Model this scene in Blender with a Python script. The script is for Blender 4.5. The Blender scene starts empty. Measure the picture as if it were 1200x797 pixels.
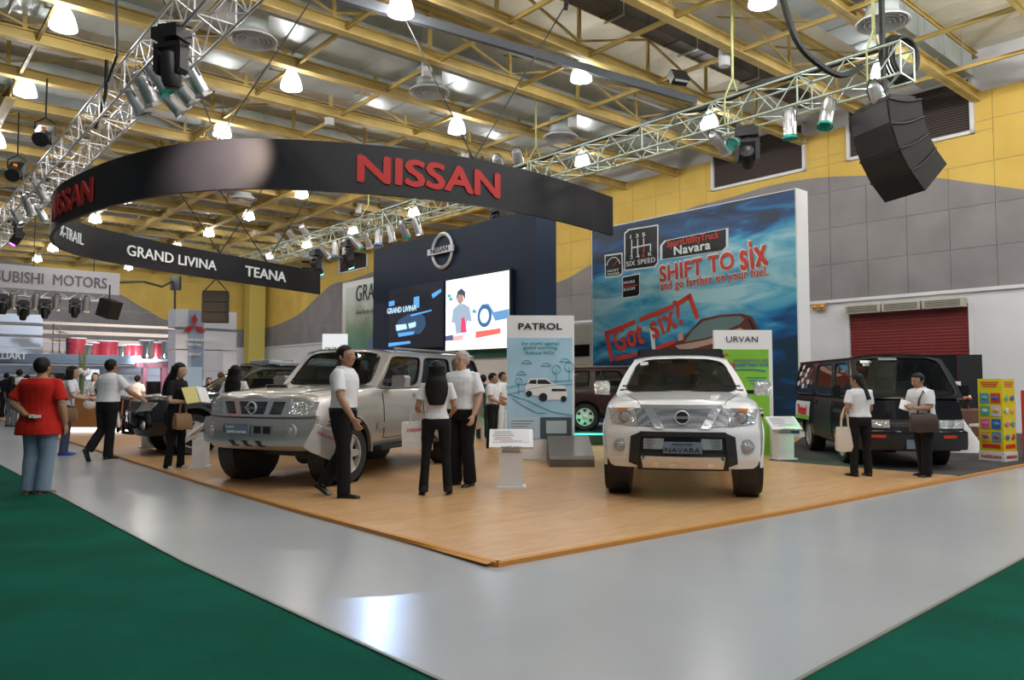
import bpy, bmesh, math, random
import numpy as np
from mathutils import Vector, Matrix, Euler
random.seed(7)
R = math.radians
SC = bpy.context.scene
COL = SC.collection
# ------------------------------------------------------------------ camera, world, exposure
CAMH = 1.40
FPX = 890.0
PITCH = math.atan(47.5 / FPX)
cd = bpy.data.cameras.new('camera'); cam = bpy.data.objects.new('camera', cd); COL.objects.link(cam)
cd.sensor_width = 36.0; cd.lens = FPX / 1200.0 * 36.0; cd.clip_start = 0.05; cd.clip_end = 300
cam.location = (0, 0, CAMH); cam.rotation_euler = (R(90) + PITCH, 0, 0)
SC.camera = cam
SC.view_settings.view_transform = 'Standard'; SC.view_settings.look = 'None'
SC.view_settings.gamma = 1.0; SC.view_settings.use_curve_mapping = False
SC.view_settings.exposure = -1.3
WORLD_STRENGTH = 0.36
w = bpy.data.worlds.new('hall_fill'); SC.world = w; w.use_nodes = True  # even ambient fill, added; it enters through the unbuilt sides of the hall
bg = w.node_tree.nodes['Background']; bg.inputs[0].default_value = (0.86, 0.93, 1.0, 1); bg.inputs[1].default_value = WORLD_STRENGTH
LAMP_POWER = 170.0
SC.cycles.use_denoising = True
SC.cycles.max_bounces = 6; SC.cycles.diffuse_bounces = 3; SC.cycles.glossy_bounces = 3
SC.cycles.transparent_max_bounces = 12; SC.cycles.sample_clamp_indirect = 4.0

# hall axes: A runs along the roof trusses to the right wall, B runs along the right wall
EA = Vector((.760, .650, 0)); EB = Vector((-.650, .760, 0))
RA = math.atan2(-.76, .65)      # rotation of things that face along -A
RB = math.atan2(.65, .76)       # rotation of things that face along -B
def hall(a, b, z=0): return EA * a + EB * b + Vector((0, 0, z))
def ray(px, py):
    u = (px - 600) / FPX; v = (398.5 - py) / FPX
    return Vector((u, math.cos(PITCH) - v * math.sin(PITCH), math.sin(PITCH) + v * math.cos(PITCH)))
def onz(px, py, z):
    d = ray(px, py); t = (z - CAMH) / d.z; return Vector((d.x * t, d.y * t, z))
def G(px, py): return onz(px, py, 0)
def at(px, py, Y):
    d = ray(px, py); t = Y / d.y; return Vector((d.x * t, Y, CAMH + d.z * t))
def ona(px, py, a):
    d = ray(px, py); t = a / d.dot(EA); return d.dot(EB) * t, CAMH + d.z * t     # b, z
def onb(px, py, b):
    d = ray(px, py); t = b / d.dot(EB); return d.dot(EA) * t, CAMH + d.z * t     # a, z

# ------------------------------------------------------------------ materials
def newmat(name):
    m = bpy.data.materials.new(name); m.use_nodes = True
    return m, m.node_tree, m.node_tree.nodes['Principled BSDF']
def mat(name, col, rough=.5, metal=0., bump=0., bscale=40., var=0., vscale=8., coat=0., emit=None, estr=0., spec=.5, voro=False):
    m, nt, p = newmat(name)
    p.inputs['Base Color'].default_value = (*col, 1); p.inputs['Roughness'].default_value = rough
    p.inputs['Metallic'].default_value = metal; p.inputs['Coat Weight'].default_value = coat
    p.inputs['Coat Roughness'].default_value = .04
    p.inputs['Specular IOR Level'].default_value = spec
    if emit: p.inputs['Emission Color'].default_value = (*emit, 1); p.inputs['Emission Strength'].default_value = estr
    tc = nt.nodes.new('ShaderNodeTexCoord')
    if var:
        n = nt.nodes.new('ShaderNodeTexNoise'); n.inputs['Scale'].default_value = vscale; n.inputs['Detail'].default_value = 5
        nt.links.new(tc.outputs['Object'], n.inputs['Vector'])
        cr = nt.nodes.new('ShaderNodeValToRGB'); e = cr.color_ramp.elements
        e[0].position = .3; e[1].position = .7
        e[0].color = (*[max(0, c * (1 - var)) for c in col], 1); e[1].color = (*[min(1, c * (1 + var)) for c in col], 1)
        nt.links.new(n.outputs['Fac'], cr.inputs[0]); nt.links.new(cr.outputs[0], p.inputs['Base Color'])
    if bump:
        if voro:
            n = nt.nodes.new('ShaderNodeTexVoronoi')
        else:
            n = nt.nodes.new('ShaderNodeTexNoise'); n.inputs['Detail'].default_value = 3
        n.inputs['Scale'].default_value = bscale
        nt.links.new(tc.outputs['Object'], n.inputs['Vector'])
        b = nt.nodes.new('ShaderNodeBump'); b.inputs['Strength'].default_value = bump; b.inputs['Distance'].default_value = .02
        nt.links.new(n.outputs[0], b.inputs['Height']); nt.links.new(b.outputs[0], p.inputs['Normal'])
    return m
def emat(name, col, s):
    if name.startswith(('screen', 'led', 'monitor', 'lightbox', 'counter', 'green_strip')): s *= 2.3
    m, nt, p = newmat(name)
    p.inputs['Base Color'].default_value = (0.02, .02, .02, 1); p.inputs['Emission Color'].default_value = (*col, 1); p.inputs['Emission Strength'].default_value = s
    return m
def glassmat(name, tint, op=.25):
    m = bpy.data.materials.new(name); m.use_nodes = True; nt = m.node_tree; nt.nodes.clear()
    o = nt.nodes.new('ShaderNodeOutputMaterial'); mx = nt.nodes.new('ShaderNodeMixShader'); tr = nt.nodes.new('ShaderNodeBsdfTransparent')
    gl = nt.nodes.new('ShaderNodeBsdfGlossy'); fr = nt.nodes.new('ShaderNodeFresnel'); fr.inputs[0].default_value = 1.5
    gl.inputs['Roughness'].default_value = .02; tr.inputs[0].default_value = (*tint, 1)
    nt.links.new(fr.outputs[0], mx.inputs[0]); nt.links.new(tr.outputs[0], mx.inputs[1]); nt.links.new(gl.outputs[0], mx.inputs[2])
    nt.links.new(mx.outputs[0], o.inputs[0]); return m
def meshmat(name, scale, c0=(.02, .02, .02), c1=(.75, .75, .76)):     # perforated / honeycomb metal
    m, nt, p = newmat(name)
    tc = nt.nodes.new('ShaderNodeTexCoord'); v = nt.nodes.new('ShaderNodeTexVoronoi'); v.inputs['Scale'].default_value = scale; v.inputs['Randomness'].default_value = .12
    nt.links.new(tc.outputs['Object'], v.inputs['Vector'])
    cr = nt.nodes.new('ShaderNodeValToRGB'); e = cr.color_ramp.elements
    e[0].position = .30; e[1].position = .42; e[0].color = (*c0, 1); e[1].color = (*c1, 1)
    nt.links.new(v.outputs['Distance'], cr.inputs[0]); nt.links.new(cr.outputs[0], p.inputs['Base Color'])
    p.inputs['Metallic'].default_value = .8; p.inputs['Roughness'].default_value = .22
    return m
def carpaint(name, col, metal=.0, rough=.35, coat=1.0):
    return mat(name, col, rough, metal, coat=coat, spec=.3 if coat < 1 else .5)

M = {}
M['yellow_steel'] = mat('yellow_painted_steel', (.60, .44, .15), .6, var=.2, vscale=1.5)
M['yellow_dark'] = mat('darker_yellow_steel', (.48, .35, .12), .65, var=.2, vscale=1.5)  # same yellow in a darker tone, for top chords and knee braces
M['white_paint'] = mat('white_paint', (.70, .70, .72), .6, var=.05, vscale=.6)
M['white_matt'] = mat('white_laminate', (.80, .80, .82), .4)
M['roof'] = mat('roof_insulation', (.80, .76, .64), .7, var=.14, vscale=.7, bump=.3, bscale=3)
M['duct'] = mat('galvanised_duct', (.56, .63, .66), .4, .3, var=.15, vscale=1.2, bump=.25, bscale=2)
M['duct_dark'] = mat('dark_duct_steel', (.10, .09, .08), .5, .3, var=.3, vscale=2)
M['alu'] = mat('brushed_aluminium', (.68, .69, .71), .35, .75)
M['alu_green'] = mat('aluminium_tinted_tube', (.48, .56, .50), .4, .6)
M['chrome'] = mat('chrome', (.82, .83, .85), .08, 1.0)
M['black'] = mat('black_plastic', (.012, .012, .014), .45)
M['black_gloss'] = mat('black_gloss', (.01, .01, .012), .12)
M['rubber'] = mat('tyre_rubber', (.014, .014, .015), .75, bump=.4, bscale=60)
M['cable'] = mat('cable_black', (.012, .014, .014), .6)
M['navy'] = mat('navy_panel', (.010, .022, .052), .5, spec=.3, var=.1, vscale=1)
M['white_glow'] = emat('lamp_glow', (1, .98, .95), 14)
M['lamp_shade'] = mat('prismatic_shade', (.9, .92, .95), .2, emit=(1, .99, .96), estr=7)
M['lamp_green'] = mat('green_tinted_shade', (.5, .9, .7), .2, emit=(.45, 1, .72), estr=1.6)
M['glass_dark'] = glassmat('tinted_glass', (.30, .33, .32))
M['glass_clear'] = glassmat('clear_glass', (.72, .76, .74))
M['interior'] = mat('dark_interior', (.03, .03, .032), .8)
M['red_text'] = mat('red_lettering', (.62, .04, .03), .4)
M['white_text'] = mat('white_lettering', (.82, .84, .86), .4)
M['black_text'] = mat('black_lettering', (.012, .012, .02), .5)
M['grey_text'] = mat('grey_lettering', (.18, .19, .21), .5)
M['chrome_soft'] = mat('satin_chrome', (.80, .80, .82), .28, .9, bump=.15, bscale=20, voro=True)
M['sparkle'] = mat('faceted_reflector', (.75, .78, .82), .08, .85, bump=1.0, bscale=42, voro=True)
M['honey'] = meshmat('honeycomb_chrome', 42, (.06, .06, .06), (.75, .75, .77))
M['blackmesh'] = meshmat('black_mesh', 22, (.004, .004, .004), (.09, .09, .09)); M['blackmesh'].node_tree.nodes['Principled BSDF'].inputs['Metallic'].default_value = .2; M['blackmesh'].node_tree.nodes['Principled BSDF'].inputs['Roughness'].default_value = .5
M['amber'] = mat('amber_lens', (.75, .2, .02), .15)
M['redlens'] = mat('red_lens', (.6, .06, .03), .15)
M['lens'] = mat('fog_lens', (.5, .5, .52), .06, .6, bump=.6, bscale=60, voro=True)

# ------------------------------------------------------------------ mesh builder
class MB:
    def __init__(s): s.v = []; s.f = []; s.mi = []; s.cm = 0; s.M = None
    def addv(s, p):
        p = Vector(p)
        if s.M is not None: p = s.M @ p
        s.v.append(p); return len(s.v) - 1
    def face(s, idx): s.f.append(tuple(idx)); s.mi.append(s.cm)
    def poly(s, pts): s.face([s.addv(p) for p in pts]); return s
    def box(s, c, d, rz=0, rot=None, taper=1.0):
        c = Vector(c); hx, hy, hz = d[0] / 2, d[1] / 2, d[2] / 2
        m = rot if rot is not None else Matrix.Rotation(rz, 3, 'Z')
        ids = []
        for z in (-1, 1):
            k = taper if z > 0 else 1
            for x, y in ((-1, -1), (1, -1), (1, 1), (-1, 1)): ids.append(s.addv(c + m @ Vector((x * hx * k, y * hy * k, z * hz))))
        a = ids
        for q in ((3, 2, 1, 0), (4, 5, 6, 7), (0, 1, 5, 4), (1, 2, 6, 5), (2, 3, 7, 6), (3, 0, 4, 7)): s.face([a[i] for i in q])
        return s
    def rings(s, rings, closed=True, caps=True):
        ids = [[s.addv(p) for p in r] for r in rings]; n = len(ids[0])
        for a, b in zip(ids, ids[1:]):
            for i in range(n if closed else n - 1):
                j = (i + 1) % n; s.face((a[i], a[j], b[j], b[i]))
        if caps and closed: s.face(ids[0][::-1]); s.face(ids[-1])
        return s
    def tube(s, p0, p1, r, n=6, r1=None, caps=True): return s.path([p0, p1], [r, r if r1 is None else r1], n, caps)
    def path(s, pts, r, n=6, caps=True, sq=None):
        pts = [Vector(p) for p in pts]; rs = r if isinstance(r, (list, tuple)) else [r] * len(pts)
        out = []; up = None
        for i, p in enumerate(pts):
            d = (pts[min(i + 1, len(pts) - 1)] - pts[max(i - 1, 0)])
            if d.length < 1e-9: d = Vector((0, 0, 1))
            d.normalize()
            if up is None: up = Vector((0, 0, 1)) if abs(d.z) < .9 else Vector((0, 1, 0))
            x = d.cross(up)
            if x.length < 1e-4: x = d.cross(Vector((1, 0, 0)))
            x.normalize(); y = x.cross(d).normalized(); up = y
            out.append([p + (x * math.cos(t) + y * math.sin(t) * (sq or 1)) * rs[i] for t in [2 * math.pi * (k + .5) / n for k in range(n)]])
        return s.rings(out, True, caps)
    def lathe(s, prof, n=16, O=(0, 0, 0), ax='Z', caps=True, frame=None):
        O = Vector(O)
        fr = frame if frame is not None else {'Z': Matrix.Identity(3), 'Y': Matrix.Rotation(R(-90), 3, 'X'), 'X': Matrix.Rotation(R(90), 3, 'Y')}[ax]
        rr = [[O + fr @ Vector((r * math.cos(2 * math.pi * k / n), r * math.sin(2 * math.pi * k / n), z)) for k in range(n)] for r, z in prof]
        return s.rings(rr, True, caps)
    def grid(s, fn, n, m, thick=None):
        ids = [[s.addv(fn(i / n, j / m)) for j in range(m + 1)] for i in range(n + 1)]
        for i in range(n):
            for j in range(m): s.face((ids[i][j], ids[i + 1][j], ids[i + 1][j + 1], ids[i][j + 1]))
        if thick:
            t = Vector(thick)
            id2 = [[s.addv(Vector(fn(i / n, j / m)) + t) for j in range(m + 1)] for i in range(n + 1)]
            for i in range(n):
                for j in range(m): s.face((id2[i][j], id2[i][j + 1], id2[i + 1][j + 1], id2[i + 1][j]))
                s.face((ids[i][0], id2[i][0], id2[i + 1][0], ids[i + 1][0])); s.face((ids[i][m], ids[i + 1][m], id2[i + 1][m], id2[i][m]))
            for j in range(m):
                s.face((ids[0][j], ids[0][j + 1], id2[0][j + 1], id2[0][j])); s.face((ids[n][j], id2[n][j], id2[n][j + 1], ids[n][j + 1]))
        return s
    def prism(s, poly, y0, y1):          # poly in (x, z), extruded in y
        a = [s.addv((x, y0, z)) for x, z in poly]; b = [s.addv((x, y1, z)) for x, z in poly]; n = len(poly)
        s.face(a); s.face(b[::-1])
        for i in range(n): j = (i + 1) % n; s.face((a[j], a[i], b[i], b[j]))
        return s
    def ball(s, c, r, n=12, m=8):
        c = Vector(c); r = r if isinstance(r, (tuple, list)) else (r, r, r)
        rr = []
        for j in range(m + 1):
            t = math.pi * (j + .02) / (m + .04) ; z = -math.cos(t); q = math.sin(t)
            rr.append([c + Vector((r[0] * q * math.cos(2 * math.pi * k / n), r[1] * q * math.sin(2 * math.pi * k / n), r[2] * z)) for k in range(n)])
        return s.rings(rr)
    def text(s, body, O, size, sx=1., depth=.004, bold=0., align='CENTER', fn=None, shear=0., italic=False, spacing=1.):
        vs, fs = text_mesh(body, 0, depth / size, shear, spacing)
        xs = [v[0] for v in vs]; x0, x1 = min(xs), max(xs)
        off = {'CENTER': (x0 + x1) / 2, 'LEFT': x0, 'RIGHT': x1}[align]
        O = Vector(O)
        st_ = [(0, 0)] if bold <= 0 else [(bold * math.cos(t), bold * math.sin(t)) for t in (.4, 1.97, 3.54, 5.11)]     # heavier strokes
        for si_, (bx, bz) in enumerate(st_):
            base = len(s.v)
            for v in vs:
                q = Vector(((v[0] - off + bx) * size * sx, -v[2] * size - si_ * (.0004 + depth * .06), (v[1] + bz) * size))
                s.addv(fn(q) if fn else O + q)
            for f in fs: s.face([base + i for i in f])
        return s
    def build(s, name, m, parent=None, smooth=False, ang=40, loc=None, rz=None, clean=False, kind=None, label=None):
        me = bpy.data.meshes.new(name); me.from_pydata([tuple(v) for v in s.v], [], s.f)
        ms = m if isinstance(m, (list, tuple)) else [m]
        for q in ms: me.materials.append(M[q] if isinstance(q, str) else q)
        if len(ms) > 1: me.polygons.foreach_set('material_index', s.mi)
        if clean: cleanmesh(me)
        if smooth:
            me.polygons.foreach_set('use_smooth', [True] * len(me.polygons)); me.set_sharp_from_angle(angle=R(ang))
        me.update()
        o = bpy.data.objects.new(name, me); COL.objects.link(o)
        if parent: o.parent = parent
        if loc is not None: o.location = loc
        if rz is not None: o.rotation_euler = (0, 0, rz)
        if kind: o['kind'] = kind
        if label: o['label'] = label
        return o
def cleanmesh(me, dist=.0005):
    bm = bmesh.new(); bm.from_mesh(me); bmesh.ops.remove_doubles(bm, verts=bm.verts, dist=dist)
    bmesh.ops.dissolve_degenerate(bm, edges=bm.edges, dist=1e-5)
    bmesh.ops.recalc_face_normals(bm, faces=bm.faces); bm.to_mesh(me); bm.free()
_tc = {}
def text_mesh(body, bold, depth, shear, spacing):
    k = (body, bold, round(depth, 4), shear, spacing)
    if k in _tc: return _tc[k]
    c = bpy.data.curves.new('t', 'FONT'); c.body = body; c.size = 1.0; c.offset = bold; c.extrude = 0; c.shear = shear; c.space_character = spacing
    c.resolution_u = 3
    o = bpy.data.objects.new('t', c); COL.objects.link(o)
    dg = bpy.context.evaluated_depsgraph_get(); dg.update()
    me = bpy.data.meshes.new_from_object(o.evaluated_get(dg))
    vs = [(v.co.x, v.co.y, depth) for v in me.vertices]; fs = [tuple(p.vertices) for p in me.polygons]
    # side walls from boundary edges
    cnt = {}
    for f in fs:
        for i in range(len(f)):
            e = (f[i], f[(i + 1) % len(f)]); cnt[e] = 1
    n = len(vs); vs = vs + [(v[0], v[1], 0) for v in vs]
    for (a, b) in list(cnt):
        if (b, a) not in cnt: fs.append((b, a, a + n, b + n))
    bpy.data.objects.remove(o); bpy.data.curves.remove(c); bpy.data.meshes.remove(me)
    _tc[k] = (vs, fs); return _tc[k]

def thing(name, label, cat, loc=(0, 0, 0), rz=0, group=None):
    o = bpy.data.objects.new(name, None); COL.objects.link(o); o.location = loc; o.rotation_euler = (0, 0, rz); o.empty_display_size = .2
    o['label'] = label; o['category'] = cat
    if group: o['group'] = group
    return o
def tag(o, label, cat, group=None, kind=None):
    o['label'] = label; o['category'] = cat
    if group: o['group'] = group
    if kind: o['kind'] = kind
    return o
def struct(o, label=None, cat=None):
    o['kind'] = 'structure'
    if label: o['label'] = label
    if cat: o['category'] = cat
    return o
def dup(o, loc=None, rz=None, label=None, parent=None, rot=None):
    c = o.copy(); COL.objects.link(c); c.parent = parent
    if loc is not None: c.location = loc
    if rz is not None: c.rotation_euler = (0, 0, rz)
    if rot is not None: c.rotation_euler = rot
    if label: c['label'] = label
    for ch in o.children: dup(ch, parent=c)
    return c
def boolcut(o, cutters):
    bpy.context.view_layer.update()
    for c in cutters:
        md = o.modifiers.new('b', 'BOOLEAN'); md.operation = 'DIFFERENCE'; md.solver = 'EXACT'; md.object = c
    dg = bpy.context.evaluated_depsgraph_get(); dg.update()
    me = bpy.data.meshes.new_from_object(o.evaluated_get(dg), depsgraph=dg)
    o.modifiers.clear(); old = o.data; o.data = me
    for c in cutters: bpy.data.objects.remove(c)
    return o
def catmull(pts, n):
    out = []
    P = [Vector(p) for p in pts]
    for i in range(len(P) - 1):
        a, b, c, d = P[max(i - 1, 0)], P[i], P[i + 1], P[min(i + 2, len(P) - 1)]
        for k in range(n):
            t = k / n
            out.append(.5 * ((2 * b) + (c - a) * t + (2 * a - 5 * b + 4 * c - d) * t * t + (3 * b - a - 3 * c + d) * t ** 3))
    out.append(P[-1]); return out
def interp(x, tab):
    if x <= tab[0][0]: return tab[0][1]
    for (a, b), (c, d) in zip(tab, tab[1:]):
        if x <= c: return b + (d - b) * (x - a) / (c - a)
    return tab[-1][1]
def lerp(a, b, t): return a + (b - a) * t
# ------------------------------------------------------------------ SETTING: floors
m_floor, nt, p = newmat('sealed_grey_concrete')
p.inputs['Base Color'].default_value = (.36, .37, .40, 1)
tc = nt.nodes.new('ShaderNodeTexCoord')
n1 = nt.nodes.new('ShaderNodeTexNoise'); n1.inputs['Scale'].default_value = .5; n1.inputs['Detail'].default_value = 6
nt.links.new(tc.outputs['Object'], n1.inputs['Vector'])
cr = nt.nodes.new('ShaderNodeValToRGB'); e = cr.color_ramp.elements; e[0].position = .3; e[1].position = .7
e[0].color = (.36, .385, .415, 1); e[1].color = (.42, .44, .46, 1)
nt.links.new(n1.outputs['Fac'], cr.inputs[0])
# scuffs: sparse dark marks
n2 = nt.nodes.new('ShaderNodeTexNoise'); n2.inputs['Scale'].default_value = 7.0; n2.inputs['Detail'].default_value = 9; n2.inputs['Roughness'].default_value = .7
nt.links.new(tc.outputs['Object'], n2.inputs['Vector'])
c2 = nt.nodes.new('ShaderNodeValToRGB'); e = c2.color_ramp.elements; e[0].position = .22; e[1].position = .27; e[0].color = (.3, .3, .3, 1); e[1].color = (1, 1, 1, 1)
nt.links.new(n2.outputs['Fac'], c2.inputs[0])
mx = nt.nodes.new('ShaderNodeMixRGB'); mx.blend_type = 'MULTIPLY'; mx.inputs[0].default_value = 1
nt.links.new(cr.outputs[0], mx.inputs[1]); nt.links.new(c2.outputs[0], mx.inputs[2]); nt.links.new(mx.outputs[0], p.inputs['Base Color'])
p.inputs['Roughness'].default_value = .24; p.inputs['Specular IOR Level'].default_value = .5
n3 = nt.nodes.new('ShaderNodeTexNoise'); n3.inputs['Scale'].default_value = 1.3; n3.inputs['Detail'].default_value = 4
nt.links.new(tc.outputs['Object'], n3.inputs['Vector'])
bp = nt.nodes.new('ShaderNodeBump'); bp.inputs['Strength'].default_value = .10; bp.inputs['Distance'].default_value = .05
nt.links.new(n3.outputs['Fac'], bp.inputs['Height']); nt.links.new(bp.outputs[0], p.inputs['Normal'])
M['floor'] = m_floor
fl = MB(); fl.box((-8, 25, -.05), (90, 90, .1)); struct(fl.build('floor', 'floor'), 'glossy light grey sealed concrete hall floor')

M['green_carpet'] = mat('green_carpet', (.002, .085, .055), .95, bump=.5, bscale=260, var=.22, vscale=1.2, spec=.1)
def slabpoly(pts, z0, z1, mb=None):
    mb = mb or MB()
    a = [mb.addv((x, y, z1)) for x, y in pts]; b = [mb.addv((x, y, z0)) for x, y in pts]; n = len(pts)
    mb.face(a); mb.face(b[::-1])
    for i in range(n): j = (i + 1) % n; mb.face((a[j], a[i], b[i], b[j]))
    return mb
pl = [G(0, 545), G(125, 612), G(215, 660), G(385, 739), G(510, 797)]
pr = [G(940, 797), G(1200, 655)]
dl = (pl[-1] - pl[2]).normalized(); dr = (pr[0] - pr[1]).normalized()
t = ((pr[0].x - pl[-1].x) * dr.y - (pr[0].y - pl[-1].y) * dr.x) / (dl.x * dr.y - dl.y * dr.x)
apex = pl[-1] + dl * t
far_l = pl[0] - (pl[1] - pl[0]) * 3; far_r = pr[1] - dr * 12
outl = [(far_l.x, far_l.y)] + [(q.x, q.y) for q in pl] + [(apex.x, apex.y)] + [(q.x, q.y) for q in pr] + [(far_r.x, far_r.y), (20, -8), (-25, -8)]
cp = tag(slabpoly(outl, 0, .006).build('green_carpet', 'green_carpet'), 'dark green event carpet covering the near floor in a V shape', 'carpet')
ed = MB()
edge = [Vector(q).to_3d() if len(q) == 2 else q for q in [Vector((x, y)) for x, y in outl[:9]]]
ed.path([e + Vector((0, 0, .004)) for e in edge], .016, 4)
M['edge_grey'] = mat('grey_edging', (.16, .18, .15), .5)
ed.build('carpet_edging', 'edge_grey', cp)

# booth floor of wood-look vinyl
def woodmat(name, c0, c1, gap, rz):
    m, nt, p = newmat(name)
    tc = nt.nodes.new('ShaderNodeTexCoord'); mp = nt.nodes.new('ShaderNodeMapping'); mp.inputs['Rotation'].default_value = (0, 0, rz)
    nt.links.new(tc.outputs['Object'], mp.inputs['Vector'])
    br = nt.nodes.new('ShaderNodeTexBrick'); br.inputs['Scale'].default_value = 1; br.inputs['Brick Width'].default_value = .9; br.inputs['Row Height'].default_value = .085
    br.inputs['Mortar Size'].default_value = .0015; br.inputs['Color1'].default_value = (*c0, 1); br.inputs['Color2'].default_value = (*c1, 1); br.inputs['Mortar'].default_value = (*gap, 1)
    nt.links.new(mp.outputs[0], br.inputs['Vector'])
    mp2 = nt.nodes.new('ShaderNodeMapping'); mp2.inputs['Scale'].default_value = (2, 30, 1); nt.links.new(mp.outputs[0], mp2.inputs['Vector'])
    n = nt.nodes.new('ShaderNodeTexNoise'); n.inputs['Scale'].default_value = 1.6; n.inputs['Detail'].default_value = 6; nt.links.new(mp2.outputs[0], n.inputs['Vector'])
    cr = nt.nodes.new('ShaderNodeValToRGB'); e = cr.color_ramp.elements; e[0].position = .3; e[1].position = .7; e[0].color = (.74, .70, .66, 1); e[1].color = (1.12, 1.1, 1.08, 1)
    nt.links.new(n.outputs['Fac'], cr.inputs[0])
    mx = nt.nodes.new('ShaderNodeMixRGB'); mx.blend_type = 'MULTIPLY'; mx.inputs[0].default_value = 1
    nt.links.new(br.outputs['Color'], mx.inputs[1]); nt.links.new(cr.outputs[0], mx.inputs[2]); nt.links.new(mx.outputs[0], p.inputs['Base Color'])
    p.inputs['Roughness'].default_value = .33
    return m
M['wood_floor'] = woodmat('oak_vinyl', (.60, .36, .175), (.68, .43, .22), (.40, .22, .10), -RB)
corner = G(583, 664)
wl = [G(347, 600), G(240, 568.6), G(140, 536.8), G(80, 518)]
wr = [G(932, 600), G(1200, 546.5)]
fl_ = wl[-1] + (wl[-1] - wl[-2]).normalized() * 14; fr_ = wr[-1] + (wr[-1] - wr[-2]).normalized() * 1.5
grey0 = G(1122, 560); 
bo = [(fl_.x, fl_.y)] + [(q.x, q.y) for q in wl[::-1]] + [(corner.x, corner.y)] + [(q.x, q.y) for q in wr] + [(fr_.x, fr_.y)]
h1 = hall(21.5, 2.0); h2 = hall(21.5, 45)
wood_out = bo[:-2] + [(grey0.x, grey0.y)]
g_l = G(900, 541.5)                                    # where the grey carpet starts behind the white pickup
gl2 = hall(17.4, 9.5)
wf = tag(slabpoly(wood_out + [(g_l.x, g_l.y), (gl2.x, gl2.y), (h2.x, h2.y)], .0, .03).build('stand_floor', 'wood_floor'), 'honey coloured wood-look stand floor under the display vehicles', 'floor covering')
M['trim_orange'] = mat('orange_edge_tape', (.58, .25, .04), .4)
tr = MB()
op = [Vector((x, y, .022)) for x, y in bo]
def strip(mb, pts, wid, z0, z1):
    for a, b in zip(pts, pts[1:]):
        a = Vector(a); b = Vector(b); d = (b - a).normalized(); L = (b - a).length
        c = (a + b) / 2; mb.box((c.x, c.y, (z0 + z1) / 2), (L + wid * .4, wid, z1 - z0), rz=math.atan2(d.y, d.x))
strip(tr, op, .055, 0, .036); tr.build('edge_tape', 'trim_orange', wf)
t2 = MB(); a = corner + (wl[0] - corner) * .01; b = corner + (wl[0] - corner) * .38
nrm = Vector(((b - a).y, -(b - a).x, 0)).normalized()
if nrm.y > 0: nrm = -nrm
t2.grid(lambda u, v: lerp(a, b, u) + nrm * (.03 + .05 * v * (1 - u)) + Vector((0, 0, .03 - .024 * v + .015 * (1 - u) * v)), 8, 3, thick=(0, 0, .004))
t2.build('peeled_edge', 'trim_orange', wf, smooth=True)
M['grey_carpet'] = mat('charcoal_carpet', (.055, .05, .052), .95, bump=.4, bscale=220, var=.15, vscale=2)
gc = [(grey0.x, grey0.y), (wr[-1].x, wr[-1].y), (fr_.x, fr_.y), (fr_.x + 6, fr_.y + 3), (hall(23.2, 10).x, hall(23.2, 10).y), (gl2.x, gl2.y), (g_l.x, g_l.y)]
tag(slabpoly(gc, 0, .028).build('grey_carpet', 'grey_carpet'), 'charcoal grey carpet under the black van', 'carpet')

# ------------------------------------------------------------------ walls
AW = 24.0; BW = 60.0
def paintmat(name, boundary, axis, bmin, bmax, extra=False):
    m, nt, p = newmat(name)
    geo = nt.nodes.new('ShaderNodeNewGeometry'); dt = nt.nodes.new('ShaderNodeVectorMath'); dt.operation = 'DOT_PRODUCT'; dt.inputs[1].default_value = axis
    nt.links.new(geo.outputs['Position'], dt.inputs[0])
    mr = nt.nodes.new('ShaderNodeMapRange'); mr.inputs[1].default_value = bmin; mr.inputs[2].default_value = bmax
    nt.links.new(dt.outputs['Value'], mr.inputs[0])
    fc = nt.nodes.new('ShaderNodeFloatCurve'); c = fc.mapping.curves[0]
    pts = sorted([((b - bmin) / (bmax - bmin), z / 12.0) for b, z in boundary])
    c.points[0].location = pts[0]; c.points[1].location = pts[-1]
    for q in pts[1:-1]: c.points.new(*q)
    fc.mapping.update(); nt.links.new(mr.outputs[0], fc.inputs['Value'])
    sep = nt.nodes.new('ShaderNodeSeparateXYZ'); nt.links.new(geo.outputs['Position'], sep.inputs[0])
    dv = nt.nodes.new('ShaderNodeMath'); dv.operation = 'DIVIDE'; dv.inputs[1].default_value = 12.0; nt.links.new(sep.outputs['Z'], dv.inputs[0])
    gt = nt.nodes.new('ShaderNodeMath'); gt.operation = 'GREATER_THAN'; nt.links.new(dv.outputs[0], gt.inputs[0]); nt.links.new(fc.outputs[0], gt.inputs[1])
    n = nt.nodes.new('ShaderNodeTexNoise'); n.inputs['Scale'].default_value = .9; n.inputs['Detail'].default_value = 4; nt.links.new(geo.outputs['Position'], n.inputs['Vector'])
    def ramp(c0, c1):
        r = nt.nodes.new('ShaderNodeValToRGB'); r.color_ramp.elements[0].color = (*c0, 1); r.color_ramp.elements[1].color = (*c1, 1)
        r.color_ramp.elements[0].position = .35; r.color_ramp.elements[1].position = .65
        nt.links.new(n.outputs['Fac'], r.inputs[0]); return r
    g = ramp((.215, .20, .205), (.27, .25, .255)); y = ramp((.62, .41, .08), (.70, .48, .11))
    mx = nt.nodes.new('ShaderNodeMixRGB'); nt.links.new(gt.outputs[0], mx.inputs[0]); nt.links.new(g.outputs[0], mx.inputs[1]); nt.links.new(y.outputs[0], mx.inputs[2])
    nt.links.new(mx.outputs[0], p.inputs['Base Color']); p.inputs['Roughness'].default_value = .75
    return m
bpts = [ona(*q, AW) for q in [(307, 386), (345, 371), (377, 343), (392, 332), (402, 330), (640, 333), (691, 311), (800, 247), (860, 230), (900, 218), (943, 210), (1000, 206), (1083, 207), (1133, 213), (1199, 222)]]
bpts.insert(5, (36.5, 8.3)); bpts = sorted(bpts); 
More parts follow.
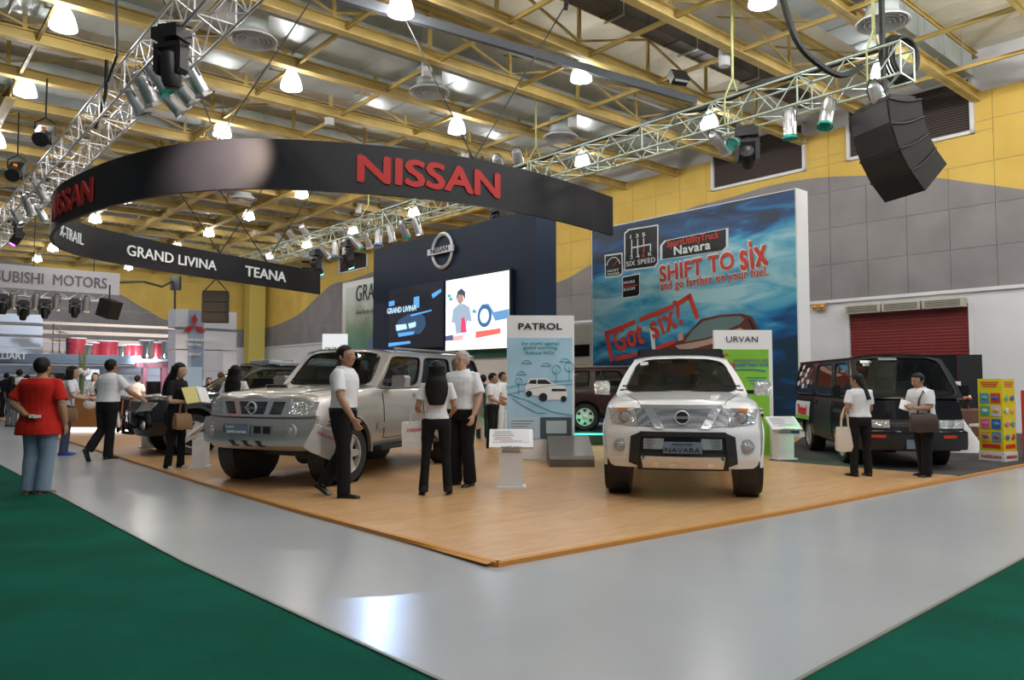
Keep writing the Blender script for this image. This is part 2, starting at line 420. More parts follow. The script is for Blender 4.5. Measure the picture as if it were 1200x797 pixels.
M['wall_paint_a'] = paintmat('yellow_grey_wave_a', bpts, EB, 3, 60)
apts = [onb(*q, BW) for q in [(0, 303), (70, 318), (137, 343), (170, 362), (205, 378), (300, 386)]]
M['wall_paint_b'] = paintmat('yellow_grey_wave_b', apts, EA, -10, 26)

def local_a(a): return dict(loc=hall(a, 0), rz=RA)      # local x = -B, local -y faces the hall
def local_b(b): return dict(loc=hall(0, b), rz=RB)      # local x = A
wr_ = MB()
# right wall with the opening of the roller door
(d0, _), (d1, zt_) = ona(995, 400, AW), ona(1134.5, 350, AW)
ZT = 3.62
def wbox(mb, x0, x1, z0, z1, y0=.05, y1=.35): mb.box(((x0 + x1) / 2, (y0 + y1) / 2, (z0 + z1) / 2), (x1 - x0, y1 - y0, z1 - z0))
wbox(wr_, -62, -d0, 0, 4.0); wbox(wr_, -d1, 2, 0, 4.0); wbox(wr_, -d0, -d1, ZT, 4.0); wbox(wr_, -62, 2, 4.0, 11.4)
WR = struct(wr_.build('wall_right', 'white_paint', **local_a(AW)), 'white, grey and yellow right hall wall')
wb_ = MB(); wbox(wb_, -26, 24.3, 0, 11.4)
WB = struct(wb_.build('wall_back', 'white_paint', **local_b(BW)), 'yellow and grey back hall wall')
def panel_me(name, mt, w=1.19, h=1.19):
    b = MB(); b.box((0, .01, 0), (w, .04, h)); o = b.build(name, mt); me = o.data; bpy.data.objects.remove(o); return me
pme = {}
def addpanel(parent, x, z, w, h, mt):
    k = (round(w, 2), round(h, 2), mt)
    if k not in pme: pme[k] = panel_me('acoustic_panel', mt, w - .014, h - .014)
    o = bpy.data.objects.new('acoustic_panel', pme[k]); COL.objects.link(o); o.parent = parent; o.location = (x, .03, z); return o
louv = [((836, 217), (943, 191), (943, 140)), ((995, 180), (1140, 151), (1140, 88)), ((353, 345), (379, 322), (379, 297)), ((398, 320), (431, 310), (431, 279))]
LB = []
for (p0, p1, p2) in louv:
    b0, z0 = ona(*p0, AW); b1, z1 = ona(*p1, AW); _, z2 = ona(*p2, AW); LB.append([b0, b1, 8.52, 10.12])
zs = [(4.03, 5.2), (5.2, 6.4), (6.4, 7.6), (7.6, 8.8), (8.8, 9.65)]
b = 3.6
while b < 59.5:
    for z0, z1 in zs: 
        if any(z1 > q[2] and b < q[0] and b + 1.2 > q[1] for q in LB) and z0 > 8: continue
        if any(b < q[0] and b + 1.2 > q[1] for q in LB) and z1 > 8.5: continue
        if 3 < b: addpanel(WR, -(b + .6), (z0 + z1) / 2, 1.2, z1 - z0, 'wall_paint_a')
    b += 1.2
# infill strips round the louvres keep the paint continuous
for q in LB:
    n0 = math.floor((q[1] - 3.6) / 1.2) * 1.2 + 3.6; n1 = math.ceil((q[0] - 3.6) / 1.2) * 1.2 + 3.6
    addpanel(WR, -(n0 + q[1]) / 2, 9.225, max(.05, q[1] - n0), .85, 'wall_paint_a'); addpanel(WR, -(n1 + q[0]) / 2, 9.225, max(.05, n1 - q[0]), .85, 'wall_paint_a')
    addpanel(WR, -(n0 + n1) / 2, 8.06, n1 - n0, .92, 'wall_paint_a')
    addpanel(WR, -(n0 + q[1]) / 2, 8.66, max(.05, q[1] - n0), .28, 'wall_paint_a'); addpanel(WR, -(n1 + q[0]) / 2, 8.66, max(.05, n1 - q[0]), .28, 'wall_paint_a')
a = -8.1
while a < 23.5:
    for z0, z1 in zs: addpanel(WB, a + .6, (z0 + z1) / 2, 1.2, z1 - z0, 'wall_paint_b')
    a += 1.2
M['louvre'] = mat('brown_louvre', (.10, .075, .07), .6)
for i, q in enumerate(LB):
    wdt = q[0] - q[1]
    t_ = thing('wall_louvre', ['large dark brown louvre above the blue poster wall', 'large dark brown louvre on the right wall behind the hanging line array', 'small far louvre on the right wall nearest the hall corner', 'small far louvre just left of the tall navy screen wall'][i], 'louvre', hall(AW, (q[0] + q[1]) / 2, q[2]), RA)
    f = MB(); H = q[3] - q[2]
    for x in (-wdt / 2, wdt / 2): f.box((x, -.02, H / 2), (.1, .14, H + .1))
    for z in (0, H): f.box((0, -.02, z), (wdt + .1, .14, .1))
    f.build('frame', 'white_paint', t_)
    s = MB(); k = int(H / .075)
    for j in range(k): s.box((0, .0, (j + .5) * H / k), (wdt - .08, .012, .075), rot=Matrix.Rotation(R(-35), 3, 'X'))
    s.build('slats', 'louvre', t_, kind='stuff')
    bk = MB(); bk.box((0, .04, H / 2), (wdt, .02, H)); bk.build('backing', 'black', t_)
tm = MB(); wbox(tm, -60, 2, 3.93, 4.03, -.05, .05); struct(tm.build('trim_1', 'white_paint', **local_a(AW)), 'white ledge under the grey wall panels')
# column near the hall corner
cm = MB(); cm.box((0, 0, 5.6), (1.25, 1.0, 11.2)); q = onb(298, 400, 57.5)
struct(cm.build('column', mat('column_yellow', (.55, .44, .10), .7, var=.06), loc=hall(q[0], 57.5), rz=RB), 'olive yellow column in the far corner of the hall')
# roller shutter door
dr = thing('roller_door', 'dark red roller shutter door in the right white wall', 'shutter', hall(AW, (d0 + d1) / 2), RA)
dr.name = 'door_1'; dr['kind'] = 'structure'
DW = d0 - d1
b_ = MB(); b_.box((0, 0, 0), (DW, .03, .088)); b_.tube((-DW / 2, -.02, .03), (DW / 2, -.02, .03), .022, 6)
M['red_shutter'] = mat('red_shutter', (.20, .022, .022), .5, var=.1)
s0 = b_.build('shutter_slat', 'red_shutter', dr); s0.location = (0, .12, .05)
for k in range(1, 38): c = dup(s0, parent=dr); c.location = (0, .12, .05 + k * .095)
jm = MB(); 
for x in (-DW / 2 - .06, DW / 2 + .06): jm.box((x, .1, ZT / 2), (.14, .2, ZT))
jm.build('jamb', 'white_paint', dr)
M['beige'] = mat('beige_grille', (.50, .46, .38), .5)
for k in range(3):
    x = -DW / 2 + DW * (k + .5) / 3
    t_ = thing('air_curtain', ['leftmost', 'middle', 'rightmost'][k] + ' of the three beige air curtain units over the red shutter', 'air curtain', hall(AW, (d0 + d1) / 2 - x, ZT), RA, None)
    c = MB(); c.box((0, -.16, .02), (DW / 3 - .06, .32, .26)); c.build('casing', 'beige', t_)
    g = MB()
    for j in range(4): g.box((0, -.33, -.06 + j * .05), (DW / 3 - .2, .012, .02))
    g.build('grille', 'duct_dark', t_)
q = ona(962, 360, AW)
t_ = thing('emergency_light', 'small amber emergency light on the white wall left of the red shutter', 'lamp', hall(AW - .1, q[0], q[1]), RA)
c = MB(); c.box((0, 0, 0), (.42, .14, .2)); c.build('housing', mat('tan_box', (.45, .30, .1), .5), t_)
c = MB(); c.ball((-.12, -.09, 0), .07); c.ball((.12, -.09, 0), .07); c.build('lamp_head', 'amber', t_)

# ------------------------------------------------------------------ roof
cl = MB(); cl.box((7.5, 33, 11.0), (35, 62, .1)); CE = struct(cl.build('ceiling', 'roof', rz=RB), 'insulated cream roof deck over steel trusses')
rp = MB(); rp.grid(lambda u, v: (-.5 + u, -30 + 60 * v, .03 * abs(math.sin(u * math.pi))), 6, 1, thick=(0, 0, .01))
r0 = rp.build('roof_panel', 'roof', CE); r0.location = (0, 33, 10.86)
for k in [q for q in range(-9, 25) if q != 0]: c = r0.copy(); COL.objects.link(c); c.location = (k, 33, 10.86)
def web(mb, L, z0, z1, step, x0=-7.89):
    n = int((L - x0) / step)
    for i in range(n + 1):
        mb.box((x0 + i * step, 0, (z0 + z1) / 2), (.09, .06, z1 - z0))
        if i < n:
            a, b = (x0 + i * step, 0, z0 + .1), (x0 + (i + 1) * step, 0, z1 - .05)
            if i % 2: a, b = (x0 + i * step, 0, z1 - .05), (x0 + (i + 1) * step, 0, z0 + .1)
            mb.tube(a, b, .038, 4)
def chord(mb, x0, x1, z, h, w):
    mb.box(((x0 + x1) / 2, 0, z + h - .012), (x1 - x0, w, .024)); mb.box(((x0 + x1) / 2, 0, z + .012), (x1 - x0, w, .024)); mb.box(((x0 + x1) / 2, 0, z + h / 2), (x1 - x0, .03, h))
A0, A1 = -9.5, 23.95
NT = 21
ORD = ['nearest the camera'] + [q + ' from the camera' for q in 'second third fourth fifth sixth seventh eighth ninth tenth eleventh twelfth thirteenth fourteenth fifteenth sixteenth seventeenth eighteenth nineteenth twentieth'.split()] + ['farthest from the camera']
bs = [23.35 - 2.63 * k for k in range(7, -1, -1)] + [23.35 + 2.63 * k for k in range(1, 14)]
tt = thing('roof_truss', 'yellow steel roof truss running to the right wall, ' + ORD[0], 'roof truss', hall(0, bs[0], 0), RB, 'yellow roof trusses under the deck')
c = MB(); chord(c, A0, A1, 9.36, .28, .24); c.build('bottom_chord', 'yellow_steel', tt)
c = MB(); chord(c, A0, A1, 10.62, .16, .16); c.build('top_chord', 'yellow_dark', tt)
c = MB(); web(c, A1 - .4, 9.65, 10.62, 2.63); c.build('web_bracing', 'yellow_steel', tt, kind='stuff')
for k, bb in enumerate(bs[1:]): dup(tt, loc=hall(0, bb, 0), label='yellow steel roof truss running to the right wall, ' + ORD[k + 1])
tie = thing('cross_beam', 'yellow cross beam tying the roof trusses, leftmost of eight', 'beam', hall(2.9, 0, 0), RB + math.pi / 2, 'yellow cross beams along the hall')
c = MB(); chord(c, 3, 25, 9.45, .10, .07); c.build('light_beam', 'yellow_steel', tie)
c = MB(); chord(c, 25, 59.9, 9.3, .34, .26); c.build('heavy_beam', 'yellow_steel', tie)
c = MB()
k = 3
while k < 58:
    c.tube((k, 0, 9.5), (k + 2.63, 0, 10.6), .03, 4); k += 5.26
c.build('knee_brace', 'yellow_dark', tie, kind='stuff')
for a_, q_ in zip((5.55, 8.2, 10.85, 13.5, 16.15, 18.8, 21.45), ('second from the left', 'third from the left', 'fourth from the left', 'fifth from the left', 'sixth from the left', 'seventh from the left', 'rightmost of eight')): dup(tie, loc=hall(a_, 0, 0), label='yellow cross beam tying the roof trusses, ' + q_)

# ducts with hangers
def duct(bpos, z, w_, h_, name, label, rnd=False, mt='duct', mt2=None, a0=-8, a1=22.5):
    t_ = thing(name, label, 'duct', hall(0, bpos, z), RB)
    c = MB()
    if rnd: c.tube((a0, 0, 0), (a1, 0, 0), w_ / 2, 16)
    else: c.box(((a0 + a1) / 2, 0, 0), (a1 - a0, w_, h_))
    c.build('duct_body', mt, t_, smooth=rnd)
    s = MB(); a_ = a0 + 1.2
    while a_ < a1:
        if rnd: s.tube((a_ - .02, 0, 0), (a_ + .02, 0, 0), w_ / 2 + .02, 16)
        else: s.box((a_, 0, 0), (.03, w_ + .03, h_ + .03))
        a_ += 1.2
    s.build('seam_flange', mt, t_, kind='stuff')
    g = MB(); a_ = a0 + 1.6
    while a_ < a1:
        g.tube((a_, w_ / 2 + .05, -h_ / 2 - .05), (a_, w_ / 2 + .05, 10.84 - z), .012, 4); g.tube((a_, -w_ / 2 - .05, -h_ / 2 - .05), (a_, -w_ / 2 - .05, 10.84 - z), .012, 4)
        g.box((a_, 0, -h_ / 2 - .05), (.04, w_ + .14, .03)); a_ += 2.9
    g.build('hanger', 'alu', t_, kind='stuff')
    return t_
dl_ = ['nearest low silver air duct over the right bays', 'low flat silver duct next to the second row of round diffusers', 'blue-grey flat silver duct beyond the row of round diffusers', 'round silver duct crossing the upper left of the roof', 'flat silver duct behind the round duct', 'far silver duct over the middle of the ring banner', 'far round duct past the ring banner', 'farthest flat silver duct before the back wall', 'dark narrow duct above the white pickup', 'farthest round duct near the back wall']
duct(8.0, 10.1, 1.3, .6, 'air_duct', dl_[0], a0=9, a1=23); duct(17.35, 10.1, 1.5, .6, 'air_duct', dl_[1]); duct(19.9, 10.2, 1.2, .55, 'air_duct', dl_[2])
duct(25.0, 10.1, .85, .85, 'air_duct', dl_[3], rnd=True); duct(27.5, 10.15, 1.4, .5, 'air_duct', dl_[4]); duct(33.2, 10.1, 1.5, .6, 'air_duct', dl_[5])
duct(38.2, 10.1, .9, .9, 'air_duct', dl_[6], rnd=True); duct(43.2, 10.1, 1.5, .6, 'air_duct', dl_[7]); duct(11.9, 10.35, .5, .5, 'air_duct', dl_[8], mt='duct_dark', a0=6)
duct(49.0, 10.1, .9, .9, 'air_duct', dl_[9], rnd=True)
def pipe_run(b_, z, r, lab, mt='alu'):
    c = MB(); c.tube((-1, 0, 0), (23.9, 0, 0), r, 6); o = c.build('pipe', mt, loc=hall(0, b_, z), rz=RB); tag(o, lab, 'pipe')
pipe_run(22.2, 9.9, .035, 'thin pale sprinkler pipe between the second and third trusses'); pipe_run(14.4, 9.75, .04, 'thin grey pipe passing over the green tinted lamp'); pipe_run(30.9, 9.8, .05, 'thin pipe over the middle of the ring banner'); pipe_run(36.2, 9.9, .05, 'thin far pipe past the ring banner')
# dark conduit rail crossing the roof (upper middle of the photograph)
c = MB(); q0 = onz(395, -5, 9.15); q1 = onz(815, 118, 9.15); c.box(((q0 + q1) / 2), ((q1 - q0).length, .12, .2), rz=math.atan2((q1 - q0).y, (q1 - q0).x)); tag(c.build('cable_tray', mat('tray_grey', (.10, .11, .13), .5)), 'dark grey cable tray crossing the roof beside the green lamp', 'cable tray')

# round diffusers
dfm = None
for i, (px, py) in enumerate([(296, 42), (503, 103), (657, 156), (1034, 22), (285, 228), (365, 296)]):
    z = 9.1; q = onz(px, py + 6, z)
    lab = ['round silver ceiling diffuser at the upper left near the top', 'round silver diffuser with a white cylinder beside it, above the red banner lettering', 'round silver diffuser left of the lighting truss, partly hidden', 'round silver diffuser at the top right above the line array', 'far round diffuser seen through the ring banner', 'farthest round diffuser seen through the ring banner'][i]
    t_ = thing('round_diffuser', lab, 'diffuser', q)
    c = MB(); c.lathe([(.34, .12), (.34, .66)], 20); c.build('neck', 'duct', t_, smooth=True)
    c = MB(); c.lathe([(.36, .14), (.52, 0), (.55, 0), (.55, .03), (.38, .17)], 24, caps=False); c.build('rim', 'white_paint', t_, smooth=True)
    for r_ in (.10, .20, .30, .40):
        c = MB(); c.lathe([(r_, .10), (r_ + .06, .0), (r_ + .065, .01), (r_ + .01, .11)], 20, caps=False); c.build('cone_ring', 'white_paint', t_, smooth=True)
    c = MB(); c.lathe([(.33, .14), (.33, .15)], 20); c.build('throat', 'black', t_)
for i, (px, py) in enumerate([(500, 86), (386, 142), (849, 73), (671, 145), (545, 184), (420, 245), (300, 270)]):
    z = 9.15; q = onz(px, py + 5, z)
    c = MB(); c.lathe([(.13, 0), (.14, .02), (.14, .42), (.1, .45)], 16); c.tube((0, 0, .45), (0, 0, .9), .02)
    tag(c.build('ceiling_speaker', 'white_paint', smooth=True, loc=q), ['white cylinder hanging left of the middle diffuser', 'white cylinder hanging above the ring banner, left of its lettering', 'white cylinder hanging below the right yellow trusses', 'white cylinder near the half hidden diffuser', 'white cylinder just above the banner lettering', 'far white cylinder seen under the banner', 'farthest white cylinder seen under the banner'][i], 'ceiling speaker')

# high bay lamps on their grid
def bay_lamp(first=[None]):
    if first[0]: return dup(first[0])
    t_ = thing('high_bay_lamp', 'x', 'lamp')
    c = MB(); c.lathe([(.09, .42), (.13, .46), (.13, .72), (.07, .76)], 14); c.tube((0, 0, .76), (0, 0, 1.1), .02); c.build('ballast', 'alu', t_, smooth=True)
    c = MB(); c.lathe([(.11, .44), (.15, .40), (.22, .26), (.27, .08), (.275, 0), (.265, 0), (.21, .25), (.14, .38)], 20, caps=False); c.build('shade', 'lamp_shade', t_, smooth=True)
    c = MB(); c.ball((0, 0, .0), (.1, .1, .1), 12, 8); c.build('bulb', 'white_glow', t_, smooth=True)
    first[0] = t_; return t_
lampdata = bpy.data.lights.new('high_bay_light', 'POINT'); lampdata.energy = LAMP_POWER * 6; lampdata.shadow_soft_size = .14; lampdata.color = (1, .985, .95)
row = {0: 'leftmost row', 1: 'second row from the left', 2: 'third row from the left', 3: 'row nearest the right wall'}
dist = ['nearest the camera', 'second from the camera', 'third from the camera', 'fourth from the camera', 'fifth from the camera', 'sixth from the camera', 'seventh from the camera', 'eighth from the camera', 'ninth from the camera', 'farthest']
for i, a_ in enumerate((3.05, 8.25, 13.6, 19.1)):
    for j, b_ in enumerate((8.1, 13.2, 18.5, 23.5, 29.3, 35.0, 40.4, 45.7, 51.0, 56.2)):
        pos = hall(a_, b_, 9.0)
        u_ = 600 + FPX * pos.x / pos.y
        green = (i == 2 and j == 1)
        if u_ > -60:
            t_ = bay_lamp(); t_.location = pos; t_['label'] = ('green tinted ' if green else 'glowing white ') + 'high bay lamp, ' + dist[j] + ' in the ' + row[i]
            if not green: t_['group'] = 'high bay lamps'
            if green:
                if 'group' in t_: del t_['group']
                for ch in t_.children:
                    if ch.name.startswith('shade'): ch.data = ch.data.copy(); ch.data.materials[0] = M['lamp_green']
                    if ch.name.startswith('bulb'): ch.data = ch.data.copy(); ch.data.materials[0] = emat('green_bulb', (.55, 1, .75), 4)
        if j < 9 and (j < 5 or j % 2 == 0):
            l = bpy.data.objects.new('high_bay_light', lampdata); COL.objects.link(l); l.location = pos + Vector((0, 0, .0))

for a_ in (3.05, 8.25, 13.6, 19.1):
    for b_ in (2.9, -2.4, -7.7):
        l = bpy.data.objects.new('high_bay_light', lampdata); COL.objects.link(l); l.location = hall(a_, b_, 9.0)
# translucent prismatic shade: part of the light passes through
m_, nt, p = M['lamp_shade'], M['lamp_shade'].node_tree, None
for key in ('lamp_shade', 'lamp_green'):
    nt = M[key].node_tree; out = nt.nodes['Material Output']; pr_ = nt.nodes['Principled BSDF']
    tr_ = nt.nodes.new('ShaderNodeBsdfTransparent'); mx = nt.nodes.new('ShaderNodeMixShader'); mx.inputs[0].default_value = .5
    nt.links.new(tr_.outputs[0], mx.inputs[1]); nt.links.new(pr_.outputs[0], mx.inputs[2]); nt.links.new(mx.outputs[0], out.inputs[0])
# ------------------------------------------------------------------ ring banner
ZB, ZTOP = 4.9, 5.83
rb = [(2.41, 18.19), (0.74, 16.25), (-1.01, 14.86), (-2.7, 14.1), (-4.68, 13.73), (-6.02, 13.98), (-7.12, 14.5), (-8.22, 15.23), (-9.39, 16.23), (-10.2, 17.0), (-10.95, 17.95), (-11.55, 18.9), (-12.0, 20.06), (-12.1, 21.6), (-11.3, 24.0), (-10.4, 25.9), (-9.39, 27.8), (-7.84, 30.8)]
RING = catmull([(x, y, 0) for x, y in rb], 5)
seg = [0]
for a_, b_ in zip(RING, RING[1:]): seg.append(seg[-1] + (b_ - a_).length)
def ringpt(s_, off=0):
    s_ = max(0.001, min(seg[-1] - .001, s_))
    for i in range(len(seg) - 1):
        if s_ <= seg[i + 1]:
            t_ = (s_ - seg[i]) / (seg[i + 1] - seg[i]); p_ = RING[i].lerp(RING[i + 1], t_); d_ = (RING[i + 1] - RING[i]).normalized(); break
    n_ = Vector((d_.y, -d_.x, 0))        # points to the inside of the ring
    return p_, d_, n_
def near_s(x, y): 
    best = min(range(len(RING)), key=lambda i: (RING[i] - Vector((x, y, 0))).length); return seg[best]
c = MB()
N_ = 110
rr = []
for i in range(N_ + 1):
    p_, d_, n_ = ringpt(seg[-1] * i / N_)
    rr.append([p_ + n_ * .04 + Vector((0, 0, ZB)), p_ - n_ * .04 + Vector((0, 0, ZB)), p_ - n_ * .04 + Vector((0, 0, ZTOP)), p_ + n_ * .04 + Vector((0, 0, ZTOP))])
c.rings(rr)
M['banner_black'] = mat('banner_vinyl', (.010, .011, .016), .5, var=.25, vscale=.8, spec=.3)
RT = thing('ring_banner', 'huge dark curved banner ring with red and white lettering hung over the stand', 'banner', (0, 0, 0))
c.build('banner_band', 'banner_black', RT, smooth=True, ang=50)
def ring_text(body, s_c, size, sx, outside, mt, z=None, bold=.02, spacing=1.0):
    z = z if z is not None else (ZB + ZTOP) / 2 - size * .35
    def fn(q):
        # s grows from the right end over the near side to the left: outside text reads with decreasing s
        p_, d_, n_ = ringpt(s_c - q.x if outside else s_c + q.x)
        return p_ + (n_ * -1 if outside else n_) * (.045 - q.y) + Vector((0, 0, z + q.z))
    m_ = MB(); m_.text(body, (0, 0, 0), size, sx, depth=.025, bold=bold, fn=fn, spacing=spacing); return m_.build('lettering', mt, RT)
def s_at_px(px, y0, y1):
    best = None
    for i in range(2000):
        s_ = seg[-1] * i / 2000; p_, _, _ = ringpt(s_)
        if y0 <= p_.y <= y1 and (p_.x < 3):
            e_ = abs(600 + FPX * p_.x / p_.y - px)
            if best is None or e_ < best[0]: best = (e_, s_)
    return best[1]
M['red_sign'] = mat('red_sign_face', (.42, .018, .016), .5, spec=.3)
M['white_sign'] = mat('white_sign_face', (.82, .88, .92), .35)
ring_text('NISSAN', s_at_px(507, 10, 17.5), .70, 1.28, True, 'red_sign', bold=.035)
ring_text('NISSAN', s_at_px(76, 10, 18.5), .70, 1.28, True, 'red_sign', bold=.035)
sl = ring_text('X-TRAIL', s_at_px(78, 21, 26) - .55, .44, .95, False, 'white_sign', bold=.01)
ring_text('GRAND LIVINA', s_at_px(198, 21, 31), .46, 1.14, False, 'white_sign', bold=.01)
ring_text('TEANA', s_at_px(309, 21, 31), .52, 1.2, False, 'white_sign', bold=.02)
# suspension wires
def wire(name, pts, r, label, mt='cable', cat='cable'):
    c_ = MB(); c_.path(pts, r, 5); o_ = c_.build(name, mt); tag(o_, label, cat); return o_
hang = [(252, 231, 10.5), (333, 10, 11)]
for k, (px_, lab) in enumerate([(250, 'black suspension wires in a V at the near left of the ring'), (555, 'black suspension wires in a V above the red lettering')]):
    p_, _, _ = ringpt(s_at_px(px_, 10, 18.5)); top = Vector((p_.x, p_.y, ZTOP))
    c_ = MB(); v1 = Vector((-1.6, .8, 3.45)); v2 = Vector((1.9, .5, 3.45))
    c_.tube(top, top + v1, .014, 5); c_.tube(top, top + v2, .014, 5); c_.box(top + v1, (.08, .3, .12)); c_.box(top + v2, (.08, .3, .12))
    tag(c_.build('suspension_wire', 'cable'), lab, 'cable')
for k, px_ in enumerate((255, 310)):
    p_, _, _ = ringpt(s_at_px(px_, 21, 31)); top = Vector((p_.x, p_.y, ZTOP)); c_ = MB()
    c_.tube(top, top + Vector((-2.2, -.4, 3.45)), .02, 5); c_.tube(top, top + Vector((2.0, .4, 3.45)), .02, 5); c_.tube(top, top + Vector((-.1, .1, .25)), .03, 5)
    tag(c_.build('suspension_wire', 'cable'), 'black V of wires on the far side of the ring ' + ('over LIVINA', 'over TEANA')[k], 'cable')

# ------------------------------------------------------------------ lighting trusses
def box_truss(name, label, p0, p1, s=.52, mt='alu', step=.5):
    p0 = Vector(p0); p1 = Vector(p1); L = (p1 - p0).length; rz = math.atan2(p1.y - p0.y, p1.x - p0.x)
    t_ = thing(name, label, 'truss', p0, rz)
    h = s / 2; n = int(L / step); st = L / n
    for y in (-h, h):
        for z in (-h, h): c_ = MB(); c_.tube((0, y, z), (L, y, z), .026, 8); c_.build('chord', mt, t_, smooth=True)
    c_ = MB()
    for i in range(n):
        a, b = i * st, (i + 1) * st
        for y in (-h, h):
            c_.tube((a, y, -h if i % 2 else h), (b, y, h if i % 2 else -h), .013, 4, caps=False)
        for z in (-h, h):
            c_.tube((a, -h if i % 2 else h, z), (b, h if i % 2 else -h, z), .013, 4, caps=False)
        if i % 4 == 0:
            for q in (((a, -h, -h), (a, h, -h)), ((a, h, -h), (a, h, h)), ((a, h, h), (a, -h, h)), ((a, -h, h), (a, -h, -h))): c_.tube(*q, .016, 4, caps=False)
    c_.build('lattice', mt, t_, kind='stuff')
    return t_
TL = box_truss('lighting_truss', 'silver lattice lighting truss running down the upper left of the hall', hall(3.9, 3.5, 7.2), hall(3.9, 40, 7.2), .62)
TR_ = box_truss('lighting_truss', 'long pale green-tinted lattice lighting truss over the right of the stand', hall(14.5, 5.7, 7.3), hall(14.5, 42, 7.3), .60, 'alu_green')
c_ = MB(); pts = [hall(14.5 + .12 * math.sin(i * 1.7), 6.2 + i * .8, 7.72 + .04 * math.sin(i * 2.3)) for i in range(24)]; c_.path(pts, .07, 6)
tag(c_.build('cable_bundle', 'cable', smooth=True), 'thick black cable bundle lying along the right lighting truss', 'cable')
# hoist slings that carry the trusses
for (a_, b_, lab) in [(14.5, 9.4, 'second from its right end'), (14.5, 15.9, 'behind the right end of the ring banner'), (14.5, 25.4, 'above the navy screen wall'), (14.5, 6.3, 'at its right end')]:
    c_ = MB(); base = hall(a_, b_, 7.62)
    c_.tube(base + Vector((0, 0, .5)), base + Vector((0, 0, 2.3)), .03, 6)
    for d_ in (-1, 1):
        c_.tube(base + Vector((0, 0, .5)), hall(a_ + .32 * d_, b_, 7.6), .02, 5); c_.tube(hall(a_ + .32 * d_, b_, 7.6), hall(a_ + .32 * d_, b_, 6.98), .02, 5)
    c_.tube(hall(a_ - .32, b_, 6.98), hall(a_ + .32, b_, 6.98), .02, 5)
    tag(c_.build('truss_sling', mat('sling', (.35, .38, .16), .7)), 'olive lifting sling holding the right lighting truss, ' + lab, 'sling')

def par_can(loc, yaw, tilt, gel=None, label='', L=.42, r=.12, first={}):
    k = ('p', gel, round(L, 2))
    if k in first: t_ = dup(first[k])
    else:
        t_ = thing('par_can', '', 'stage light'); c_ = MB()
        c_.lathe([(.05, .32), (r * .8, .28), (r, .12), (r, -L + .2)], 14, ax='Z', caps=True); c_.build('body', 'alu', t_, smooth=True)
        c_ = MB(); c_.lathe([(r * .85, -L + .2), (r * .85, -L + .195)], 14); c_.build('lens', {'red': 'redlens', 'green': 'gel_green', None: 'black_gloss', 'blue': 'gel_blue'}[gel], t_)
        c_ = MB(); c_.lathe([(r * 1.02, -L + .24), (r * 1.25, -L + .18), (r * 1.25, -L + .16), (r, -L + .2)], 8, caps=False); c_.build('gel_frame', {'red': 'alu', 'green': 'gel_green', None: 'alu', 'blue': 'gel_blue'}[gel], t_)
        c_ = MB(); c_.path([(-r - .02, 0, .0), (-r - .02, 0, .2), (-r * .5, 0, .38), (r * .5, 0, .38), (r + .02, 0, .2), (r + .02, 0, 0)], .012, 4); c_.build('yoke', 'black', t_)
        first[k] = t_
    t_.location = loc; t_.rotation_euler = (tilt, 0, yaw); t_['label'] = label; return t_
M['gel_green'] = mat('green_gel', (.02, .35, .28), .15); M['gel_blue'] = mat('blue_gel', (.15, .3, .8), .15)
def moving_head(loc, yaw, tilt, label, s=1.0, glow=None):
    t_ = thing('moving_head_light', label, 'stage light', loc, yaw)
    c_ = MB(); c_.box((0, 0, .0), (.42 * s, .32 * s, .16 * s)); c_.box((0, 0, .11 * s), (.3 * s, .2 * s, .06 * s)); c_.tube((0, 0, -.08 * s), (0, 0, -.16 * s), .09 * s, 10); c_.build('base', 'black', t_)
    c_ = MB()
    for x in (-1, 1): c_.prism([(x * .22 * s, -.14 * s), (x * .22 * s, -.50 * s), (x * .17 * s, -.56 * s), (x * .15 * s, -.5 * s), (x * .15 * s, -.14 * s)], -.09 * s, .09 * s)
    c_.box((0, 0, -.16 * s), (.44 * s, .2 * s, .06 * s)); c_.build('yoke', 'black', t_)
    m_ = Matrix.Rotation(tilt, 3, 'X')
    c_ = MB(); c_.lathe([(.05 * s, .22 * s), (.13 * s, .18 * s), (.145 * s, .0), (.14 * s, -.2 * s), (.11 * s, -.28 * s)], 14, O=(0, 0, -.44 * s), frame=m_); c_.build('head', 'black', t_, smooth=True)
    c_ = MB(); o_ = Vector((0, 0, -.44 * s)) + m_ @ Vector((0, 0, -.285 * s)); c_.lathe([(.09 * s, 0), (.088 * s, -.01 * s)], 14, O=o_, frame=m_); c_.build('lens', glow or 'black_gloss', t_)
    return t_
# left truss: cluster of silver par cans
for i in range(7):
    b_ = 13.4 + i * .36
    par_can(hall(3.9 + (.42 if i % 2 else -.1), b_, 6.80), RA + .4 * math.sin(i * 2), R(38 + 12 * math.sin(i * 3)), None if i != 2 else 'green', 'silver par can in the cluster on the left truss, ' + ['nearest of seven', 'second nearest of seven', 'third nearest of seven', 'middle one of seven', 'fifth of seven', 'sixth of seven', 'farthest of seven'][i], L=.5, r=.13)
for i in range(5):
    par_can(hall(3.9 + (.3 if i % 2 else -.2), 25 + i * 1.1, 6.80), RA + .8 * math.sin(i), R(30), None, 'small silver par can at the far left end of the left truss, ' + ['nearest of five', 'second of five', 'third of five', 'fourth of five', 'farthest of five'][i], L=.5, r=.14)
moving_head(onz(201, 42, 6.78), RA + .6, R(10), 'large black moving head light hanging from the left truss near the top', 1.12)
pu = emat('purple_beam_lens', (.75, .1, 1), 20)
moving_head(hall(3.9, 30.6, 6.8), RA, R(-30), 'black moving head glowing purple at the left end of the left truss', 1.1, pu)
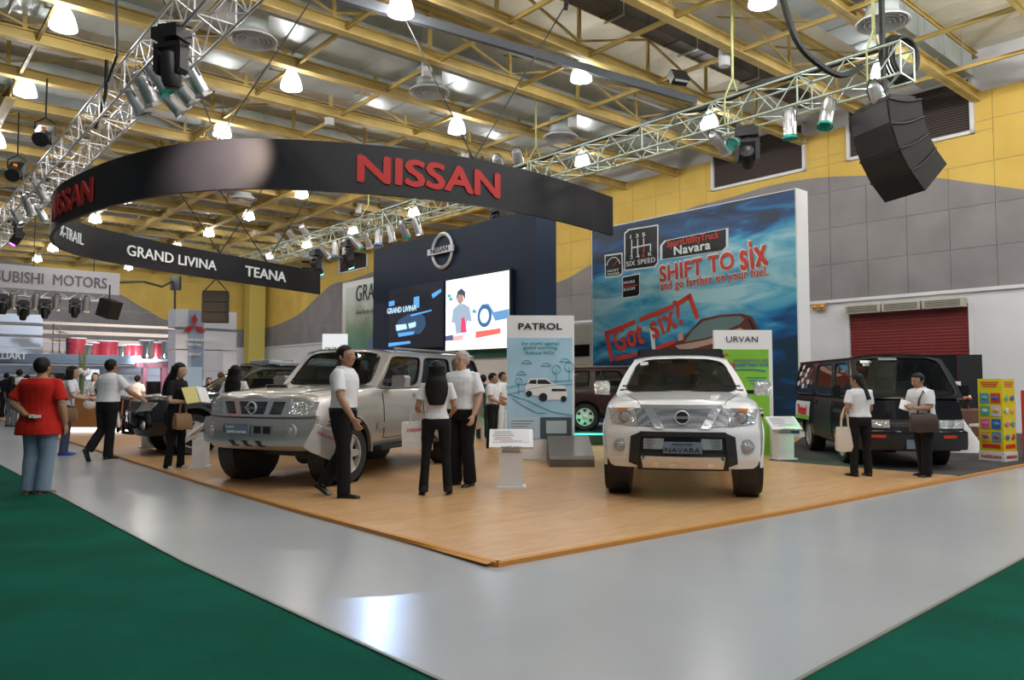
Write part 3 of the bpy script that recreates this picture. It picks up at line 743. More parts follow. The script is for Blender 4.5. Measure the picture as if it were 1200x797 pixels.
# two black floods hanging from cables left of the truss
for (px_, py_, Y_, lab) in [(53, 158, 19.5, 'black spotlight on a cable left of the left truss, the upper one'), (20, 200, 22.0, 'black spotlight on a cable left of the left truss, the lower one')]:
    q = at(px_, py_, Y_); t_ = thing('hanging_spotlight', lab, 'stage light', q, R(20))
    c_ = MB(); c_.box((0, 0, 0), (.36, .5, .34), rot=Matrix.Rotation(R(35), 3, 'X')); c_.lathe([(.18, .0), (.2, -.3)], 12, O=(0, -.25, -.1), frame=Matrix.Rotation(R(-55), 3, 'X')); c_.build('housing', 'black', t_)
    c_ = MB(); c_.path([(-.24, 0, 0), (-.24, 0, .3), (0, 0, .45), (.24, 0, .3), (.24, 0, 0)], .02, 5); c_.build('yoke', 'black', t_)
    c_ = MB(); c_.tube((0, 0, .44), (0, 0, 9.3 - q.z), .022, 5); c_.build('cable', 'cable', t_)
    c_ = MB(); c_.box((0, -.2, .1), (.1, .02, .1)); c_.build('warning_label', 'amber', t_)
wire('power_cable', [at(136, 0, 14), at(137, 65, 14.2), at(126, 95, 14.6)], .03, 'black cable dropping from the roof onto the left truss')
wire('power_cable', [at(125, 70, 15), at(124, 110, 15.3), at(112, 150, 17)], .035, 'black cable looped on the side of the left truss')
# right truss fittings
rl = [(9.7, 'red', 60, 'silver par can tilted left on the right truss near the hanging moving head'), (9.2, 'green', -50, 'green ended par can beside the tilted silver one on the right truss'), (8.0, 'green', 0, 'par can with bright green gel pointing straight down from the right truss'), (7.2, 'green', -20, 'par can with green ring seen end on left of the line array'), (6.2, None, 40, 'silver par can right above the line array')]
for b_, g_, tl, lab in rl: par_can(hall(14.4, b_, 6.72), RA, R(tl), g_, lab, L=.5, r=.13)
for i, b_ in enumerate((18.6, 17.6, 16.7)): par_can(hall(14.5, b_, 8.0), RA + R(40), R(60), 'red', 'silver par can with red lens standing on the right truss, ' + ['left of three', 'middle of three', 'right of three'][i], L=.6, r=.16)
for i, b_ in enumerate((33.5, 32.3, 31)): par_can(hall(14.5, b_, 8.0), RA + R(40), R(60), 'red', 'far par can on top of the right truss beyond the screen wall, ' + ['left of three', 'middle of three', 'right of three'][i], L=.6, r=.16)
for i in range(9):
    b_ = 21.8 + i * .85
    par_can(hall(14.35, b_, 6.72), RA + .5 * math.sin(i * 2.1), R(20 + 25 * math.sin(i * 1.7)), [None, 'green', None, 'blue'][i % 4], 'stage par can under the right truss above the navy screen wall, ' + ['nearest', 'second', 'third', 'fourth', 'fifth', 'sixth', 'seventh', 'eighth', 'farthest'][i] + ' of nine', L=.5, r=.14)
gl_ = emat('green_beam_lens', (.15, 1, .6), 25)
moving_head(hall(14.4, 9.0, 6.75), RA + .5, R(70), 'black moving head light pointing left beside the line array', 1.15)
moving_head(hall(14.5, 17.6, 6.75), RA, R(20), 'black moving head light just above the right end of the ring banner', 1.3)
p_ = ona(408, 277, 14.4); moving_head(hall(14.4, p_[0], 6.75), RA, R(25), 'black moving head with green beam left of the screen wall', 1.3, gl_)
p_ = ona(371, 293, 14.4); moving_head(hall(14.4, p_[0], 6.75), RA, R(35), 'black moving head with green beam above the far banner end', 1.3, gl_)
# cables at right
wire('power_cable', catmull([at(916, -5, 13.2), at(932, 45, 13.2), at(955, 72, 13.5), at(985, 88, 13.9), at(1010, 78, 14)], 5), .06, 'thick black cable swinging down to the right end of the right truss')
c_ = MB()
for i in range(5):
    c_.path([Vector((.32 * math.cos(t) * (1 + .1 * i), .05 * i, .38 * math.sin(t) * (1 + .07 * i))) for t in [k * math.pi / 8 for k in range(17)]], .028, 5)
tag(c_.build('cable_coil', 'cable', loc=at(1062, 66, 14.2), rz=R(20)), 'coil of black cables hanging at the end of the right truss', 'cable')
q = at(1036, 115, 14.2)
t_ = thing('chain_hoist', 'black chain hoist and chain above the line array', 'hoist', q)
c_ = MB(); c_.tube((0, 0, .1), (0, 0, 3.0), .055, 8); c_.build('chain_bag', 'cable', t_)
c_ = MB(); c_.box((0, 0, .0), (.16, .16, .34)); c_.build('hook_block', 'black', t_)
# line array
la = thing('line_array_speaker', 'black curved line array loudspeaker hanging from the right truss', 'loudspeaker', at(1036, 128, 14.2), R(-74))
c_ = MB(); c_.box((-.0, .0, .06), (.95, .55, .08)); c_.tube((0, 0, 0), (0, 0, .3), .03); c_.build('fly_frame', 'black', la)
th = R(8); pos = Vector((0, -.36, 0))
M['speaker_cloth'] = mat('speaker_mesh', (.022, .019, .017), .8, bump=.5, bscale=90)
for i in range(4):
    f_ = Vector((0, -math.cos(th), -math.sin(th))); dn = Vector((0, math.sin(th), -math.cos(th))) 
    # wedge: front height .44, rear height .30
    A = pos; B = pos + dn * .47; C_ = B - f_ * .74 - dn * .05; D_ = A - f_ * .74 + dn * .05
    c_ = MB(); hw = .5
    c_.rings([[Vector((x, q_.y, q_.z)) for q_ in (A, B, C_, D_)] for x in (-hw, hw)]); bx_ = c_.build('cabinet', 'speaker_cloth', la)
    c_ = MB()
    fr_n = f_ * .012
    c_.rings([[Vector((x, q_.y, q_.z)) + fr_n for q_ in (A + dn * .03, B - dn * .03)] + [Vector((x, q_.y, q_.z)) - fr_n for q_ in (B - dn * .03, A + dn * .03)] for x in (-hw + .04, hw - .04)]); c_.build('grille', 'black', bx_)
    for x in (-hw - .01, hw + .01):
        c_ = MB(); c_.path([Vector((x, 0, 0)) + A.lerp(D_, k / 6).xyz * Vector((0, 1, 1)).length * 0 + Vector((0, A.lerp(D_, k / 6).y, A.lerp(D_, k / 6).z - .05 * math.sin(k / 6 * math.pi))) for k in range(7)], .022, 5)
        c_.build('side_rib', 'black', bx_)
    pos = B; th += R(11.5)
# far hanging speaker and its frame
q = at(253, 343, 27)
t_ = thing('hanging_speaker', 'black boxy loudspeaker stack hanging under the far side of the ring', 'loudspeaker', q, R(8))
for k in range(3): c_ = MB(); c_.box((0, 0, -.18 - k * .36), (.8, .6, .34)); c_.build('cabinet', 'speaker_cloth', t_)
c_ = MB(); c_.box((0, 0, .03), (.84, .3, .06)); c_.tube((-.4, 0, .05), (0, 0, .5), .02); c_.tube((.4, 0, .05), (0, 0, .5), .02); c_.build('bridle', 'cable', t_)
# truss up-light on the near ring (the warm patch on the band)
sd = bpy.data.lights.new('ring_spot', 'SPOT'); sd.energy = 40000; sd.spot_size = R(24); sd.spot_blend = .9; sd.color = (1, .74, .56); sd.shadow_soft_size = .1
so = bpy.data.objects.new('ring_spot', sd); COL.objects.link(so); so.location = hall(3.9, 9.6, 6.6)
tgt = Vector((-5.4, 13.9, 5.4)); so.rotation_euler = (tgt - so.location).to_track_quat('-Z', 'Y').to_euler()
# a flood hanging by the ceiling, right half
q = at(795, 91, 17.5); t_ = thing('flood_light', 'small black floodlight clipped to the cable tray over the right truss', 'lamp', q, R(20))
c_ = MB(); c_.box((0, 0, 0), (.42, .2, .3), rot=Matrix.Rotation(R(-30), 3, 'X')); c_.build('housing', 'black', t_); c_ = MB(); c_.box((0, -.1, -.06), (.34, .02, .22), rot=Matrix.Rotation(R(-30), 3, 'X')); c_.build('glass', 'alu', t_)
# ------------------------------------------------------------------ screen wall (navy)
def plane_box(mb, pa, b0, b1, z0, z1, th, y0=0.): mb.box((-(b0 + b1) / 2, y0 + th / 2, (z0 + z1) / 2), (abs(b0 - b1), th, z1 - z0))
AS = 13.6
bL, zL = ona(438, 290, AS); bR, zR = ona(628, 247, AS); ZSW = (zL + zR) / 2
sw = thing('screen_wall', 'tall navy blue display wall holding two video screens and a chrome emblem', 'display wall', hall(AS, 0), RA)
_, zlow = ona(590, 418, AS); _, zg = ona(590, 410, AS)
_, th_b = 0, 0
c_ = MB(); plane_box(c_, AS, bL, bR, zlow, ZSW, .75); c_.build('upper_panel', 'navy', sw)
c_ = MB(); plane_box(c_, AS, bL, bR, zlow - .02, zg, .04, -.05); c_.build('green_band', mat('green_band', (.01, .10, .06), .4), sw)
c_ = MB(); plane_box(c_, AS, bL, bR, 0, zlow, .75); c_.build('white_base', 'white_paint', sw)
def on_as(px, py): b_, z_ = ona(px, py, AS); return Vector((-b_, 0, z_))
def scr_uv(p0, p1, p2, p3):   # bilinear from tl, tr, br, bl
    return lambda u, v: p0 * (1 - u) * (1 - v) + p1 * u * (1 - v) + p2 * u * v + p3 * (1 - u) * v
t1, t2_ = on_as(527, 329.5), on_as(601, 317.5); b2, b1_ = on_as(601, 408), on_as(525, 411)
x0, x1 = t1.x, t2_.x; zt_, zb_ = (t1.z + t2_.z) / 2, (b1_.z + b2.z) / 2
scr = thing('video_screen', 'bright white video screen at the right of the navy wall', 'screen', hall(AS, 0), RA)
c_ = MB(); c_.box(((x0 + x1) / 2, -.08, (zt_ + zb_) / 2), (x1 - x0 + .12, .1, zt_ - zb_ + .12)); c_.build('bezel', 'black', scr)
W_, H_ = x1 - x0, zt_ - zb_
def spoly(pts, m_, nm, y=-.14, par=scr, X0=None, Z0=None, W=None, H=None):
    X0 = x0 if X0 is None else X0; Z0 = zt_ if Z0 is None else Z0; W = W or W_; H = H or H_
    c_ = MB(); c_.prism([(X0 + u * W, Z0 - v * H) for u, v in pts], y, y + .004); return c_.build(nm, m_, par)
spoly([(0, 0), (1, 0), (1, 1), (0, 1)], emat('screen_white', (.80, .92, 1), 1.9), 'picture')
spoly([(0, .87), (1, .87), (1, 1), (0, 1)], emat('screen_cream', (1, 1, .82), 1.8), 'picture_strip', -.146)
spoly([(0, .79), (.13, .78), (.13, .86), (0, .86)], emat('screen_slate', (.10, .14, .3), 1.0), 'picture_block', -.147)
spoly([(.5, .76), (.88, .74), (.88, .81), (.5, .85)], emat('screen_red', (1, .15, .12), 1.3), 'picture_block', -.147)
spoly([(.13, .8), (.3, .79), (.3, .86), (.13, .87)], emat('screen_pink', (1, .5, .5), 1.2), 'picture_block', -.147)
sb = emat('screen_blue', (.05, .15, .35), 1.2); sdk = emat('screen_dark', (.06, .08, .14), 1)
spoly([(.17, .33), (.2, .18), (.27, .14), (.33, .2), (.33, .32), (.30, .24), (.22, .22)], sdk, 'picture_figure', -.148)
spoly([(.13, .42), (.22, .36), (.31, .36), (.40, .42), (.44, .62), (.36, .60), (.34, .76), (.18, .77), (.16, .62), (.10, .60)], emat('screen_shirt', (.55, .72, .92), .8), 'picture_figure', -.1465)
spoly([(.20, .22), (.30, .22), (.30, .32), (.25, .37), (.20, .32)], emat('screen_skin', (.95, .62, .5), .6), 'picture_figure', -.1468)
spoly([(.27, .55), (.32, .55), (.36, .76), (.26, .76)], emat('screen_crimson', (.9, .05, .2), 1.2), 'picture_figure', -.148)
c_ = MB(); cx, cz = x0 + .64 * W_, zt_ - .56 * H_
c_.lathe([(.11 * W_, 0), (.11 * W_, .004)], 18, O=(cx, -.149, cz), ax='Y'); c_.build('picture_tyre', sb, scr)
c_ = MB(); c_.lathe([(.07 * W_, 0), (.07 * W_, .004)], 18, O=(cx, -.156, cz), ax='Y'); c_.build('picture_rim', emat('screen_pale', (.7, .85, 1), 1.6), scr)
spoly([(.54, .48), (.60, .40), (.70, .40), (.78, .52), (1, .50), (1, .62), (.8, .64), (.72, .48), (.60, .46)], emat('screen_blue2', (.15, .35, .65), 1.2), 'picture_shade', -.1465)
for (u, v) in ((.03, .2), (.06, .25), (.45, .46)): spoly([(u, v), (u + .05, v), (u + .06, v + .05), (u, v + .04)], emat('screen_teal', (.1, .5, .5), 1), 'picture_figure', -.1485)
# left dark screen
t1, t2_ = on_as(459, 339.6), on_as(523, 329.5); b1_ = on_as(458, 410)
xl0, xl1 = t1.x, t2_.x; zlt, zlb = (t1.z + t2_.z) / 2, b1_.z; Wl, Hl = xl1 - xl0, zlt - zlb
sc2 = thing('video_screen', 'dark video screen showing a pale blue car at the left of the navy wall', 'screen', hall(AS, 0), RA)
c_ = MB(); c_.box(((xl0 + xl1) / 2, -.06, (zlt + zlb) / 2), (Wl, .08, Hl)); c_.build('bezel', mat('screen_off', (.03, .035, .06), .3), sc2)
def s2(pts, m_, nm, y=-.105): return spoly(pts, m_, nm, y, sc2, xl0, zlt, Wl, Hl)
e1_ = emat('led_blue', (.12, .45, .95), 1.1); e2_ = emat('led_pale', (.55, .8, 1), 1.3); e3_ = emat('led_navy', (.03, .10, .22), .8)
s2([(.2, .52), (.38, .45), (.58, .44), (.68, .52), (.70, .66), (.6, .78), (.2, .78), (.12, .66)], e3_, 'picture_car')
s2([(.14, .60), (.34, .60), (.36, .68), (.16, .70)], e2_, 'picture_headlamp', -.108); s2([(.38, .60), (.52, .58), (.52, .66), (.4, .68)], e2_, 'picture_headlamp', -.108)
s2([(.18, .74), (.50, .73), (.48, .78), (.2, .80)], e1_, 'picture_bumper', -.108); s2([(.0, .89), (.42, .88), (.42, .92), (.0, .95)], e1_, 'picture_stripe', -.108)
s2([(.42, .46), (.80, .42), (.8, .44), (.44, .49)], e1_, 'picture_roofline', -.108)
s2([(.48, .19), (.58, .18), (.58, .36), (.48, .37)], e1_, 'picture_block', -.108); s2([(.80, .18), (.96, .12), (.96, .17), (.82, .25)], e1_, 'picture_block', -.108)
s2([(.0, .20), (.11, .19), (.11, .27), (.0, .28)], e1_, 'picture_block', -.108)
c_ = MB(); c_.text('GRAND LIVINA', (xl0 + .25 * Wl, -.11, zlt - .40 * Hl), .26, 1.0, depth=.004, bold=.02); c_.build('lettering', e2_, sc2)
# chrome emblem
M['emblem_silver'] = mat('emblem_silver', (.70, .74, .80), .35, .35)
q = on_as(520, 294)
em = thing('emblem', 'chrome ring and bar emblem with lettering high on the navy wall', 'emblem', hall(AS, 0), RA)
def emblem(par, C, r, name='emblem_ring', y=-.06, text='NISSAN', mt='chrome', tm_='black_text', rx=1.0):
    c_ = MB(); C = Vector(C); ring = []
    for k in range(28):
        t = 2 * math.pi * k / 28; d_ = Vector((math.cos(t) * rx, 0, math.sin(t)))
        ring.append([C + d_ * r * .8 + Vector((0, y, 0)), C + d_ * r * .9 + Vector((0, y - r * .1, 0)), C + d_ * r + Vector((0, y, 0)), C + d_ * r * .9 + Vector((0, y + .03, 0))])
    ring.append(ring[0]); c_.rings(ring, True, False)
    c_.box(C + Vector((0, y - r * .12, 0)), (r * 2.3, r * .12, r * .34)); o_ = c_.build(name, mt, par)
    c_ = MB(); c_.text(text, C + Vector((0, y - r * .19, -r * .1)), r * .36, 1.35, depth=.01 * r, bold=.02); c_.build('emblem_lettering', tm_, par); return o_
emblem(em, q, .58, mt='emblem_silver')

# GRAND poster and its white frame, beyond the navy wall
m_gr, nt, p = newmat('meadow_print'); tc = nt.nodes.new('ShaderNodeTexCoord'); n = nt.nodes.new('ShaderNodeTexNoise'); n.inputs['Scale'].default_value = 1.4; n.inputs['Detail'].default_value = 6
sx_ = nt.nodes.new('ShaderNodeSeparateXYZ'); nt.links.new(tc.outputs['Generated'], sx_.inputs[0]); nt.links.new(tc.outputs['Object'], n.inputs['Vector'])
ad = nt.nodes.new('ShaderNodeMath'); ad.operation = 'MULTIPLY_ADD'; ad.inputs[1].default_value = .35; nt.links.new(n.outputs['Fac'], ad.inputs[0]); nt.links.new(sx_.outputs['Z'], ad.inputs[2])
cr = nt.nodes.new('ShaderNodeValToRGB'); cr.color_ramp.elements[0].color = (.10, .32, .24, 1); cr.color_ramp.elements[1].color = (.62, .66, .66, 1); cr.color_ramp.elements[0].position = .55; cr.color_ramp.elements[1].position = 1.0
e_ = cr.color_ramp.elements.new(.75); e_.color = (.25, .38, .25, 1); nt.links.new(ad.outputs[0], cr.inputs[0]); nt.links.new(cr.outputs[0], p.inputs['Base Color'])
AG = 15.6; g0, gz0 = ona(401.5, 332, AG); g1, gz1 = ona(452, 323, AG)
gp = thing('poster', 'tall meadow poster with dark GRAND lettering partly behind the navy wall', 'poster', hall(AG, 0), RA)
c_ = MB(); plane_box(c_, AG, g0, g1, 0, gz0, .2); c_.build('panel', 'white_matt', gp)
c_ = MB(); plane_box(c_, AG, g0 - .35, g1, 1.2, gz0 - .25, .01, -.015); c_.build('print', m_gr, gp)
c_ = MB(); q0 = ona(418, 345, AG); c_.text('GRAND', (-q0[0], -.03, q0[1] - .3), .95, .8, depth=.01, bold=.0, align='LEFT', shear=.1); c_.build('lettering', 'black_text', gp)
c_ = MB(); c_.text('Great family style', (-q0[0], -.03, q0[1] - .85), .25, .9, depth=.01, align='LEFT'); c_.build('small_lettering', 'grey_text', gp)
c_ = MB(); qq = ona(425, 411, AG); c_.prism([(-qq[0] - .2, 1.2), (-g1, 1.2), (-g1, 3.4), (-qq[0] + .8, 3.3), (-qq[0] + .2, 2.4)], -.03, -.02); c_.build('printed_car', mat('print_blue', (.12, .22, .50), .4), gp)

# ------------------------------------------------------------------ big truck poster board
AB = 17.5
B0, Z0 = ona(693, 269, AB); B1, Z1 = ona(933, 221, AB); ZBD = (Z0 + Z1) / 2
bd = thing('poster_board', 'huge blue poster wall with red slogan lettering and a printed red pickup', 'poster', hall(AB, 0), RA)
c_ = MB(); plane_box(c_, AB, B0, B1, 0, ZBD, .55); c_.build('board', 'white_matt', bd)
m_bl, nt, p = newmat('blue_sky_print'); tc = nt.nodes.new('ShaderNodeTexCoord'); mp = nt.nodes.new('ShaderNodeMapping'); mp.inputs['Rotation'].default_value = (0, R(28), 0); mp.inputs['Scale'].default_value = (.55, 1, 1.9)
n = nt.nodes.new('ShaderNodeTexNoise'); n.inputs['Scale'].default_value = 1.0; n.inputs['Detail'].default_value = 8; n.inputs['Distortion'].default_value = .9
nt.links.new(tc.outputs['Object'], mp.inputs[0]); nt.links.new(mp.outputs[0], n.inputs['Vector'])
sx_ = nt.nodes.new('ShaderNodeSeparateXYZ'); nt.links.new(tc.outputs['Generated'], sx_.inputs[0])
fc = nt.nodes.new('ShaderNodeFloatCurve'); cu = fc.mapping.curves[0]
cu.points[0].location = (0, 0.0); cu.points[1].location = (1, -.0)
for q in [(.30, .0), (.42, .22), (.52, .34), (.66, .42), (.78, .30), (.86, .04)]: cu.points.new(*q)
fc.mapping.update()
# bands run obliquely: height minus a share of the width
mm = nt.nodes.new('ShaderNodeMath'); mm.operation = 'MULTIPLY_ADD'; mm.inputs[1].default_value = -.14; nt.links.new(sx_.outputs['X'], mm.inputs[0]); 
a2_ = nt.nodes.new('ShaderNodeMath'); a2_.operation = 'ADD'; a2_.inputs[1].default_value = .06; nt.links.new(sx_.outputs['Z'], a2_.inputs[0]); nt.links.new(a2_.outputs[0], mm.inputs[2])
nt.links.new(mm.outputs[0], fc.inputs['Value'])
ad = nt.nodes.new('ShaderNodeMath'); ad.operation = 'MULTIPLY_ADD'; ad.inputs[1].default_value = 1.0; nt.links.new(n.outputs['Fac'], ad.inputs[0]); nt.links.new(fc.outputs[0], ad.inputs[2])
cr = nt.nodes.new('ShaderNodeValToRGB'); el = cr.color_ramp.elements; el[0].position = .47; el[0].color = (.012, .035, .075, 1); el[1].position = 1.0; el[1].color = (.40, .66, .76, 1)
for po, co in ((.58, (.01, .07, .22)), (.70, (.02, .22, .48)), (.82, (.12, .42, .60))): e_ = el.new(po); e_.color = (*co, 1)
nt.links.new(ad.outputs[0], cr.inputs[0]); nt.links.new(cr.outputs[0], p.inputs['Base Color']); p.inputs['Roughness'].default_value = .35
c_ = MB(); plane_box(c_, AB, B0 - .04, B1 + .04, 0.1, ZBD - .03, .01, -.012); c_.build('print', m_bl, bd)
def bp(px, py): b_, z_ = ona(px, py, AB); return Vector((-b_, 0, z_))
# text helper: baseline from p0 to p1 in board coordinates
def btext(body, p0, p1, capref, mt, nm='lettering', bold=.03, y=-.03, shear=0., depth=.008, par=None, cap=None, sp_=1.08):
    P0 = bp(*p0); P1 = bp(*p1); L = (P1 - P0).length; d_ = (P1 - P0).normalized(); up = Vector((-d_.z, 0, d_.x))
    vs, fs = text_mesh(body, bold, .02, shear, sp_); xs = [v[0] for v in vs]; w0, w1 = min(xs), max(xs)
    h_ = cap; size = h_ / .72; sx = L / ((w1 - w0) * size)
    m_ = MB(); m_.text(body, (0, 0, 0), size, sx, depth=depth, bold=bold, align='LEFT', shear=shear, spacing=sp_, fn=lambda q: P0 + d_ * q.x + up * q.z + Vector((0, y + q.y, 0)))
    return m_.build(nm, mt, par or bd)
M['print_red'] = mat('print_red', (.62, .06, .035), .4); M['print_white'] = mat('print_white', (.75, .78, .80), .4); M['print_black'] = mat('print_black', (.012, .012, .015), .4)
def bpoly(pts, mt, nm, y=-.022, par=None):
    P_ = [bp(*q) for q in pts]; c_ = MB(); c_.prism([(q.x, q.z) for q in P_], y, y + .004); return c_.build(nm, mt, par or bd)
def badge(pts, grow=1.0):
    cx = sum(q[0] for q in pts) / len(pts); cy = sum(q[1] for q in pts) / len(pts)
    bpoly(pts, 'print_white', 'badge_border', -.020); k = .93 if grow == 1 else grow
    bpoly([(cx + (q[0] - cx) * k, cy + (q[1] - cy) * k) for q in pts], 'print_black', 'badge_face', -.025)
badge([(732, 273), (737, 268.5), (772, 263), (772, 309), (768, 313.5), (732, 318)])
badge([(709, 299), (730, 296), (730.5, 321), (727, 324), (709.5, 326), (709, 303)], .88)
badge([(729.5, 324), (750.5, 320), (750.5, 345), (748, 347.5), (729.5, 350)], .90)
badge([(774, 288), (779, 282), (854, 267), (854, 289), (849, 294), (774, 305)])
# gear gate drawing
for (p0, p1, m_) in [((741, 281), (741, 300), 'print_white'), ((748, 280), (748, 299), 'print_white'), ((755, 279), (755, 288), 'print_white'), ((755, 288), (755, 297), 'print_red'), ((763, 286), (763, 295), 'print_white')]:
    bpoly([(p0[0] - .6, p0[1]), (p0[0] + .6, p0[1]), (p1[0] + .6, p1[1]), (p1[0] - .6, p1[1])], m_, 'gear_line', -.03)
bpoly([(740.5, 290), (763.5, 285.5), (763.5, 287), (740.5, 291.5)], 'print_white', 'gear_line', -.03)
btext('1 3 5', (739.5, 280), (757, 277), 0, 'print_white', cap=.12, bold=.01); btext('2 4', (739, 304), (750.5, 302.2), 0, 'print_white', cap=.11, bold=.01); btext('6', (753, 301.8), (757, 301.2), 0, 'print_red', cap=.11, bold=.01); btext('R', (760.5, 300.4), (765, 299.6), 0, 'print_white', cap=.11, bold=.01)
btext('SIX SPEED', (735, 312.5), (769, 307), 0, 'print_white', cap=.15, bold=.015)
btext('MOST', (713, 319.5), (726, 317.5), 0, 'print_white', cap=.075, bold=.01); btext('POWER', (713, 323.5), (727, 321.4), 0, 'print_white', cap=.075, bold=.01)
btext('MORE', (732, 333.5), (745, 331.3), 0, 'print_white', cap=.09, bold=.01); btext('ROOM', (732, 341.5), (745, 339.3), 0, 'print_white', cap=.09, bold=.01); bpoly([(731, 335.6), (748, 333), (748, 334.4), (731, 337)], 'print_red', 'badge_line', -.03)
c_ = MB(); O_ = bp(719.5, 312)
c_.path([O_ + Vector((.27 * math.cos(t), -.03, .27 * math.sin(t))) for t in [R(10 + 16 * k) for k in range(11)]], .018, 4); c_.build('dial_arc', 'print_white', bd)
c_ = MB(); c_.tube(O_ + Vector((0, -.03, 0)), O_ + Vector((.17, -.03, .15)), .02, 4); c_.build('dial_needle', 'print_red', bd)
btext('SportUtilityTruck', (783, 290), (844, 278.5), 0, 'print_red', cap=.20, bold=.02); btext('Navara', (791, 299), (834, 291.5), 0, 'print_white', cap=.25)
btext('SHIFT TO', (774, 331), (863, 314), 0, 'print_white', cap=.50, bold=.06, y=-.022, nm='lettering_outline'); btext('SHIFT TO', (774.5, 330.5), (862.5, 314), 0, 'print_red', cap=.46, bold=.032)
btext('six', (869, 317), (904, 309), 0, 'print_white', cap=.80, bold=.055, y=-.022, nm='lettering_outline'); btext('six', (869.5, 316.5), (903.5, 308.5), 0, 'print_red', cap=.76, bold=.032)
btext('and go farther on your fuel.', (774.5, 340.5), (902, 322.5), 0, 'print_white', cap=.28, bold=.05, y=-.022, nm='lettering_outline'); btext('and go farther on your fuel.', (775, 340.3), (901.5, 322.4), 0, 'print_red', cap=.25, bold=.02)
# stamp
def bline(p0, p1, wd, mt='print_red', nm='stamp_frame', y=-.03):
    P0 = bp(*p0); P1 = bp(*p1); d_ = (P1 - P0).normalized(); up = Vector((-d_.z, 0, d_.x)) * wd / 2
    c_ = MB(); c_.prism([((P0 + up).x, (P0 + up).z), ((P1 + up).x, (P1 + up).z), ((P1 - up).x, (P1 - up).z), ((P0 - up).x, (P0 - up).z)], y, y + .004); return c_.build(nm, mt, bd)
bline((711, 391), (745, 377), .14); bline((750, 375), (790, 359), .13); bline((792, 358), (809, 347), .14); bline((808, 345), (818, 373), .14); bline((711, 388), (718, 423), .16); bline((722, 421), (760, 412), .13); bline((768, 409), (792, 400), .12)
btext('Got', (723, 412), (757, 401), 0, 'print_red', cap=.72, bold=.03); btext('six?', (767, 397), (804, 377), 0, 'print_red', cap=.74, bold=.022)
bpoly([(762, 385), (767, 382), (769, 410), (765, 411)], 'print_white', 'printed_sign', -.034)
# printed red pickup
M['print_copper'] = mat('print_copper', (.15, .04, .03), .3); M['print_glass'] = mat('print_glass', (.16, .24, .25), .3); M['print_shine'] = mat('print_shine', (.55, .35, .28), .3)
bpoly([(772, 412), (800, 398), (812, 385), (822, 374), (845, 369), (870, 367.5), (882, 371), (890, 386), (893, 400), (900, 440), (780, 440)], 'print_copper', 'printed_pickup', -.034)
bpoly([(803, 401), (812, 388), (824, 377), (846, 371.5), (868, 370.5), (873, 374), (868, 380), (830, 396)], 'print_glass', 'printed_windscreen', -.038)
bpoly([(876, 373), (880, 374), (888, 388), (884, 388)], 'print_black', 'printed_window', -.038); bpoly([(792, 405), (830, 398), (868, 384), (872, 386), (840, 402), (800, 412)], 'print_shine', 'printed_highlight', -.038)
bpoly([(795, 392), (801, 390), (802, 398), (796, 400)], 'print_shine', 'printed_mirror', -.038)
# low white wall with the black strip between navy wall and the board
lw = thing('low_wall', 'low white wall with a black strip between navy wall and blue poster', 'wall', hall(18.6, 0), RA)
l0, lz = ona(640, 396, 18.6); l1, _ = ona(700, 396, 18.6)
c_ = MB(); plane_box(c_, 0, l0 + 3, l1, 0, 3.3, .3); c_.build('panel', mat('pale_green_white', (.55, .62, .58), .5), lw)
s0_, sz0 = ona(680, 404, 18.55); _, sz1 = ona(680, 418, 18.55); c_ = MB(); plane_box(c_, 0, l0 + 3, l1 + .35, sz1, sz0, .02, -.03); c_.build('black_strip', 'black_gloss', lw)

# ------------------------------------------------------------------ free standing signs
def sign_stand(name, label, px0, px1, ptop, Y, zbase=0.05, th=.10):
    a_ = at(px0, ptop, Y); b_ = at(px1, ptop, Y); W = b_.x - a_.x; H = a_.z - zbase
    t_ = thing(name, label, 'sign', ((a_.x + b_.x) / 2, Y, zbase), 0)
    c_ = MB(); c_.box((0, 0, H / 2), (W, th, H)); c_.build('panel', 'white_matt', t_)
    return t_, W, H
M['sign_blue'] = mat('sky_blue_print', (.38, .60, .76), .4, var=.12, vscale=1.5); M['teal_line'] = mat('teal_line', (.05, .36, .42), .4)
ps, PW, PH = sign_stand('sign_panel', 'tall pale blue PATROL sign panel beside the older man', 594, 672.5, 370, 13.25)
Y0 = -.056
def rel(t_, px, py):    # pixel to local x,z on the front of an upright sign
    q = at(px, py, t_.location.y + Y0); return q.x - t_.location.x, q.z - t_.location.z
def sp(t_, px0, py0, px1, py1, mt, nm, d=.004, base=0):
    x0_, z0_ = rel(t_, px0, py0); x1_, z1_ = rel(t_, px1, py1); c_ = MB(); c_.box(((x0_ + x1_) / 2, Y0 + .004 - base - d / 2, (z0_ + z1_) / 2), (abs(x1_ - x0_), d, abs(z0_ - z1_))); return c_.build(nm, mt, t_)
def st(t_, body, pxc, py, wpx, hpx, mt, nm='lettering', bold=.01, base=.008):
    x_, z_ = rel(t_, pxc, py); sc_ = t_.location.y / FPX
    vs, fs = text_mesh(body, bold, .02, 0, 1.0); w_ = max(v[0] for v in vs) - min(v[0] for v in vs); size = hpx * sc_ / .72; sx = wpx * sc_ / (w_ * size)
    c_ = MB(); c_.text(body, (x_, Y0 - base, z_), size, sx, depth=.003, bold=bold); return c_.build(nm, mt, t_)
sp(ps, 594.5, 396, 671, 515, 'sign_blue', 'print')
st(ps, 'PATROL', 633, 386, 51, 7.5, 'black_text', bold=.02)
st(ps, 'the world against', 633, 404, 45, 3.6, 'teal_line', 'slogan'); st(ps, 'global warming', 633, 409, 40, 3.6, 'teal_line', 'slogan'); st(ps, 'Reduce NOx', 633, 415, 34, 4, 'teal_line', 'slogan')
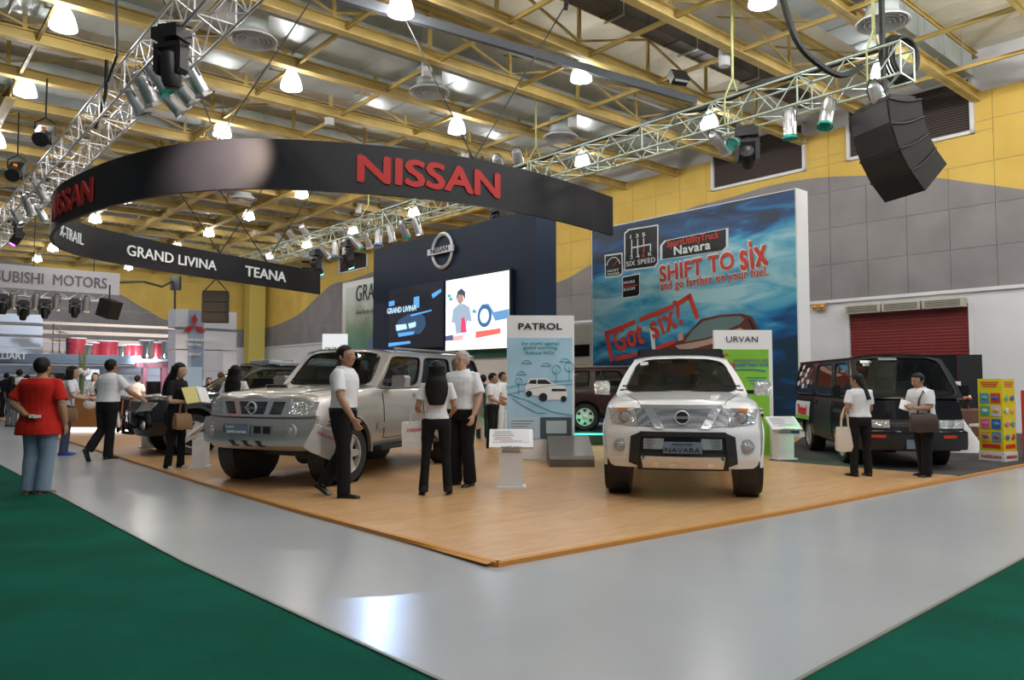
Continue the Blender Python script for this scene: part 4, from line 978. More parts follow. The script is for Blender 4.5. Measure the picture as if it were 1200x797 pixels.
# line drawn trees, clouds and ground
def sketch(t_, pts, r=.006, mt='teal_line', nm='sketch_line'):
    c_ = MB(); c_.path([Vector((rel(t_, *q)[0], Y0 - .006, rel(t_, *q)[1])) for q in pts], r, 4); return c_.build(nm, mt, t_)
for (cx, cy, r_) in ((652, 433, 5), (667, 430, 5.5), (608, 447, 4)):
    sketch(ps, [(cx + r_ * math.cos(t), cy + r_ * math.sin(t)) for t in [k * math.pi / 5 for k in range(11)]]); sketch(ps, [(cx, cy), (cx, cy + 16)])
for (cx, cy) in ((617, 425), (640, 428), (662, 423), (611, 438)):
    sketch(ps, [(cx - 6, cy + 1), (cx - 3, cy - 2), (cx, cy - 3), (cx + 3, cy - 2), (cx + 6, cy + 1), (cx - 6, cy + 1)])
sketch(ps, [(596, 462), (625, 455), (645, 452), (671, 450)]); sketch(ps, [(596, 462), (620, 470), (645, 482), (671, 487)]); sketch(ps, [(600, 466), (612, 475), (630, 484), (640, 484)]); sketch(ps, [(596, 454), (625, 448), (671, 446)])
# printed white wagon
def scar(t_, k, ox, oy):
    def P_(pts, mt, b_): 
        c_ = MB(); c_.prism([rel(t_, ox + k * q[0], oy + k * q[1]) for q in pts], Y0 - b_ - .002, Y0 - b_); return c_.build('printed_vehicle', mt, t_)
    P_([(0, 8), (2, 5), (5, -1), (25, -1.5), (33, 5), (46, 8), (49, 12), (49, 20), (44, 24), (22, 24), (20, 20), (3, 18), (0, 14)], 'white_matt', .008)
    P_([(4, 5), (6, 1), (13, .5), (13, 5.5)], 'black', .011); P_([(14.5, 5.5), (14.5, .5), (24, .5), (31, 5.5)], 'black', .011); P_([(31, 11), (48, 11.5), (48, 14), (31, 14)], 'black', .011)
    for (cx, cy, r_) in ((21, 21, 5), (4.5, 17, 3.6), (45, 23, 3.5)):
        c_ = MB(); x_, z_ = rel(t_, ox + k * cx, oy + k * cy); c_.lathe([(r_ * k * t_.location.y / FPX, 0), (r_ * k * t_.location.y / FPX, .002)], 14, O=(x_, Y0 - .015, z_), ax='Y'); c_.build('printed_tyre', 'black', t_)
scar(ps, 1.0, 615.5, 444.5)
sp(ps, 596, 489, 632, 514, mat('pale_box', (.5, .62, .75), .5), 'text_panel', base=.006); sp(ps, 633, 489, 670, 514, mat('dark_box', (.06, .09, .10), .4), 'photo_panel', base=.006)
sp(ps, 640, 493, 664, 508, mat('engine_print', (.45, .55, .58), .4), 'printed_engine', base=.010)
for k in range(6): sp(ps, 599, 493 + k * 3.2, 626 - (k % 3) * 4, 493.8 + k * 3.2, 'grey_text', 'text_line', base=.010)
pt = thing('plinth', 'grey low plinth at the foot of the PATROL sign', 'plinth', (.98, 12.55, .03), R(0))
c_ = MB(); c_.rings([[(x, -.42, 0), (x, -.42, .12), (x, -.36, .17), (x, .45, .42), (x, .62, .42), (x, .62, 0)] for x in (-.38, .33)]); c_.build('body', mat('taupe', (.13, .12, .11), .4), pt)
ps.location.y = 13.25
us, UW, UH = sign_stand('sign_panel', 'tall green URVAN sign panel behind the white pickup', 836, 903.5, 387, 14.1)
M['sign_green'] = mat('lime_print', (.22, .52, .04), .4, var=.25, vscale=.8)
sp(us, 836.5, 409.5, 903, 540, 'sign_green', 'print'); st(us, 'URVAN', 869.5, 401, 37, 7, 'black_text', bold=.0)
st(us, 'IS THE', 848, 417, 12, 3, 'red_text', 'slogan', .02); st(us, 'MORE', 853, 432, 17, 7, 'red_text', 'slogan', .04); st(us, 'MANAGER FOR LESS', 880, 424, 40, 3.5, 'blue_text' if 'blue_text' in M else 'grey_text', 'slogan', .02)
M['blue_text'] = mat('blue_lettering', (.02, .16, .50), .4)
st(us, 'ROOM THAT PAYS', 880, 429.5, 40, 4, 'blue_text', 'slogan', .02); sketch(us, [(846, 437), (865, 433), (885, 433), (897, 435)], .012, 'blue_text')
for k in range(3): sp(us, 874 + k * 3, 442 + k * 3.6, 898, 443 + k * 3.6, 'blue_text', 'text_line', base=.01)
scar(us, .55, 868, 474)
# small white sign over the silver wagon
ws = thing('small_sign', 'small white sign board above the roof of the silver wagon', 'sign', at(392.5, 411, 19), 0)
c_ = MB(); c_.box((0, 0, .2), (.62, .06, .44)); c_.build('panel', emat('lightbox_white', (.95, .98, 1), .9), ws); c_ = MB(); c_.text('PATROL', (0, -.035, .02), .1, 1.3, depth=.004, bold=.02); c_.build('lettering', 'black_text', ws)
c_ = MB(); c_.tube((0, 0, 0), (0, 0, -1.95), .03); c_.build('pole', 'alu', ws)

# info lecterns
def lectern(px, py, label, rz=0., h=.60, front=True):
    q = G(px, py); q.z = .03
    t_ = thing('info_lectern', label, 'lectern', q, rz)
    c_ = MB(); c_.box((0, 0, .012), (.38, .30, .024)); c_.box((0, 0, h * .38), (.30, .20, h * .74)); c_.box((0, 0, h * .8), (.24, .12, h * .2)); c_.build('post', 'white_matt', t_)
    m_ = Matrix.Rotation(R(38), 3, 'X')
    c_ = MB(); c_.box((0, -.02, h + .02), (.56, .34, .035), rot=m_); tp = c_.build('top', 'white_matt', t_)
    c_ = MB(); c_.box(Vector((0, -.02, h + .02)) + m_ @ Vector((0, .03, .02)), (.46, .24, .004), rot=m_); c_.build('info_sheet', mat('info_sheet', (.66, .66, .70), .3), tp)
    for k in range(6):
        c_ = MB(); c_.box(Vector((0, -.02, h + .02)) + m_ @ Vector((-.1 if k < 5 else 0, .11 - k * .035, .0235)), (.2 + .04 * (k % 3), .008, .002), rot=m_); c_.build('text_line', 'red_text' if k == 4 else 'grey_text', tp)
    if front: c_ = MB(); c_.text('NISSAN', (0, -.165, h - .095), .055, 1.3, depth=.003, bold=.01, ); c_.build('lettering', 'grey_text', tp)
    return t_
lectern(599, 574, 'white info lectern in front of the PATROL sign')
lectern(918, 540, 'white info lectern between the white pickup and the black van', R(10))
lectern(235, 550, 'white info lectern at the left front corner of the silver wagon', R(-80), front=False)
lectern(172, 526, 'small white info lectern under the nose of the black car', R(-60), front=False)
# platform with green light strip
pf = thing('platform', 'low dark platform edged with a green light strip behind the white pickup', 'platform', (2.6, 17.9, 0.03))
c_ = MB(); c_.box((0, 0, .13), (5.2, 3.4, .22)); c_.build('deck', mat('dark_green_deck', (.02, .045, .035), .3), pf)
c_ = MB(); c_.box((0, -1.71, .235), (5.2, .03, .03)); c_.build('light_strip', emat('green_strip', (.05, .9, .45), 3.5), pf)
for k, (lx, ly, lz_, e_, tx) in enumerate([(1.4, 15.6, .4, 4, (1.5, 17, .6)), (4.55, 12.6, 1.2, 22, (5.2, 12.8, .7)), (4.3, 14.9, 2.6, 26, (4.9, 18, 2.4))]):
    g_ = bpy.data.lights.new('green_spot', 'SPOT'); g_.energy = e_ * 3; g_.color = (.05, 1, .35); g_.spot_size = R(95); g_.spot_blend = .6; g_.shadow_soft_size = .1
    o_ = bpy.data.objects.new('green_spot', g_); COL.objects.link(o_); o_.location = (lx, ly, lz_); o_.rotation_euler = (Vector(tx) - o_.location).to_track_quat('-Z', 'Y').to_euler()
bl_ = bpy.data.lights.new('blue_stage_spot', 'SPOT'); bl_.energy = 2600; bl_.color = (.35, .55, 1); bl_.spot_size = R(26); bl_.spot_blend = .9; bo_ = bpy.data.objects.new('blue_stage_spot', bl_); COL.objects.link(bo_)
bo_.location = hall(14.3, 24, 6.6); bo_.rotation_euler = (Vector((-.6, 11.6, 0)) - bo_.location).to_track_quat('-Z', 'Y').to_euler()

# ------------------------------------------------------------------ right side: brochure tower, banquet corner
q = G(1184, 543.5)
bt = thing('brochure_tower', 'yellow square brochure tower covered with small car pictures at the right edge', 'display stand', (q.x - .02, q.y + .28, .03), R(-60))
M['tower_yellow'] = mat('tower_yellow', (.75, .60, .02), .4)
c_ = MB(); c_.box((0, 0, .78), (.40, .40, 1.24)); c_.build('column', 'tower_yellow', bt); c_ = MB(); c_.box((0, 0, .08), (.42, .42, .16)); c_.build('base_band', 'white_matt', bt)
cols = [(.10, .3, .5), (.55, .06, .05), (.1, .4, .2), (.6, .62, .65), (.65, .15, .3), (.05, .15, .45), (.75, .35, .05)]
cm_ = [mat('print_swatch', c__, .4) for c__ in cols]
for f_ in range(2):          # f_=0: face -y ; f_=1: face +x ; the edge between them faces the camera
    fr = (lambda x, d, z: (x, -.2 - d, z)) if f_ == 0 else (lambda x, d, z: (.2 + d, x, z))
    sz = (lambda w_, d, h_: (w_, d, h_)) if f_ == 0 else (lambda w_, d, h_: (d, w_, h_))
    for r_ in range(4):
        for k in range(2):
            c_ = MB(); c_.box(fr(-.09 + .18 * k, .006, 1.07 - r_ * .22), sz(.15, .012, .17 if f_ == 0 else .02)); o_ = c_.build('picture_card', cm_[(r_ * 2 + k + f_ * 3) % 7], bt)
            c_ = MB(); c_.ball(fr(-.09 + .18 * k, .014, 1.07 - r_ * .22), (.055, .012, .035) if f_ == 0 else (.012, .055, .05), 8, 5); c_.build('printed_vehicle', cm_[(r_ + k * 3 + 2) % 7], o_)
    for k in range(3): c_ = MB(); c_.box(fr(0, .004, 1.34 - k * .035), sz(.30 - .04 * k, .006, .016)); c_.build('text_line', 'red_text', bt)
    c_ = MB(); c_.box(fr(0, .004, .25), sz(.3, .006, .07)); c_.build('slogan_band', 'red_text', bt)
c_ = MB(); c_.text('NISSAN', (0, -.215, .05), .075, 1.3, depth=.004, bold=.02); c_.build('lettering', 'red_text', bt)
m_ = MB(); m_.M = Matrix.Rotation(R(90), 4, 'Z'); m_.text('NISSAN', (0, -.215, .05), .075, 1.3, depth=.004, bold=.02); m_.build('lettering', 'red_text', bt)
q = G(1207, 548); c_ = MB(); c_.box((0, 0, .6), (.4, .4, 1.2)); rs_ = thing('display_stand', 'red display stand cut off by the right edge behind the yellow tower', 'display stand', (q.x + .75, q.y + .8, .03), R(-60)); c_.build('body', 'red_text', rs_); c_ = MB(); c_.box((0, -.205, .7), (.3, .01, .5)); c_.build('panel', 'white_matt', rs_)
bk_ = thing('partition', 'black glossy folding partition in front of the red shutter', 'partition', at(1105, 446, 18.3) * Vector((1, 1, 0)), R(-8))
for k, (x, w_) in enumerate(((-.75, .72), (-.02, .72), (.62, .52))):
    c_ = MB(); c_.box((x, .03 * (k % 2), 1.05), (w_, .05, 1.94)); c_.build('panel', 'black_gloss' if k != 2 else 'black', bk_)
# white notice on partition
nt_ = thing('notice', 'small white notice with a dark arrow on the black partition right of the van', 'notice', at(1118, 452, 18.0), R(-8))
c_ = MB(); c_.box((0, 0, 0), (.3, .01, .2)); c_.build('sheet', 'white_matt', nt_); c_ = MB(); c_.prism([(-.1, .0), (-.02, .05), (-.02, .02), (.1, .02), (.1, -.02), (-.02, -.02), (-.02, -.05)], -.012, -.006); c_.build('arrow', 'black_text', nt_)
q = G(1143, 522)
tb = thing('banquet_table', 'round table with brown cloth at the right by the shutter', 'table', (q.x, q.y + .3, .03), 0)
M['brown_cloth'] = mat('brown_cloth', (.13, .06, .045), .8, bump=.3, bscale=20)
def drape(R0, z1, n=32, amp=.03, k=9): return [[((R0 + (.06 + amp * math.sin(k * t)) * (1 - z / z1)) * math.cos(t), (R0 + (.06 + amp * math.sin(k * t)) * (1 - z / z1)) * math.sin(t), z) for t in [2 * math.pi * i / n for i in range(n)]] for z in (0, z1 * .5, z1 * .95, z1)]
c_ = MB(); c_.rings(drape(.75, .74)); c_.build('tablecloth', 'brown_cloth', tb, smooth=True)
wc = thing('draped_cloth', 'white cloth falling to the floor beside the black van bumper', 'cloth', (G(1136, 531).x - .15, G(1136, 531).y, .03))
c_ = MB(); c_.rings([[(( .42 * (1 - z) + .06) * math.cos(t) + .12 * math.sin(5 * t) * (1 - z) * .3 - z * .18, (.25 * (1 - z) + .06) * math.sin(t), z * .85) for t in [2 * math.pi * i / 28 for i in range(28)]] for z in (0, .3, .6, 1)]); c_.build('fabric', 'white_matt', wc, smooth=True)
M['gold'] = mat('gold_chair', (.45, .30, .12), .4)
def chiavari(loc, rz, label):
    t_ = thing('banquet_chair', label, 'chair', loc, rz)
    for x in (-.19, .19):
        c_ = MB(); c_.tube((x, -.18, 0), (x, -.18, .45), .016); c_.build('leg', 'gold', t_)
        c_ = MB(); c_.path([(x, .18, 0), (x, .18, .45), (x * .95, .24, .92)], .016); c_.build('leg', 'gold', t_)
    for z in (.55, .68, .80, .90): c_ = MB(); c_.tube((-.18, .20 + (z - .45) * .1, z), (.18, .20 + (z - .45) * .1, z), .013); c_.build('back_rail', 'gold', t_)
    for y in (-.18, .18): c_ = MB(); c_.tube((-.19, y, .22), (.19, y, .22), .011); c_.build('stretcher', 'gold', t_)
    c_ = MB(); c_.box((0, 0, .46), (.42, .40, .05)); c_.build('cushion', 'white_matt', t_)
q = G(1156, 527); chiavari((q.x, q.y, .03), R(-70), 'gold slatted banquet chair with a white cushion beside the yellow tower')
q = G(1146, 518); chiavari((q.x - .1, q.y + 1.6, .03), R(0), 'gold banquet chair behind the round brown table')
tbz = .775
for i in range(11):
    r_ = .12 + .5 * random.random(); t = random.random() * 6.28; gl_x = tb.location.x + r_ * math.cos(t); gl_y = tb.location.y + r_ * math.sin(t)
    c_ = MB(); c_.lathe([(.028, 0), (.006, .008), (.005, .07), (.026, .10), (.03, .16)], 10); tag(c_.build('glass', 'glass_clear', smooth=True, loc=(gl_x, gl_y, tbz)), 'small drinking glass on the round brown table', 'glass', 'glasses on the brown table')
c_ = MB(); c_.lathe([(.06, 0), (.05, .12), (.09, .2)], 12); vz = thing('flower_vase', 'small vase with white flowers in the middle of the brown table', 'vase', (tb.location.x, tb.location.y, tbz)); c_.build('vase', 'glass_clear', vz, smooth=True)
for i in range(7): c_ = MB(); c_.ball((.09 * math.cos(i), .09 * math.sin(i), .24 + .03 * (i % 2)), .04, 8, 6); c_.build('flower', 'white_matt' if i % 2 else 'amber', vz, smooth=True)

# ------------------------------------------------------------------ left side: rival stand
BM = 45.0
def bq(px, py, b=BM): a_, z_ = onb(px, py, b); return a_, z_
def bbox(mb, px0, py0, px1, py1, b=BM, th=.3, y=0):   # px box on plane b
    a0, z0 = bq(px0, py0, b); a1, z1 = bq(px1, py1, b); mb.box(((a0 + a1) / 2, y + th / 2, (z0 + z1) / 2), (abs(a1 - a0), th, abs(z1 - z0)))
M['pale_panel'] = mat('pale_blue_panel', (.62, .68, .80), .45); M['tan_panel'] = mat('tan_panel', (.60, .48, .40), .6); M['slate'] = mat('slate_fascia', (.10, .14, .19), .4)
mst = thing('exhibition_stand', 'large white and tan stand with an upper deck at the far left', 'stand', hall(0, BM), RB)
for k in range(4): 
    c_ = MB(); bbox(c_, -40, 365 + k * 14, 50, 378.8 + k * 14); c_.build('wall_panel', 'pale_panel', mst)
for k in range(5):
    c_ = MB(); bbox(c_, 51, 376 + k * 10, 207, 385.85 + k * 10, th=.2, y=.3); c_.build('wall_panel', 'tan_panel', mst)
c_ = MB(); bbox(c_, -40, 413, 165, 424, b=42, th=.4); o_ = c_.build('fascia', 'slate', mst); o_.location.y = -3
def fix(o_, b): o_.location.y = b - BM
c_ = MB(); bbox(c_, 165, 421, 206, 427, b=42, th=.4); fix(c_.build('deck_edge', 'pale_panel', mst), 42)
c_ = MB(); a0, z0 = bq(-40, 425, 42); a1, _ = bq(206, 425, 42); c_.box(((a0 + a1) / 2, 1.4, z0 + .1), (a1 - a0, 2.8, .16)); fix(c_.build('deck', 'slate', mst), 42)
for k in range(5): c_ = MB(); bbox(c_, -40, 427 + k * 13, 206, 439.85 + k * 13, b=46, th=.2); fix(c_.build('rear_panel', 'pale_panel', mst), 46)
c_ = MB(); a_, z_ = bq(14, 421, 42); c_.text('RALLIART', (a_ - .3, -.45, z_), .42, .9, depth=.02, bold=.03); fix(c_.build('lettering', 'white_text', mst), 42)
for (p0, p1, b_) in ((168, 172, 41), (190, 196, 41)):
    c_ = MB(); bbox(c_, p0, 426, p1, 482, b=b_, th=.3); fix(c_.build('pink_post', mat('pink_post', (.75, .35, .5), .4), mst), b_)
c_ = MB(); bbox(c_, 160, 425, 196, 431, b=41, th=.35); fix(c_.build('pink_beam', M['pink_post'] if 'pink_post' in M else mat('pink_beam', (.8, .4, .55), .4), mst), 41)
for (x0_, y0_, x1_, y1_) in ((172, 447, 188, 470), (100, 432, 117, 446), (62, 437, 76, 446)):
    c_ = MB(); bbox(c_, x0_, y0_, x1_, y1_, b=40.8, th=.1); o_ = c_.build('monitor', 'black', mst); fix(o_, 40.8)
    c_ = MB(); bbox(c_, x0_ + .8, y0_ + .8, x1_ - .8, y1_ - .8, b=40.6, th=.02); o_ = c_.build('monitor_picture', emat('monitor_glow', (.75, .9, 1), 1.0) if x0_ == 100 else 'black_gloss', mst); fix(o_, 40.6)
c_ = MB(); bbox(c_, -40, 452, 150, 481, b=40.7, th=.3); fix(c_.build('counter_wall', 'pale_panel', mst), 40.7)
# tower with logo banner
AT = 38.5
tw = thing('stand_tower', 'white panelled tower with a blue-grey red-emblem banner at the rival stand', 'tower', hall(0, AT), RB)
for k in range(5): c_ = MB(); bbox(c_, 206, 362 + k * 24.5, 277, 386.2 + k * 24.5, b=AT, th=1.2); c_.build('tower_panel', 'pale_panel', tw)
c_ = MB(); bbox(c_, 222, 363, 237.5, 456, b=AT - .1, th=.05); c_.build('banner', mat('banner_blue', (.25, .33, .48), .4), tw).location.y = -.1
a_, z_ = bq(227.5, 382, AT - .2)
for ang in (90, 210, 330):
    d_ = Vector((math.cos(R(ang)), 0, math.sin(R(ang)))); n_ = Vector((-d_.z, 0, d_.x)); s_ = .30
    P_ = [Vector((a_, 0, z_)), Vector((a_, 0, z_)) + d_ * s_ + n_ * s_ * .45, Vector((a_, 0, z_)) + d_ * s_ * 2, Vector((a_, 0, z_)) + d_ * s_ - n_ * s_ * .45]
    c_ = MB(); c_.prism([(q_.x, q_.z) for q_ in P_], -.3, -.26); c_.build('emblem_diamond', 'red_sign', tw)
c_ = MB(); c_.text('MITSUBISHI', (a_, -.3, z_ - .75), .17, .95, depth=.02, bold=.02); c_.build('lettering', 'white_text', tw); c_ = MB(); c_.text('MOTORS', (a_, -.3, z_ - .98), .17, .95, depth=.02, bold=.02); c_.build('lettering', 'white_text', tw)
c_ = MB(); c_.text('Lancer', (a_, -.3, z_ - 1.45), .26, 1.0, depth=.02, bold=.01); c_.build('lettering', 'white_text', tw)
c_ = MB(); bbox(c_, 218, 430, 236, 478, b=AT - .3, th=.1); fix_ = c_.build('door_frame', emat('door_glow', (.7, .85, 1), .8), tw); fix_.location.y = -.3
# overhead banner MITSUBISHI MOTORS
ob = thing('overhead_banner', 'long pale overhead banner with grey lettering ending in MOTORS', 'banner', hall(0, 36), RB)
a0, z0 = onb(140, 346, 36); a1, z1 = onb(-120, 300, 36); _, zt2 = onb(140, 320.5, 36)
c_ = MB(); c_.box(((a0 + a1) / 2, .1, (z0 + zt2) / 2), (a0 - a1, .2, zt2 - z0)); c_.build('panel', mat('banner_pale', (.66, .66, .74), .4), ob)
aL = onb(-36, 330, 36)[0]; aR = onb(125, 339, 36)[0]; vs, fs = text_mesh('MITSUBISHI  MOTORS', .012, .02, 0, 1.0); wt_ = max(v[0] for v in vs) - min(v[0] for v in vs)
hz = (zt2 - z0) * .48; c_ = MB(); c_.text('MITSUBISHI  MOTORS', (aR, -.02, (z0 + zt2) / 2 - hz * .5), hz / .72, (aR - aL) / (wt_ * hz / .72), depth=.02, bold=.012, align='RIGHT'); c_.build('lettering', mat('banner_grey', (.16, .13, .15), .4), ob)
for k in range(4): c_ = MB(); x_ = a0 - 1 - k * 2.2; c_.tube((x_, .1, zt2), (x_, .1, 9.25), .02, 5); c_.build('suspension_wire', 'cable', ob)
box_truss('lighting_truss', 'short silver truss with spotlights under the pale overhead banner', hall(a1, 36.6, z0 - .05), hall(a0 - .3, 36.6, z0 - .05), .4)
for k, px_ in enumerate((4, 16, 28, 42, 53, 66, 88, 101)):
    a_, z_ = onb(px_, 345, 36.4); moving_head(hall(a_, 36.4, z0 - .35 - .1 * (k % 3)), RB, R(20 * math.sin(k)), 'stage spotlight under the pale overhead banner, ' + ['first', 'second', 'third', 'fourth', 'fifth', 'sixth', 'seventh', 'eighth'][k] + ' from the left', .95) if k % 2 == 0 else par_can(hall(a_, 36.4, z0 - .45), RB, R(20), None, 'silver par can under the pale overhead banner, ' + ['first', 'second', 'third', 'fourth', 'fifth', 'sixth', 'seventh', 'eighth'][k] + ' from the left', L=.5, r=.16)
q = at(128, 362, 31.5); t_ = thing('hanging_speaker', 'tilted grey speaker box hanging at the right end of the pale banner', 'loudspeaker', q, R(-15)); c_ = MB(); c_.box((0, 0, 0), (.65, .6, .75), rot=Matrix.Rotation(R(18), 3, 'Y')); c_.build('cabinet', 'speaker_cloth', t_); c_ = MB(); c_.tube((0, 0, .3), (0, 0, 1.0), .03); c_.build('bracket', 'black', t_)
# percussion instruments on the upper deck
deckz = bq(100, 425, 42)[1] + .2
def drum(px_, r_, h_, mt, lab, grp):
    a_ = bq(px_, 420, 43)[0]; t_ = thing('drum', lab, 'drum', hall(a_, 43, deckz), 0)
    c_ = MB(); c_.lathe([(r_, .1), (r_, h_)], 18); c_.build('shell', mt, t_, smooth=True); c_ = MB(); c_.lathe([(r_ + .02, h_), (r_ + .02, h_ + .05)], 18); c_.build('drumhead', 'white_matt', t_); c_ = MB(); c_.lathe([(r_ + .02, .1), (r_ + .02, .15)], 18); c_.build('hoop', 'chrome', t_)
M['drum_red'] = mat('drum_red', (.40, .04, .06), .3)
for px_, r_, h_, mt, lab in [(89, .42, 1.0, 'drum_red', 'large red drum at the left of the upper deck row'), (103, .28, .7, 'chrome', 'small steel drum right of the first red drum'), (110, .28, .8, 'drum_red', 'narrow red drum right of the small steel one'), (126, .48, .9, 'drum_red', 'largest red drum in the middle of the upper deck'), (141, .3, .7, 'chrome', 'steel drum right of the largest red drum'), (150, .26, .75, 'drum_red', 'thin red drum left of the two steel tanks'), (158, .26, .75, 'drum_red', 'thin red drum next to the big steel drum'), (172, .38, 1.0, 'chrome', 'big steel drum, left one of the pair'), (183, .3, .9, 'drum_red', 'red drum between the two big steel drums'), (194, .38, 1.0, 'chrome', 'big steel drum, right one of the pair')]: drum(px_, r_, h_, mt, lab, None)
for k, px_ in enumerate((61, 69, 77)):
    a_ = bq(px_, 420, 43)[0]; t_ = thing('cymbal_stand', 'cymbal stand at the left of the drums, ' + ('left', 'middle', 'right')[k] + ' one', 'cymbal stand', hall(a_, 43, deckz)); c_ = MB(); c_.tube((0, 0, 0), (0, 0, 1.6 - .3 * k + .1), .03, 6)
    for an in (0, 2.1, 4.2): c_.tube((0, 0, .4), (.3 * math.cos(an), .3 * math.sin(an), 0), .02, 5)
    c_.build('stand', 'chrome', t_)
    for z_ in (.8, 1.4 - .2 * k): c_ = MB(); c_.lathe([(.02, .03), (.28, 0), (.28, -.01)], 16, O=(.1, 0, z_ + .1), frame=Matrix.Rotation(R(15), 3, 'Y')); c_.build('cymbal', 'chrome', t_)
# scaffold behind
sc_ = thing('scaffold', 'thin metal scaffold frame far behind the silver wagon', 'scaffold', hall(20.5, 36), RA)
c_ = MB()
x0_ = -0.0
for x in (0, 1.6, 3.2):
    c_.tube((x, 0, 0), (x, 0, 3.9), .04, 5)
for z in (1.9, 2.9, 3.9): c_.tube((0, 0, z), (3.2, 0, z), .035, 5)
c_.tube((0, 0, 1.9), (1.6, 0, 3.9), .03, 5); c_.tube((1.6, 0, 3.9), (3.2, 0, 1.9), .03, 5); c_.build('frame', mat('scaffold_tube', (.35, .33, .28), .5), sc_)
# hoist cable on the back wall
wire('power_cable', [at(205, 378, 50), at(205, 335, 50), at(206, 328, 50), at(190, 336, 48), at(168, 330, 46), at(140, 331, 40)], .07, 'black cable with a box running from the wall to the pale overhead banner')
c_ = MB(); c_.box((0, 0, 0), (.6, .3, .9)); tag(c_.build('cable_box', 'black', loc=at(206, 332, 49.6)), 'small dark junction box hanging on the yellow back wall', 'box')

# ------------------------------------------------------------------ reception counter
q = G(99, 508)
rc = thing('reception_counter', 'orange-brown reception counter with a glowing base at the left', 'counter', (q.x, q.y, .0), R(-4))
M['counter_wood'] = mat('counter_wood', (.50, .22, .07), .35, var=.1, vscale=3); M['counter_orange'] = mat('counter_orange', (.65, .20, .09), .4)
c_ = MB(); c_.box((-.05, .3, .56), (1.35, .6, .80)); c_.build('body', 'counter_wood', rc)
c_ = MB(); c_.box((.97, .4, .56), (.7, .6, .80)); c_.build('orange_body', 'counter_orange', rc)
c_ = MB(); c_.box((.3, .3, .975), (2.1, .7, .03)); c_.build('top', 'white_matt', rc)
c_ = MB(); c_.box((.25, .35, .09), (1.85, .5, .14)); c_.build('glowing_base', emat('counter_glow', (1, .98, .92), 2.2), rc)
v_ = thing('flower_arrangement', 'tall glass vase with green stems and a ring of white flowers on the counter', 'flowers', (G(90, 508).x + .0, q.y + .15, .99))
c_ = MB(); c_.lathe([(.07, 0), (.06, .5), (.065, .6)], 12); c_.build('vase', mat('stem_green', (.14, .18, .08), .3), v_, smooth=True)
for i in range(9): c_ = MB(); c_.ball((.15 * math.cos(i * .7), .13 * math.sin(i * .7), .62 + .05 * math.sin(i * 2)), .075, 8, 6); c_.build('flower', 'white_matt', v_, smooth=True)
for i in range(14): 
    an = i * 1.1; c_ = MB(); c_.tube((.03 * math.cos(an), .03 * math.sin(an), .5), (.10 * math.cos(an), .10 * math.sin(an), 1.25 + .1 * math.sin(i * 3)), .012, 4, r1=.004); c_.build('grass_blade', mat('blade_green', (.20, .24, .09), .6) if i == 0 else bpy.data.materials['blade_green'], v_)

# the rival stand's own spotlights
for k, (a_, b_, z_, ta, tz) in enumerate([(9.5, 38.5, 5.2, 8, 2), (13, 38.5, 5.2, 13, 3), (16.5, 36.5, 6.0, 17.5, 3.5), (11, 41.2, 2.6, 11, 1), (15, 41.2, 2.6, 15, 1)]):
    sd = bpy.data.lights.new('stand_spot', 'SPOT'); sd.energy = 2600 if k < 3 else 900; sd.color = (.86, .92, 1); sd.spot_size = R(100); sd.spot_blend = .7; sd.shadow_soft_size = .2
    so = bpy.data.objects.new('stand_spot', sd); COL.objects.link(so); so.location = hall(a_, b_, z_); so.rotation_euler = (hall(ta, 46, tz) - so.location).to_track_quat('-Z', 'Y').to_euler()
